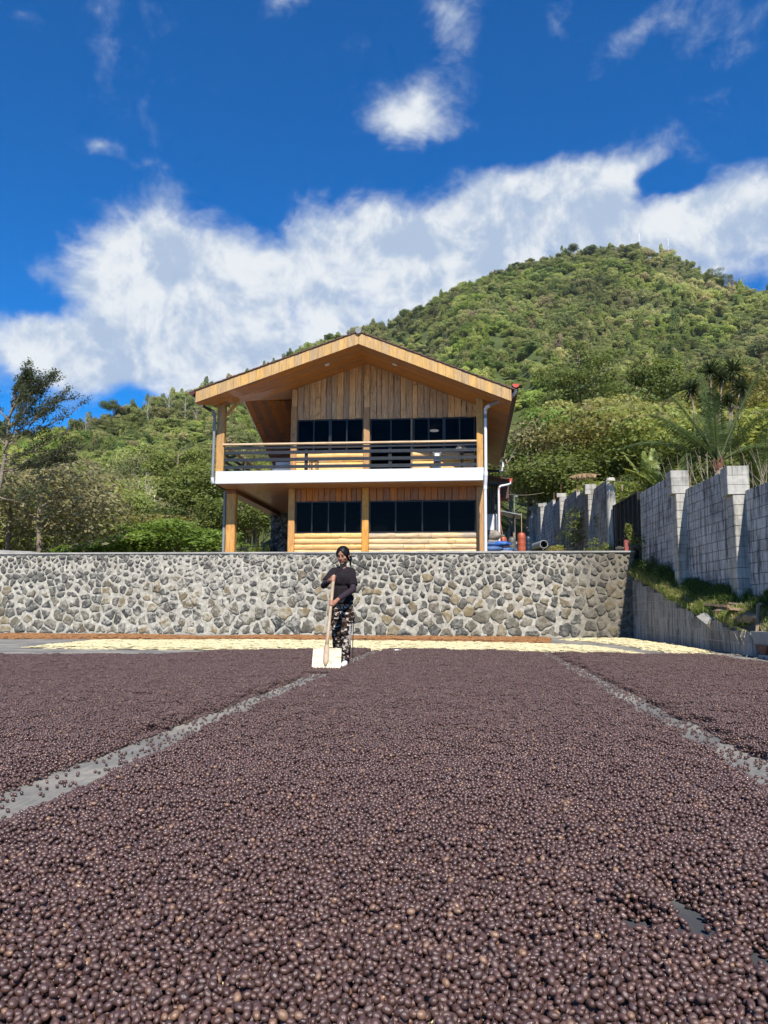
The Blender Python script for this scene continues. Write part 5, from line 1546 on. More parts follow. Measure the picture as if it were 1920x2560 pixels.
for a, r, h, l, k in ((-28.6, 378, 10, 'round topped tree standing alone against the sky on the left ridge', 'mid'), (-26.2, 392, 12, 'lone dark tree against the blue sky on the left ridge crest', 'dark'), (-27.3, 388, 8, 'ragged low tree between the two lone trees on the left ridge', 'sparse'),
                      (17.8, 742, 20, 'tallest ragged tree on the right shoulder of the mountain', 'tiered'), (18.6, 742, 17, 'second ragged tree on the right shoulder of the mountain', 'tiered'), (19.0, 740, 13, 'smallest of the three ragged trees on the right shoulder', 'sparse'),
                      (8.0, 765, 16, 'dark domed tree on the left shoulder of the mountain top', 'dark'), (-3.6, 735, 13, 'small dark tree sticking up on the long left slope of the mountain', 'dark'), (-5.3, 430, 13, 'bright yellow-green round tree high on the left slope of the mountain', 'yellow')):
    T_(k, a, r, h, l, 1.0 if k != 'dark' else 1.2)
for a, l in ((12.9, 'thin radio mast on the mountain top, left one'), (14.9, 'thin radio mast on the mountain top, right and wider one')):
    x, y = at(a, 775); z = hill_z(x, y)
    r_ = empty('radio_mast', (x, y, z), l, 'mast')
    MB().tube([(x, y, z), (x, y, z + 24)], [.22, .15], 6).build('mast_pole', 'steel', r_)
    for k in range(3): MB().box(x - .35, x + .35, y - .2, y + .2, z + 16 + k * 2.6, z + 17.2 + k * 2.6).build('antenna_panel', 'steel', r_)
for i, (a, r, h, k, l, w) in enumerate(((4.1, 50, 9.2, 'sparse', 'thin brownish tree just right of the roof gutter', 1.0), (6.8, 53, 10.0, 'bright', 'bright lime green tree among darker trees behind the yard', .85), (11.4, 50, 9.8, 'olive', 'large olive tree with a wide crown behind the banana plants', 1.15),
                              (8.9, 47, 6.5, 'dark', 'dark green tree behind the block wall, left of the big olive tree', 1.4), (12.8, 56, 11.0, 'yellow', 'large golden green tree behind the spiky plants', 1.2), (9.1, 60, 11.0, 'yellow', 'golden green tree above the bright lime tree', 1.2),
                              (5.6, 44, 5.6, 'dark', 'dark shady tree low behind the far end of the block wall', 1.5), (11.0, 38, 4.2, 'mid', 'leafy mid green bush behind the gate post', 1.5), (2.8, 46, 6.6, 'sparse', 'thin leafless looking tree beside the small outbuilding', 1.1),
                              (15.5, 48, 9.0, 'yellow', 'golden green tree between the banana plants and the palm', 1.1), (20.6, 44, 9.0, 'yellow', 'golden green tree at the right edge behind the palm', 1.2), (17.6, 40, 6.2, 'dark', 'dark thicket tree right behind the palm trunk', 1.5), (22.6, 36, 7.2, 'mid', 'green tree half out of the photo at the right edge', 1.2), (14.6, 41, 5.4, 'dark', 'dark bush tree behind the dry stems', 1.5), (3.4, 58, 8, 'mid', 'mid green tree behind the thin brownish tree', 1.2), (19.0, 34, 4.4, 'dark', 'dark bush under the palm fronds', 1.6), (7.4, 50, 5.5, 'mid', 'mid green tree below the lime green one', 1.5))):
    x, y = at(a, r); T_(k, a, r, h, l, w, max(2.6, min(ground_right(5, y), hill_z(x, y) if r > 52 else 9)))

# tall sparse tree at the left edge, its leaves in small clumps at the twig ends
rngt = random.Random(4)
bt = empty('sparse_leafed_tree', (-16.4, 25.4, 2.35), 'tall open tree with small dark leaf clumps, against the sky at the left edge', 'tree')
mb = MB(); tips = []
mb.tube([(-16.75, 25.4, 2.3), (-16.7, 25.4, 4.2), (-16.55, 25.5, 6.0), (-16.45, 25.5, 7.6), (-16.2, 25.5, 9.0)], [.11, .09, .065, .035, .012], 8)
def branch(p, d, L, r, lvl):
    pts = [Vector(p)]; d = Vector(d).normalized()
    for q in range(4):
        d = (d + Vector((rngt.uniform(-.16, .16), rngt.uniform(-.2, .2), rngt.uniform(-.02, .16)))).normalized(); pts.append(pts[-1] + d * L / 4)
        if lvl > 0 and q >= 0:
            for s_ in (-1, 1):
                if rngt.random() < .85:
                    e = (d + Vector((rngt.uniform(-.3, .3), s_ * rngt.uniform(.2, .8), rngt.uniform(-.35, .55)))).normalized(); branch(pts[-1], e, L * rngt.uniform(.28, .42), r * .45, lvl - 1)
    mb.tube(pts, [r * (1 - .8 * k / 4) for k in range(5)], 5, False)
    if lvl < 1: tips.extend(pts[2:])
    else: tips.append(pts[-1])
for (z, dx, dz, L) in ((4.7, 1, -.25, 2.2), (5.6, 1, .25, 2.0), (6.0, .9, .25, 2.3), (6.3, 1, .5, 2.4), (6.8, 1, .35, 2.3), (7.2, 1, .55, 2.0), (7.6, .8, .8, 1.6), (8.0, .8, .7, 1.5), (6.6, -1, .5, 1.8), (7.5, -.8, .7, 1.5), (5.6, .8, .1, 1.8), (8.3, .4, 1, .9), (5.0, -.9, .4, 2), (6.2, 1, .05, 2.2), (6.9, 1, .15, 2.1), (7.3, 1, .3, 1.9), (7.8, 1, .45, 1.5), (8.2, .9, .4, 1.3), (7.0, .5, .9, 1.6), (6.5, .7, .7, 1.9), (5.9, .9, -.1, 2.0), (8.5, .9, .5, .9), (7.6, .3, 1, 1.2)):
    branch((-16.66 + (z - 5) * .08, 25.45, z), (dx, rngt.uniform(-.6, .6), dz), L, .032, 2)
mb.build('trunk', 'bark', bt, True)
L = [((t.x, t.y, t.z), (.20, .20, .075)) for t in tips if rngt.random() < .95]
v, f = leaf_cloud(L, 17000, .046, .3, 4, .5, .7)
o = link('crown', cloud_mesh('crown', v, f, 'edge_tree_leaf'), bt)

# ================================================================== PALMS, BANANAS, SPIKY PLANTS
def frond(name, parent, base, az_, el_, L, w, mat, droop=.6, nl=34, leafw=.045, vee=.5, tip=.35, torn=0.0, twist=0.0):
    """one feathered leaf: rachis and leaflets"""
    d = Vector((math.cos(rad(az_)) * math.cos(rad(el_)), math.sin(rad(az_)) * math.cos(rad(el_)), math.sin(rad(el_))))
    mb = MB(); pts = []; p = Vector(base); n = 12; dd = d.copy()
    for k in range(n + 1):
        pts.append(p.copy()); p = p + dd * L / n; dd = (dd + Vector((0, 0, -droop / n * (0.4 + 1.6 * k / n)))).normalized()
    mb.tube(pts, [.035 * L / 3 * (1 - .85 * k / n) + .004 for k in range(n + 1)], 5)
    side = d.cross(Vector((0, 0, 1))).normalized()
    for s_ in (-1, 1):
        for i in range(nl):
            t = .16 + .84 * i / nl; k = min(n - 1, int(t * n)); q = pts[k].lerp(pts[k + 1], t * n - k); ax = (pts[k + 1] - pts[k]).normalized()
            up = ax.cross(side).normalized()
            if up.z < 0: up = -up
            ll = w * math.sin(math.pi * min(1, (t * .92 + .06))) ** .6 * random.uniform(.85, 1.08)
            out = (side * s_ + ax * tip + up * vee * random.uniform(.4, 1.2)).normalized()
            a = q; b_ = q + out * ll * .55; c = q + out * ll + Vector((0, 0, -ll * .30 * random.uniform(.5, 1.6)))
            h = ax * leafw * random.uniform(.8, 1.2) * (1 if random.random() > torn else .5)
            mb.add([a - h * .6, a + h * .6, b_ + h, b_ - h, c], [(0, 1, 2, 3), (3, 2, 4)])
    return mb.build(name, mat, parent)
def ground_at(x, y): return ground_right(min(x, 5.3), y) if y < 60 else hill_z(x, y)
# big palm behind the nearest column
px_, py_ = 7.75, 24.6; pz_ = 5.35
pal = empty('feather_palm', (px_, py_, 2.6), 'big feather leaved palm with long arching fronds above the nearest wall column', 'palm')
MB().tube([(px_, py_, 2.2), (px_ + .03, py_, 4.2), (px_, py_, pz_)], [.17, .14, .13], 10).build('trunk', 'bark', pal, True)
for k in range(10):
    a = k * .63; MB().tube([(px_ + .1 * math.cos(a), py_ + .1 * math.sin(a), pz_ - .55 + .05 * k), (px_ + .2 * math.cos(a), py_ + .2 * math.sin(a), pz_ - .1 + .04 * k)], [.05, .02], 5).build('leaf_base', 'rust', pal)
for a, e, L_, w_, dr in ((178, 30, 3.2, .62, .75), (172, 52, 2.6, .60, .45), (165, 66, 2.6, .58, .25), (120, 82, 3.1, .55, .10), (10, 66, 3.9, .5, .10), (200, 44, 2.3, .6, .5), (250, 70, 2.4, .5, .3), (60, 55, 2.6, .6, .5), (-40, 50, 2.6, .55, .6), (20, 35, 2.6, .6, .9), (330, 28, 2.2, .5, 1.0), (95, 60, 2.6, .6, .4)):
    frond('frond', pal, (px_, py_, pz_), a, e, L_, w_ * .8, 'palm_leaf', dr + .25, 56, .017, .05, .5, .2)
pal2 = empty('feather_palm', (9.35, 25.6, 2.6), 'palm at the right photo edge with upright fronds, beside the bigger palm', 'palm')
MB().tube([(9.35, 25.6, 2.2), (9.35, 25.6, 4.6)], [.15, .12], 10).build('trunk', 'bark', pal2, True)
for a, e, L_ in ((170, 78, 2.6), (200, 60, 2.2), (140, 62, 2.4), (20, 60, 2.4), (270, 70, 2.2), (60, 60, 2.4), (190, 38, 1.8), (330, 55, 2)):
    frond('frond', pal2, (9.35, 25.6, 4.6), a, e, L_, .45, 'palm_leaf', .35, 56, .014, .2)
# banana clump
bn = empty('banana_plant', (6.35, 25.8, 2.6), 'yellowish banana clump with torn upright leaves behind the second tall column', 'banana plant')
for dx, dy in ((0, 0), (-.35, .2), (.3, .15)):
    MB().tube([(6.35 + dx, 25.8 + dy, 2.4), (6.35 + dx * 1.2, 25.8 + dy, 4.45)], [.09, .06], 8).build('stem', 'old_wood', bn, True)
for k, (a, e, L_, dr) in enumerate(((150, 66, 1.9, .5), (172, 48, 1.9, .6), (185, 30, 2.0, .5), (120, 78, 1.8, .2), (40, 64, 2.0, .3), (20, 52, 1.9, .4), (75, 74, 2.0, .3), (210, 52, 1.6, .7), (165, 20, 1.7, .3), (300, 60, 1.5, .7), (0, 66, 1.8, .25))):
    frond('leaf', bn, (6.35 + [-.3, .25, 0][k % 3], 25.8, 4.35), a, e, L_, .30, 'banana_leaf', dr, 26, .05, .15, .3, .5)
df = empty('dry_frond', (5.1, 30, 5.95), 'brown dry frond drooping over the block wall beyond the gate', 'frond')
frond('leaf', df, (5.1, 30, 5.98), 182, 10, 1.25, .26, 'dry_leaf', .6, 34, .028, -.9, .2)
# tall spiky headed plants
def spiky(x, y, z0, heads, label):
    r_ = empty('spiky_headed_plant', (x, y, z0), label, 'plant')
    for (hx, hy, hz, rr) in heads:
        MB().tube([(x + (hx - x) * .1, y, z0), (x + (hx - x) * .5, y, z0 + (hz - z0) * .55), (hx, hy, hz)], [.05, .035, .03], 7).build('stem', 'bark', r_, True)
        mb = MB()
        for k in range(110):
            d = Vector((random.gauss(0, 1), random.gauss(0, 1), random.gauss(.25, .9))).normalized(); s = d.cross(Vector((.1, .2, 1))).normalized() * .028; c = Vector((hx, hy, hz))
            L_ = rr * random.uniform(.8, 1.1); mb.add([c - s, c + s, c + d * L_ * .6 + s * .9, c + d * L_ * .6 - s * .9, c + d * L_ + Vector((0, 0, -.06 * rr))], [(0, 1, 2, 3), (3, 2, 4)])
        mb.build('leaf_head', 'spiky_leaf', r_)
        mb = MB()
        for k in range(16):
            a = random.random() * 6.28; s = Vector((math.sin(a), -math.cos(a), 0)) * .02; c = Vector((hx, hy, hz - .08)); d = Vector((math.cos(a) * .25, math.sin(a) * .25, -1))
            mb.add([c - s, c + s, c + d * rr * .8], [(0, 1, 2)])
        mb.build('dead_leaf_skirt', 'dry_leaf', r_)
Y_ = 32.0
def hp(az_, sl, yy=Y_): return (yy * math.tan(rad(az_)), yy, .7 + yy * sl)
spiky(9.9, Y_, 4.2, [(*hp(17.27, .3090), .62), (*hp(18.0, .3010), .5)], 'tall spiky headed plant with two heads, the left of the tall group')
spiky(10.7, Y_ + .4, 4.2, [(*hp(18.73, .3100), .62), (*hp(19.25, .2865), .6)], 'tall spiky headed plant with two heads, the right of the tall group')
spiky(9.4, Y_ - .5, 4.2, [(*hp(15.97, .2880, Y_ - .5), .55), (*hp(16.85, .2740, Y_ - .5), .38)], 'leaning spiky headed plant whose head stands apart to the left')
spiky(10.2, Y_ - 1, 4.2, [(*hp(17.6, .2660, Y_ - 1), .5), (*hp(18.4, .2700, Y_ - 1), .4), (*hp(16.9, .2520, Y_ - 1), .4)], 'lower spiky headed plant behind the palm fronds')
for i, (x, y, z) in enumerate(((-9.65, 34.5, 3.25), (-9.1, 34.2, 3.2))):
    yr = empty('spiky_shrub', (x, y, z - .6), ['lighter spiky shrub beside the veranda rubble wall, left of its darker twin', 'darker spiky shrub touching the veranda rubble wall'][i], 'shrub')
    mb = MB()
    for k in range(90):
        d = Vector((random.gauss(0, .8), random.gauss(0, .8), random.uniform(-.1, 1.5))).normalized(); s = d.cross(Vector((.1, .2, 1))).normalized() * .02; c = Vector((x, y, z)) + d * .03
        L_ = random.uniform(.5, .75); mb.add([c - s, c + s, c + d * L_ * .6 + s, c + d * L_ * .6 - s, c + d * L_], [(0, 1, 2, 3), (3, 2, 4)])
    mb.build('leaf_head', ['banana_leaf', 'palm_leaf'][i], yr)
    MB().tube([(x, y, z - .7), (x, y, z + .05)], .05, 7).build('stem', 'bark', yr)
# dry upright stems between the columns, bushes along the wall foot
rngs = random.Random(9)
for i, (x, y, lab) in enumerate(((7.0, 24.0, 'thicket of pale leaning dry stems between banana plants and palm'), (7.9, 23.2, 'second thicket of dry stems, directly left of the palm trunk'), (9.2, 22.6, 'thicket of dry stems right of the palm at the edge of the photo'))):
    r_ = empty('dry_stem_thicket', (x, y, 2.6), lab, 'thicket')
    for k in range(22):
        bx, by = x + rngs.uniform(-.6, .6), y + rngs.uniform(-.5, .5); lx = rngs.uniform(-.9, .7)
        pts = [(bx, by, 2.4), (bx + lx * .3, by, 3.4), (bx + lx * .8, by + .1, 4.3), (bx + lx * 1.3, by + .1, 4.3 + rngs.uniform(.3, 1.3))]
        MB().tube(pts, [.022, .018, .012, .004], 5).build('dry_stem', 'twig', r_)
def bush(name, x, y, z, h, w, mat, label, n=900, ls=.035, grp=None):
    r_ = empty(name, (x, y, z), label, 'bush', grp)
    L = [((x + w * random.uniform(-.5, .5), y + w * random.uniform(-.4, .4), z + h * random.uniform(.2, .75)), (w * .35, w * .35, h * .35)) for _ in range(7)]
    v, f = leaf_cloud(L, n, ls, .5, int(x * 10) % 99, .45, .5); link('foliage', cloud_mesh('foliage', v, f, mat), r_)
    mb = MB()
    for k in range(9):
        l = random.choice(L)[0]; mb.tube([(x + random.uniform(-.05, .05), y, z - .1), ((x + l[0]) / 2, y, z + h * .3), l], [.014, .010, .004], 5)
    mb.build('stems', 'twig', r_)
    return r_
bush('leafy_bush', 4.15, 25.6, 2.45, .62, .62, 'leaf_mid', 'small leafy bush on the wall top, left of the black gate')
bush('leafy_weed', 4.70, 22.95, 2.42, .85, .30, 'leaf_mid', 'thin upright leafy weed in front of the black gate', 500)
bush('leafy_weed', 5.0, 22.2, 1.95, .9, .5, 'leaf_dark', 'dark leafy weed at the corner where the gate meets the grass bank', 900)
bush('leafy_bush', 4.95, 21.2, 1.6, .75, .7, 'leaf_dark', 'dark green bush at the top of the grass bank', 1400)
bush('leafy_bush', 5.05, 20.1, 1.45, .55, .6, 'leaf_dark', 'lower dark green bush next to the second tall column', 1200)
bush('leafy_bush', 3.4, 31, 3.0, .35, .7, 'leaf_olive', 'low dry olive weeds by the brownish wall panel', 700)
bush('leafy_bush', 3.9, 33.5, 3.2, .4, .5, 'leaf_mid', 'low green weeds beside the culvert pipe', 500)
for k, (x, y, h, w) in enumerate(((7.3, 27.5, 2.4, 2.6), (9.6, 27.0, 3.0, 2.6), (6.0, 28.5, 2.0, 2.0), (11.3, 26.0, 3.2, 2.4), (8.4, 26.4, 2.4, 2.2), (5.6, 31.5, 2.3, 2.4))):
    bush('undergrowth_bush', x, y, 3.0, h, w, 'leaf_dark', ['dark undergrowth behind the banana clump', 'dark undergrowth behind the palm trunk', 'dark undergrowth beyond the gate', 'dark undergrowth at the right photo edge behind the wall', 'dark undergrowth between banana clump and palm', 'dark undergrowth behind the gate post'][k], 2600, .07)

# grass on the bank
def tuft(n, h, w, seed):
    r = random.Random(seed); mb = MB()
    for _ in range(n):
        a = r.random() * 6.28; l = h * r.uniform(.5, 1.1); o_ = Vector((r.uniform(-w, w), r.uniform(-w, w), 0)); d = Vector((math.cos(a), math.sin(a), 0)); s = Vector((-d.y, d.x, 0)) * .0045; k = r.uniform(.2, .9)
        p1 = o_ + d * l * .25 * k + Vector((0, 0, l * .55)); p2 = o_ + d * l * .8 * k + Vector((0, 0, l * (.95 - .5 * k)))
        mb.add([o_ - s, o_ + s, p1 + s, p1 - s, p2], [(0, 1, 2, 3), (3, 2, 4)])
    return mb.v, mb.f
GT = [tuft(34, .20, .07, k) for k in range(5)]
P = []; S_ = []; P2 = []; S2 = []
rng = random.Random(3)
for _ in range(9000):
    y = rng.uniform(12.5, 23.0); xl = low_x(y) + .02; xr = fence_x(y) - .02; x = rng.uniform(xl, xr); t = (x - xl) / (xr - xl)
    dens = .5 + .8 * mnoise.noise((x * 2, y * 1.1, 3))
    if y < 15.8: dens -= .25
    if rng.random() > dens: continue
    z = ground_right(x, y) - .01
    if x < xl + .18: z = max(z, low_top(y) - .02)
    if t < .52: P.append((x, y, z)); S_.append(rng.uniform(.7, 1.25))
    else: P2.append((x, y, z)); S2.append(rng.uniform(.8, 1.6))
for (p, s, m, lab) in ((P, S_, 'grass_blade', 'sunlit yellow-green grass along the edge of the bank above the low block wall'), (P2, S2, 'grass_blade_shaded', 'dark green grass in the shade at the foot of the block boundary wall')):
    n = len(p); rot = np.zeros((n, 3)); rot[:, 2] = np.random.uniform(0, 6.28, n); rot[:, :2] = np.random.normal(0, .18, (n, 2))
    o = inst_object('grass', GT, p, rot, np.array(s), np.random.randint(0, 5, n), m, smooth=False); tag(o, lab, 'grass')
P = []
for _ in range(2600):
    y = rng.uniform(22.85, 24.2) if rng.random() < .0 else rng.uniform(24, 46); x = rng.uniform(1.6, fence_x(y))
    if y > 26 or x > 2.5: P.append((x, y, (2.43 + max(0, ground_right(4.7, y) - 2.46)) + .0))
n = len(P); rot = np.zeros((n, 3)); rot[:, 2] = np.random.uniform(0, 6.28, n)
o = inst_object('grass', GT, P, rot, np.random.uniform(.35, .7, n), np.random.randint(0, 5, n), 'grass_blade', smooth=False); tag(o, 'short dry grass in the back yard around the barrels and the culvert pipe', 'grass')
# a few roots and withered creepers hanging over the low wall
for i, (y, L_) in enumerate(((21.9, .35), (20.4, .3), (16.6, .38), (15.4, .34), (14.5, .36), (13.9, .3))):
    r_ = empty('dry_creeper', (4.6, y, low_top(y)), ['pale creeper hanging down the low wall near the stone wall corner', 'pale creeper on the low wall, second from the corner', 'forked white root over the middle of the low wall', 'white root hanging below the broken tiles', 'branching pale creeper under the sunlit grass clump', 'curly pale creeper next to the broken concrete ledge'][i], 'creeper')
    for k in range(5):
        yy = y + random.uniform(-.25, .25); z = low_top(yy) + .04
        MB().tube([(4.62, yy, z), (4.56, yy + random.uniform(-.1, .1), z - L_ * .4), (4.57, yy + random.uniform(-.25, .25), z - L_ * random.uniform(.6, 1.1))], [.008, .006, .003], 5).build('stem', 'twig', r_)
# ================================================================== BACK YARD CLUTTER
# small outbuilding right of the house
ob = empty('outbuilding', (.95, 30.2, 2.7), 'small dark corrugated outbuilding with a white lower wall, right of the house', 'outbuilding')
MB().box(.30, 1.14, 30.0, 30.15, 3.0, 4.50, .05).build('white_wall', 'white_paint', ob)
for k in range(12):
    x = .34 + k * .07; MB().tube([(x, 30.22, 4.5), (x, 30.22, 5.78)], .034, 8).build('corrugation', 'corrugated_dark', ob)
MB().prism([(.3, 29.4, 5.93), (1.58, 29.4, 5.77), (1.58, 31.6, 5.77), (.3, 31.6, 5.93)], (0, 0, .03)).build('roof', 'roof_tile', ob)
MB().box(.3, 1.50, 29.6, 29.68, 5.62, 5.70).build('roof_beam', 'rail_metal', ob)
MB().box(1.56, 1.68, 29.42, 29.52, 5.68, 5.80, .01).build('gutter_end', 'gutter_red', ob)
for k in range(8):
    MB().prism([(1.28 + .0, 30.6 + .12 * k, 5.22), (1.60, 30.6 + .12 * k, 5.20), (1.60, 30.6 + .12 * k, 5.70), (1.28, 30.6 + .12 * k, 5.74)], (0, .10, 0)).build('roof_tile', 'roof_tile', ob)
MB().box(1.18, 1.22, 29.65, 29.70, 2.6, 5.65).build('post', 'gutter_red', ob)
MB().tube([(1.62, 29.45, 5.68), (1.60, 29.45, 5.60), (1.50, 29.45, 5.56), (1.26, 29.45, 5.52), (1.17, 29.45, 5.46), (1.155, 29.45, 5.36), (1.15, 29.45, 2.6)], .042, 10).build('downpipe', 'pipe_white', ob, 'auto')
MB().box(1.00, 1.08, 29.9, 29.98, 2.6, 4.4).build('post', 'white_paint', ob)
# shelter, lamp pole, stick
sh = empty('lean_to_shelter', (2.2, 38, 3.4), 'small lean-to roof on a braced pole behind the barrels', 'shelter')
MB().prism([(1.3, 37.2, 5.60), (2.55, 37.2, 5.34), (2.55, 38.8, 5.34), (1.3, 38.8, 5.60)], (0, 0, .04)).build('roof_sheet', 'galvanised', sh)
MB().box(2.16, 2.24, 37.9, 37.98, 3.3, 5.40).build('post', 'old_wood', sh)
MB().beam((1.70, 37.9, 5.45), (2.18, 37.9, 4.80), .05, .05).build('brace', 'rail_metal', sh)
MB().beam((1.3, 37.9, 5.30), (2.2, 37.9, 5.20), .03, .03).build('tie_bar', 'rail_metal', sh)
lp = empty('lamp_pole', (2.49, 42, 4), 'thin pole with a small white lamp above the shelter roof', 'lamp pole')
MB().tube([(2.49, 42, 4), (2.49, 42, 7.15)], .025, 7).build('pole', 'galvanised', lp)
MB().lathe(2.62, 42, [(.02, .06), (.09, 0), (.06, -.05)], 10, 6.98).build('lamp_head', 'white_plastic', lp)
MB().tube([(2.49, 42, 7.08), (2.62, 42, 7.02)], .015, 6).build('arm', 'white_plastic', lp)
tag(MB().tube([(2.455, 36.3, 3.4), (2.465, 36.3, 5.34)], .018, 7).build('wooden_pole', 'tool_wood'), 'thin wooden pole standing upright behind the orange-red barrel', 'pole')
wr = MB()
pts = [(1.65 + (3.9 - 1.65) * k / 10, 40, 6.86 - .12 * math.sin(math.pi * k / 10)) for k in range(11)]
tag(wr.tube(pts, .010, 5).build('overhead_wire', 'twig'), 'thin wire strung from the outbuilding towards the block wall', 'wire')
def barrel(x, y, z, r, h, mat, label, lid=True):
    b = empty('barrel', (x, y, z), label, 'barrel', 'barrels in the back yard')
    pr = [(r * .86, 0), (r, .02)]
    for k in range(4):
        t = (k + .5) / 4.4; pr += [(r, h * (t - .05)), (r * 1.035, h * (t - .02)), (r * 1.035, h * (t + .02)), (r, h * (t + .05))]
    pr += [(r, h * .90), (r * .9, h * .96), (r * .72, h)]
    MB().lathe(x, y, pr, 22, z).build('drum', mat, b, 'auto')
    MB().lathe(x, y, [(r * .70, 0), (r * .72, .02), (r * .5, .035)], 18, z + h).build('lid', mat, b, 'auto')
barrel(2.43, 36, 3.25, .185, 1.10, 'barrel_red', 'big orange-red ribbed barrel in the middle of the yard')
barrel(1.45, 33, 3.02, .16, .87, 'barrel_red', 'smaller orange-red barrel behind the blue sacks')
barrel(1.88, 34, 3.10, .155, .85, 'barrel_grey', 'grey barrel between the two orange-red ones')
barrel(2.80, 37, 3.45, .165, .84, 'barrel_blue', 'dark blue barrel right of the big orange-red one')
rod = tag(MB().tube([(1.55, 32.7, 3.1), (1.32, 32.7, 4.6)], .014, 6).build('leaning_stick', 'tool_wood'), 'thin stick leaning on the smaller orange-red barrel', 'stick')
pp = empty('culvert_pipe', (3.5, 39, 3.7), 'big grey corrugated culvert pipe lying on its side by the wall', 'pipe')
a0, a1 = Vector((3.60, 37.6, 3.98)), Vector((3.42, 41.4, 4.15)); mb = MB(); N = 28; vs = []; K = 38
for side_, rr in ((0, .195), (1, .165)):
    for k in range(K):
        p = a0.lerp(a1, k / (K - 1)); q = rr + (.008 if k % 2 else 0)
        for i in range(N): vs.append((p.x + q * math.cos(2 * math.pi * i / N), p.y, p.z + q * math.sin(2 * math.pi * i / N)))
fs = []
for s_ in (0, 1):
    for k in range(K - 1):
        for i in range(N): b = s_ * K * N; fs.append((b + k * N + i, b + k * N + (i + 1) % N, b + (k + 1) * N + (i + 1) % N, b + (k + 1) * N + i))
for i in range(N): fs.append((i, (i + 1) % N, K * N + (i + 1) % N, K * N + i))
mb.add(vs, fs).build('pipe_wall', 'galvanised', pp, 'auto')
MB().tube([a0 + Vector((0, 1.6, .03)), a0 + Vector((0, 1.68, .03))], .206, 24).build('band', 'galvanised', pp, 'auto')
MB().tube([a0 + Vector((0, 2.2, .03)), a0 + Vector((0, 2.25, .03))], .160, 24).build('inner_stop', 'black_plastic', pp)
def sack(x, y, z, rx, ry, rz, mat, label, rot=0.0):
    v, f = ico(3); out = []
    for p in v:
        q = Vector((math.copysign(abs(p[0]) ** .75, p[0]), math.copysign(abs(p[1]) ** .75, p[1]), p[2]))
        k = 1 + .10 * mnoise.noise(Vector(p) * 2.2 + Vector((x, y, z))) + .04 * mnoise.noise(Vector(p) * 6)
        q = Vector((q.x * rx * k, q.y * ry * k, (q.z * rz * k) * (1 - .35 * abs(p[0]) ** 3)))
        out.append((x + q.x * math.cos(rot) - q.y * math.sin(rot), y + q.x * math.sin(rot) + q.y * math.cos(rot), max(z + q.z, z - rz * .8)))
    r_ = empty('filled_sack', (x, y, z), label, 'sack', 'sacks heaped beside the house')
    mesh('sack_body', out, f, mat, r_, smooth=True)
    e = Vector((math.cos(rot), math.sin(rot), 0)); c = Vector((x, y, z)) + e * rx * 1.02
    MB().tube([c - e * .06, c + e * .02, c + e * .08], [.04, .02, .045], 8).build('tied_neck', mat, r_)
sack(.72, 26.6, 2.62, .40, .30, .12, 'sack_white', 'white sack at the bottom left of the heap, next to the downpipe')
sack(1.22, 25.6, 2.60, .42, .30, .12, 'sack_white', 'large white sack at the bottom right of the heap', .1)
sack(1.15, 26.8, 2.84, .42, .28, .11, 'sack_blue', 'blue sack lying on the white ones at the right side of the heap', .1)
sack(.80, 26.6, 2.86, .38, .28, .11, 'sack_blue', 'blue sack in the middle of the heap')
sack(.75, 26.8, 3.04, .34, .26, .09, 'sack_blue', 'blue sack at the upper left of the heap, against the downpipe')
sack(1.10, 26.7, 3.04, .30, .24, .10, 'sack_bright_blue', 'bright blue sack topmost on the heap', -.3)
sack(.80, 28.4, 3.50, .42, .24, .20, 'tarp_grey', 'crumpled grey-brown tarpaulin bundle in front of the white wall', .2)
sack(.80, 28.4, 3.18, .40, .24, .20, 'tarp_grey', 'lower grey-brown tarpaulin bundle under the crumpled one', .1)
# corrugated sheet edge lying on the wall top
cs = []; 
for k in range(80):
    x = 1.28 + 1.35 * k / 79; cs.append((x, 2.515 + .014 * math.sin(k * 1.0)))
mbc = MB(); vs = [(x, 23.22, z) for x, z in cs] + [(x, 24.0, z + .02) for x, z in cs] + [(x, 23.22, z + .006) for x, z in cs] + [(x, 24.0, z + .026) for x, z in cs]
fs = []
for k in range(79): fs += [(k, k + 1, 80 + k + 1, 80 + k), (160 + k, 240 + k, 240 + k + 1, 160 + k + 1), (k, 160 + k, 161 + k, k + 1)]
mbc.add(vs, fs); tag(mbc.build('corrugated_sheet', 'rust'), 'rusty corrugated sheet lying flat on top of the stone wall', 'metal sheet')
tag(MB().box(4.48, 4.60, 22.95, 23.12, 2.49, 2.80, .015).build('clay_brick', 'barrel_red') if False else MB().box(4.50, 4.63, 22.95, 23.10, 2.49, 2.82, .015).build('pinkish_block', 'lip'), 'small pinkish block standing on the wall top near the gate', 'block')
def rock(name, x, y, z, r, mat, label, cat, squash=(1, 1, .6)):
    v, f = ico(2); out = [(x + p[0] * r * squash[0] * k, y + p[1] * r * squash[1] * k, z + p[2] * r * squash[2] * k) for p in v for k in [1 + .3 * mnoise.noise(Vector(p) * 1.9 + Vector((x * 9, y, z)))]]
    return tag(mesh(name, out, f, mat), label, cat)
rock('stone', 4.38, 23.0, 2.56, .13, 'rubble_stone', 'loose stone left of the pinkish block on the wall top', 'stone')
rock('stone', 4.78, 23.0, 2.60, .16, 'rubble_stone', 'loose grey stone on the wall top at the gate corner', 'stone')
rock('stone', 4.98, 22.9, 2.54, .13, 'rubble_stone', 'smaller loose stone at the very end of the wall top', 'stone')
rock('stone', 4.62, 23.2, 2.55, .14, 'rubble_stone', 'loose stone behind the pinkish block', 'stone')
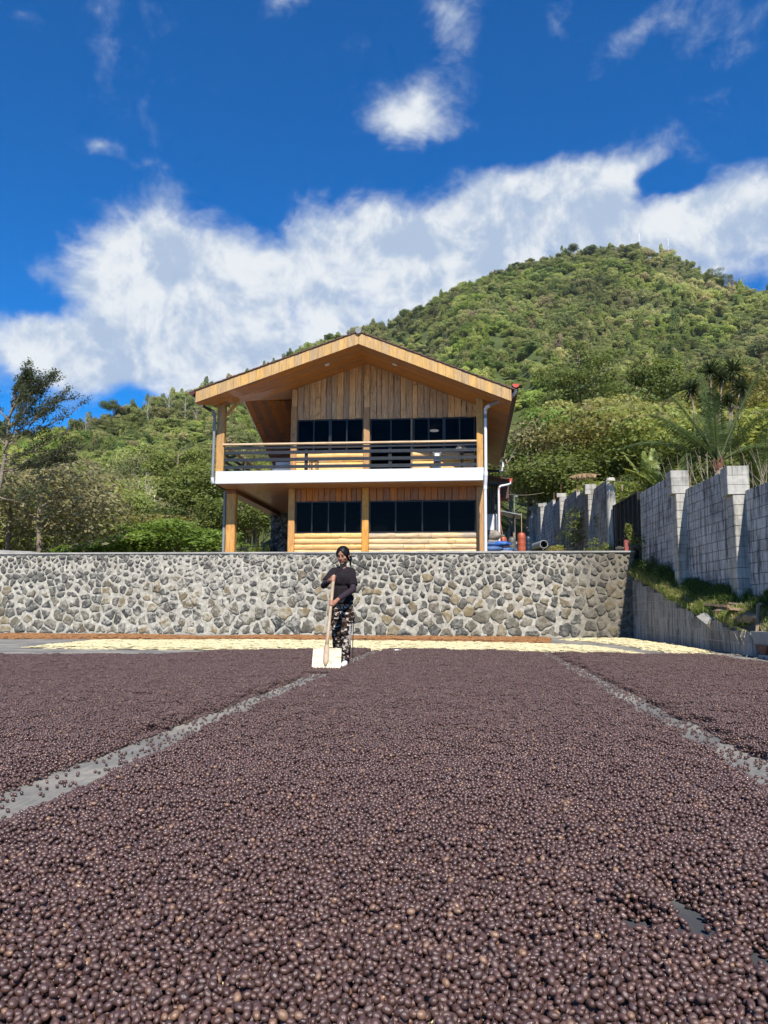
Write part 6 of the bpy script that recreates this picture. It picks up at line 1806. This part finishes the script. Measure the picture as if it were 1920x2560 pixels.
for k, (x, y, c) in enumerate(((2.1, 30.5, 'sack_white'), (2.25, 31.5, 'sack_blue'), (1.9, 31, 'barrel_red'))):
    rock('rag', x, y, 2.92, .13, c, ['crumpled white rag on the yard ground', 'crumpled blue rag on the yard ground', 'reddish rag on the ground by the barrels'][k], 'rag', (1.3, 1, .5))
tag(MB().box(.2, 4.0, 44.0, 44.2, 3.4, 4.75, .02).build('yard_back_wall', 'boundary_concrete'), 'low concrete wall across the back of the yard behind the barrels', 'wall')
# stair railing left of the veranda
sr = empty('stair_railing', (-10, 33, 3.0), 'short black stair railing by the spiky shrubs', 'railing')
MB().tube([(-10.3, 31.5, 3.18), (-8.95, 31.5, 3.42), (-8.55, 31.5, 3.42)], .025, 8).build('top_rail', 'rail_metal', sr)
MB().box(-8.60, -8.54, 31.47, 31.53, 2.5, 3.44).build('post', 'rail_metal', sr)
tag(MB().box(-9.2, -8.62, 32.6, 32.9, 2.5, 3.25, .02).build('planter', 'post_wood'), 'orange timber planter behind the black stair railing', 'planter')

# ---- rubbish at the lower end of the grass bank
tag(MB().beam((4.72, 13.5, .30), (4.82, 13.62, .86), .05, .03, .004, up=(0, 1, 0)).build('wooden_stake', 'old_wood'), 'grey wooden stake standing in the rubble at the right edge', 'stake')
tag(MB().tube([(4.78, 15, .60), (4.745, 15, .95)], .007, 6).build('reinforcing_bar', 'rust'), 'rusty bar sticking up from the rubble, left of the stake', 'bar')
def slabp(name, x, y, z, sx, sy, t, rz, tx, ty, mat, label, cat):
    mb = MB().box(-sx, sx, -sy, sy, -t, t, t * .4)
    m = Matrix.Translation((x, y, z - .05)) @ Matrix.Rotation(rz, 4, 'Z') @ Matrix.Rotation(tx, 4, 'X') @ Matrix.Rotation(ty, 4, 'Y')
    mb.v = [tuple(m @ (Vector(v) + Vector((0, 0, .35 * t * mnoise.noise(Vector(v) * 5))))) for v in mb.v]
    return tag(mb.build(name, mat), label, cat)
slabp('broken_slab', 5.0, 15.6, .88, .30, .42, .025, .2, .05, .12, 'dirt', 'largest tan broken slab on the rubble heap', 'slab')
slabp('broken_slab', 4.96, 14.7, .80, .26, .40, .022, -.3, -.05, .10, 'dirt', 'tan broken slab in front of the largest one', 'slab')
slabp('broken_slab', 5.05, 14.0, .66, .30, .38, .025, .1, .02, .16, 'dirt', 'tan broken slab right of the wooden stake', 'slab')
slabp('broken_slab', 4.86, 16.3, .84, .18, .25, .02, .5, .1, .15, 'dirt', 'small tan slab piece at the left end of the rubble', 'slab')
slabp('broken_tile', 4.60, 15.75, .66, .12, .16, .012, .4, .5, -.5, 'joint_dark', 'dark grey broken tile tipping over the low wall edge', 'tile')
slabp('broken_tile', 4.66, 16.0, .74, .10, .14, .012, -.3, .3, -.2, 'boundary_concrete', 'lighter broken tile just above the tipping dark one', 'tile')
slabp('broken_plank', 5.12, 14.6, .90, .04, .45, .018, 1.1, .1, 0, 'old_wood', 'dark weathered plank leaning behind the stake', 'plank')
slabp('broken_plank', 5.2, 13.9, .88, .04, .40, .018, -1.0, -.1, 0, 'old_wood', 'second weathered plank crossing towards the right edge', 'plank')
tag(MB().tube([(4.72, 17.6, 1.00), (5.08, 17.3, 1.04)], [.06, .055], 10).build('tree_log', 'tool_wood', None, 'auto'), 'short cut log lying in the grass on the bank', 'log')
rock('dirt_clod', 4.95, 14.2, .62, .22, 'dirt', 'heap of tan soil at the right end of the bank', 'soil heap', (1.3, 2.2, .6))
rock('dirt_clod', 4.95, 15.6, .76, .2, 'dirt', 'heap of tan soil under the largest broken slab', 'soil heap', (1.3, 2.4, .6))
rock('stone', 4.70, 16.4, .72, .07, 'dirt', 'light tan stone at the left end of the rubble', 'stone')
lg = empty('concrete_ledge', (4.75, 12.9, 0), 'broken pale concrete ledge with a dark hollow under it at the right edge', 'ledge')
MB().prism([(4.56, 13.32, .42), (4.62, 13.3, .20), (4.62, 11.5, .22), (4.58, 11.5, .43)], (.8, 0, 0)).build('ledge_top', 'boundary_concrete', lg)
MB().box(4.72, 5.4, 11.5, 13.34, -.05, .21).build('hollow_back', 'joint_dark', lg)
MB().prism([(4.58, 13.2, .21), (4.60, 12.75, .21), (4.60, 12.85, .03), (4.60, 12.95, .03)], (.06, 0, 0)).build('rusty_chute', 'rust', lg)
MB().box(4.56, 4.70, 11.5, 13.02, 0, .06, .01).build('kerb_stone', 'boundary_concrete', lg)
# leaf litter on the patio edge
LP = []
for _ in range(160):
    y = random.uniform(12.5, 22.6); x = low_x(y) - abs(random.gauss(0, .25)) - .03
    LP.append((x, y, .012))
n = len(LP)
o = inst_object('leaf_litter', [chip(1)], LP, np.random.normal(0, .5, (n, 3)), np.random.uniform(.01, .035, n), np.zeros(n), 'bark'); tag(o, 'brown leaf litter along the foot of the low block wall', 'litter')
tag(MB().beam((1.52, 20.9, .03), (1.62, 20.95, .04), .08, .02).build('paper_scrap', 'white_plastic') if False else MB().prism([(-1.30, 13.3, .045), (-1.20, 13.3, .05), (-1.16, 13.36, .05), (-1.26, 13.38, .06)], (0, 0, .006)).build('paper_scrap', 'white_plastic'), 'small white scrap lying on the far edge of the middle coffee bed', 'scrap')
# ================================================================== THE WOMAN AND HER SHOVEL
def _camo(T):
    p = objc(T)
    w = T.noise(p, 9, 2, .5, out=1)
    wv_ = T.new('ShaderNodeVectorMath', operation='MULTIPLY_ADD'); T.l.new(w, wv_.inputs[0]); wv_.inputs[1].default_value = (.10, .10, .05); T.l.new(p, wv_.inputs[2])
    m = T.mapping(wv_.outputs[0], scale=(1, 1, 1.5))
    n1 = T.noise(m, 19, 2, .5, .4); n2 = T.noise(T.mapping(m, loc=(3.1, 7.7, 1.2)), 17, 2, .5, .4); n3 = T.noise(T.mapping(m, loc=(9.1, 2.7, 5.2)), 21, 2, .45, .5)
    c = T.mix(T.math('GREATER_THAN', n1, .50), (.028, .014, .011), (.072, .058, .045))
    c = T.mix(T.math('GREATER_THAN', n2, .55), c, (.012, .008, .008))
    c = T.mix(T.math('GREATER_THAN', n3, .595), c, (.46, .40, .35))
    bsdf(T, c, .95, T.bump(T.noise(p, 22, 3), .4, .01), .04)
material('camouflage_cloth', _camo)
def _shirt(T):
    p = objc(T); n = T.noise(T.mapping(p, scale=(1, 1, .5)), 9, 3, .5, .2)
    bsdf(T, T.hsv((.014, .011, .0135), .5, 1, T.maprange(n, .3, .7, .8, 1.35)), .9, T.bump(n, .6, .03), .15)
material('black_shirt_cloth', _shirt)
def _sleeve(T):
    p = objc(T); n = T.noise(p, 30, 4, .6, .5)
    bsdf(T, T.hsv((.024, .016, .0225), .5, 1, T.maprange(n, .3, .7, .8, 1.4)), .8, T.bump(n, .6, .01), .25)
material('dark_sleeve_cloth', _sleeve)
def sculpt(name, mb, mat, parent, voxel=.008, smooth=3, fn=None):
    me = bpy.data.meshes.new(name); me.from_pydata(mb.v, [], mb.f)
    bm = bmesh.new(); bm.from_mesh(me); bmesh.ops.recalc_face_normals(bm, faces=bm.faces); bm.to_mesh(me); bm.free()
    tmp = bpy.data.objects.new('tmp', me); COL.objects.link(tmp)
    r = tmp.modifiers.new('r', 'REMESH'); r.mode = 'VOXEL'; r.voxel_size = voxel
    s = tmp.modifiers.new('s', 'SMOOTH'); s.factor = .5; s.iterations = smooth
    dg = bpy.context.evaluated_depsgraph_get()
    out = bpy.data.meshes.new_from_object(tmp.evaluated_get(dg))
    bpy.data.objects.remove(tmp); out.name = name
    if fn is not None:
        for v in out.vertices: v.co = fn(v.co)
    out.materials.clear(); out.materials.append(MATS[mat])
    out.polygons.foreach_set('use_smooth', [True] * len(out.polygons))
    return link(name, out, parent)
def chain(mb, pts, rs, n=12):
    """tapering limb: tube with round ends"""
    mb.tube(pts, rs, n)
    for p, r in zip(pts, rs): mb.ell(p, (r, r, r), n, 8)
    return mb
woman = empty('person', (-1.64, 9.97, 0), 'woman in black shirt and camouflage trousers looking down at her wooden shovel', 'person')
V3 = Vector
hipL, hipR = V3((-1.715, 9.98, .83)), V3((-1.585, 9.97, .83))
kneeL, kneeR = V3((-1.715, 9.97, .46)), V3((-1.572, 9.88, .44))
ankL, ankR = V3((-1.70, 10.10, .085)), V3((-1.588, 9.93, .085))
shL, shR = V3((-1.758, 9.945, 1.222)), V3((-1.528, 9.955, 1.222))
elL, elR = V3((-1.865, 9.83, 1.035)), V3((-1.483, 9.84, .985))
wrL, wrR = V3((-1.765, 9.665, 1.085)), V3((-1.640, 9.56, .845))
grpT, grpL_ = V3((-1.700, 9.598, 1.105)), V3((-1.702, 9.466, .800))
# handle axis
hTop, hBot = V3((-1.697, 9.610, 1.150)), V3((-1.709, 9.252, .285))
hax = (hTop - hBot).normalized()
hc = V3((-1.632, 9.89, 1.430))
face = V3((-.20, -.90, -.30)).normalized(); fr = face.cross(V3((0, 0, 1))).normalized(); fu = fr.cross(face).normalized()
Rm = Matrix((fr, -face, fu)).transposed()          # local x right, -y forward, z up
def H(x, y, z): return hc + Rm @ V3((x, y, z))
body = MB()
# head: skull, jaw, cheeks, nose, brow ridge, ears
body.ell(H(0, .012, .022), (.077, .093, .090), 20, 14, Rm)
body.ell(H(0, -.018, -.043), (.063, .064, .070), 18, 12, Rm)
body.ell(H(0, -.058, -.094), (.026, .022, .020), 12, 8, Rm)
for s in (-1, 1):
    body.ell(H(s * .038, -.050, -.026), (.026, .024, .026), 12, 8, Rm)
    body.ell(H(s * .081, .008, -.018), (.010, .018, .028), 10, 8, Rm)
body.ell(H(0, -.074, .024), (.044, .008, .010), 12, 8, Rm)
body.tube([H(0, -.078, .014), H(0, -.088, -.010), H(0, -.095, -.028)], [.006, .009, .011], 8)
body.ell(H(0, -.090, -.032), (.018, .012, .009), 10, 8, Rm)
chain(body, [H(0, .03, -.06), (-1.634, 9.945, 1.30), (-1.64, 9.96, 1.24)], [.044, .045, .055])
# trunk
for c, r in (((-1.645, 9.955, 1.20), (.140, .085, .075)), ((-1.645, 9.95, 1.10), (.125, .090, .10)), ((-1.648, 9.965, .97), (.112, .082, .11)), ((-1.65, 9.975, .86), (.130, .095, .10))): body.ell(c, r, 16, 12)
for s, a, b_, c in ((1, shL, elL, wrL), (2, shR, elR, wrR)):
    chain(body, [a, a.lerp(b_, .5), b_], [.046, .042, .036]); chain(body, [b_, b_.lerp(c, .35), c], [.036, .036, .025])
for a, b_, c in ((hipL, kneeL, ankL), (hipR, kneeR, ankR)):
    chain(body, [a, a.lerp(b_, .5), b_], [.080, .070, .052]); chain(body, [b_, b_.lerp(c, .3), c], [.050, .050, .034])
    chain(body, [c, c + V3((0, -.05, -.048)), c + V3((0, -.11, -.058))], [.032, .026, .018])
# hands closed round the handle
def hand(mb, wrist, grip, ax, thumb_up, knuck):
    """palm from wrist to the side of the shaft, four fingers of unequal length curling round it, thumb across"""
    ax = ax.normalized(); to = (grip - wrist); to = (to - ax * to.dot(ax)).normalized(); sd = ax.cross(to).normalized() * knuck
    palm = grip - to * .026 - sd * .012
    mb.tube([wrist, wrist.lerp(palm, .55), palm], [.024, .030, .026], 10)
    mb.ell(palm, (.024, .024, .036), 12, 8, ax.to_track_quat('Z', 'Y').to_matrix())
    for i, (o_, L_) in enumerate(((.031, .92), (.011, 1.0), (-.010, .95), (-.029, .78))):
        b0 = grip + ax * o_
        R_ = .027
        pts = [b0 - to * R_ * .9 - sd * .016, b0 - to * .010 - sd * R_ * 1.0, b0 + to * .016 - sd * R_ * .85, b0 + to * R_ * L_ - sd * .002, b0 + to * .018 * L_ + sd * .018 * L_]
        mb.tube(pts, [.0105, .0100, .0095, .0088, .0072], 8)
        for p, r in zip(pts[1:], (.0104, .0100, .0090, .0074)): mb.ell(p, (r, r, r), 8, 6)
    t0 = palm + ax * .026 * thumb_up + sd * .006
    tp = [t0, grip + ax * .044 * thumb_up - to * .016 + sd * .026, grip + ax * .048 * thumb_up + to * .008 + sd * .027]
    mb.tube(tp, [.014, .0115, .0085], 8); mb.ell(tp[-1], (.009,) * 3, 8, 6)
hand(body, wrL, grpT, hax, 1, 1)
hand(body, wrR, grpL_, hax, 1, -1)
body_o = sculpt('body', body, 'skin', woman, .0056, 3)
# face details
for s in (-1, 1):
    MB().tube([H(s * .018, -.076, .000), H(s * .031, -.075, -.004), H(s * .044, -.066, .000)], [.0015, .0026, .0014], 6).build('eyelash', 'hair_black', woman)
    MB().ell(H(s * .031, -.066, .004), (.016, .008, .008), 10, 6, Rm).build('eyelid', 'skin', woman, True)
    MB().tube([H(s * .014, -.082, .024), H(s * .032, -.079, .028), H(s * .050, -.064, .022)], [.0016, .0026, .0014], 6).build('eyebrow', 'hair_black', woman)
MB().tube([H(-.024, -.074, -.062), H(-.010, -.081, -.058), H(0, -.082, -.060), H(.010, -.081, -.058), H(.024, -.074, -.062)], [.002, .006, .006, .006, .002], 8).build('upper_lip', 'lip', woman, True)
MB().tube([H(-.020, -.074, -.068), H(0, -.081, -.072), H(.020, -.074, -.068)], [.002, .007, .002], 8).build('lower_lip', 'lip', woman, True)
# hair: cap pulled back to a low tail over the shoulder
hair = MB()
hair.ell(H(0, .016, .030), (.085, .102, .092), 20, 14, Rm)
hair.ell(H(0, .055, -.010), (.080, .068, .085), 18, 12, Rm)
for s in (-1, 1):
    hair.ell(H(s * .066, .004, .020), (.022, .058, .056), 12, 10, Rm)
hair.ell(H(-.06, .075, -.065), (.035, .035, .040), 12, 8, Rm)
hair.tube([H(-.070, .050, -.030), H(-.088, .030, -.085), H(-.082, .020, -.130), H(-.086, .03, -.175)], [.024, .020, .014, .005], 10)
def hairline(co):
    l = Rm.transposed() @ (co - hc)
    if l.y < -.030:
        lim = .078 - 1.35 * max(0, abs(l.x) - .006)          # forehead stays bare below the parting
        if l.z < lim: 
            k = min(1, (lim - l.z) / .02); l.y = l.y * (1 - k) + (-.030) * k
    if abs(l.x) < .01 and l.z > .09: l.z -= .004 * (1 - abs(l.x) / .01)
    return hc + Rm @ l
sculpt('hair', hair, 'hair_black', woman, .007, 2, hairline)
MB().ell(H(-.086, .002, -.047), (.004, .004, .007), 8, 6).build('earring', 'steel', woman, True)
# long sleeved undershirt, then the loose shirt
sl = MB()
for b_, c, a in ((elL, wrL, shL), (elR, wrR, shR)):
    m_ = a.lerp(b_, .5)
    chain(sl, [m_, b_], [.046, .043]); chain(sl, [b_, b_.lerp(c, .4), b_.lerp(c, .90)], [.043, .042, .031])
sculpt('undershirt_sleeves', sl, 'dark_sleeve_cloth', woman, .0065, 2, lambda co: co + V3((1, 1, 1)) * .004 * mnoise.noise(co * 34))
sh = MB()
for c, r in (((-1.645, 9.955, 1.205), (.150, .094, .070)), ((-1.645, 9.945, 1.11), (.143, .108, .11)), ((-1.648, 9.96, .98), (.132, .100, .12)), ((-1.650, 9.97, .875), (.158, .115, .085))): sh.ell(c, r, 18, 12)
sh.lathe(-1.650, 9.968, [(.128, 0), (.140, .03), (.128, .12), (.118, .22)], 20, .795)
sh.ell((-1.645, 9.93, 1.13), (.135, .098, .11), 16, 12)
for a, b_, k in ((shL, elL, .74), (shR, elR, .80)):
    e = a.lerp(b_, k); chain(sh, [V3((-1.645, 9.95, 1.235)).lerp(a, .6), a], [.056, .052]); sh.tube([a, a.lerp(b_, .4), e], [.053, .057, .062], 14)
chain(sh, [(-1.70, 9.955, 1.245), (-1.64, 9.95, 1.265), (-1.58, 9.955, 1.245)], [.040, .046, .040])
def fold(co):
    n = mnoise.noise(V3((co.x * 16, co.y * 16, co.z * 7))) * .012 + mnoise.noise(V3((co.x * 30, co.y * 30, co.z * 14 + co.x * 20))) * .005
    d = co - V3((-1.648, 9.96, co.z)); d.z = 0
    if d.length > 1e-4: co = co + d.normalized() * n
    q = (co - V3((-1.636, 9.925, 1.325))).length          # scoop neckline
    if q < .070 and co.z > 1.24: co = co + V3((0, 0, -(.070 - q) * .8))
    return co
sculpt('shirt', sh, 'black_shirt_cloth', woman, .008, 9, fold)
tr = MB()
tr.ell((-1.650, 9.972, .84), (.140, .100, .075), 18, 12)
for a, b_, c in ((hipL, kneeL, ankL), (hipR, kneeR, ankR)):
    chain(tr, [a, a.lerp(b_, .5), b_], [.086, .080, .070]); chain(tr, [b_, b_.lerp(c, .5), b_.lerp(c, .97)], [.068, .064, .056], 14)
tr.box(-1.505, -1.475, 9.86, 9.98, .56, .70)
def tfold(co):
    n = mnoise.noise(V3((co.x * 14, co.y * 14, co.z * 16))) * .016 + mnoise.noise(V3((co.x * 30, co.y * 30, co.z * 34))) * .006
    ax_ = -1.712 if co.x < -1.645 else -1.58
    d = V3((co.x - ax_, co.y - 9.95, 0)); 
    return co + d.normalized() * n if d.length > 1e-4 else co
sculpt('trousers', tr, 'camouflage_cloth', woman, .008, 1, tfold)
MB().tube([(-1.492, 9.86, .66), (-1.478, 9.85, .50), (-1.485, 9.86, .30), (-1.480, 9.86, .10)], .0055, 6).build('hanging_strap', 'black_plastic', woman)
# white lettering down the trouser leg
cu = bpy.data.curves.new('lettering', 'FONT'); cu.body = 'LOVE LOVE LOVE'; cu.size = .034; cu.extrude = .0008
tmp = bpy.data.objects.new('tmp', cu); COL.objects.link(tmp)
dg = bpy.context.evaluated_depsgraph_get(); lm = bpy.data.meshes.new_from_object(tmp.evaluated_get(dg)); bpy.data.objects.remove(tmp)
Rl = Matrix.Translation((-1.525, 9.808, .545)) @ Matrix.Rotation(rad(14), 4, 'Z') @ Matrix.Rotation(rad(90), 4, 'X') @ Matrix.Rotation(rad(-90), 4, 'Z')
lm.transform(Rl); lm.materials.clear(); lm.materials.append(MATS['shoe_white']); link('lettering', lm, woman)
for nm, a in (('shoe', ankL), ('shoe', ankR)):
    s_ = MB(); f_ = V3((0.0, -1, 0)); b0 = V3((a.x, a.y + .02, .045))
    for t, rx, rz, z in ((0, .036, .045, .05), (.05, .038, .042, .045), (.11, .044, .038, .038), (.17, .042, .031, .032), (.205, .030, .024, .028)):
        s_.ell(b0 + f_ * t + V3((0, 0, z - .045)), (rx, .045, rz), 14, 10)
    sculpt(nm, s_, 'shoe_white', woman, .006, 2, lambda co: V3((co.x, co.y, max(co.z, .012))))
    MB().prism([(a.x - .036, a.y + .05, .0), (a.x + .036, a.y + .05, .0), (a.x + .044, a.y - .12, 0), (a.x + .026, a.y - .20, 0), (a.x - .026, a.y - .20, 0), (a.x - .044, a.y - .12, 0)], (0, 0, .018)).build('sole', 'old_wood', woman)
    MB().tube([(a.x - .039, a.y - .02, .04), (a.x - .041, a.y - .07, .055), (a.x - .02, a.y - .10, .065)], .006, 6).build('shoe_stripe', 'black_plastic', woman)
    MB().tube([(a.x + .039, a.y - .02, .04), (a.x + .041, a.y - .07, .055), (a.x + .02, a.y - .10, .065)], .006, 6).build('shoe_stripe', 'black_plastic', woman)
# shovel
shv = empty('wooden_shovel', (-1.69, 9.06, .02), 'wooden push shovel with a square pale board, held upright by the woman', 'shovel')
mb = MB(); pts = [hBot.lerp(hTop, k / 8) for k in range(9)]
mb.tube(pts, [.023, .0225, .022, .0215, .021, .021, .021, .0205, .020], 12); mb.ell(hTop, (.0205, .0205, .014), 12, 8)
mb.build('handle', 'tool_wood', shv, True)
b1, b2, b3, b4 = V3((-1.866, 9.215, .262)), V3((-1.526, 9.245, .268)), V3((-1.505, 9.055, .012)), V3((-1.846, 9.035, .010))
nrm = (b2 - b1).cross(b4 - b1).normalized()
if nrm.y > 0: nrm = -nrm
MB().prism([b1, b2, b3, b4], -nrm * .016).build('blade_board', 'shovel_face', shv)
low_ = V3((-1.688, 9.085, .062)) + nrm * .020
sp = MB(); c0 = hBot + hax * .02; c1 = low_
ax_s = (b2 - b1).normalized()
prof = [(0, .024, .022), (.12, .033, .020), (.5, .036, .018), (.8, .032, .016), (1.0, .012, .010)]
vs = []; 
for t, hw, ht in prof:
    c = c0.lerp(c1, t)
    for k in range(10):
        a = 2 * math.pi * k / 10; vs.append(c + ax_s * hw * math.cos(a) + nrm * ht * math.sin(a))
fs = [tuple(range(10)), tuple(range(49, 39, -1))]
for j in range(4):
    for k in range(10): fs.append((j * 10 + k, j * 10 + (k + 1) % 10, (j + 1) * 10 + (k + 1) % 10, (j + 1) * 10 + k))
sp.add(vs, fs).build('handle_socket', 'tool_wood', shv, True)
for dx in (-.05, .0): MB().ell(V3((-1.69 + dx, 9.13, .12)) + nrm * .004, (.004, .004, .004), 8, 6).build('nail', 'rust', shv)
# little heap pushed up by the board
hp_ = []
for _ in range(900):
    x = random.uniform(-1.86, -1.49); y = 9.03 - abs(random.gauss(0, .055)); z = .008 + max(0, .045 - (9.03 - y) * .45) * random.random()
    hp_.append((x, y, z))
n = len(hp_); E3 = np.random.uniform(0, 6.28, (n, 3))
o = inst_object('coffee_cherries', temps1, hp_, E3, np.random.uniform(.85, 1.15, n) * R0, np.random.randint(0, 4, n), 'dark_cherry')
tag(o, 'small heap of dark coffee cherries pushed up at the foot of the shovel board', 'coffee')
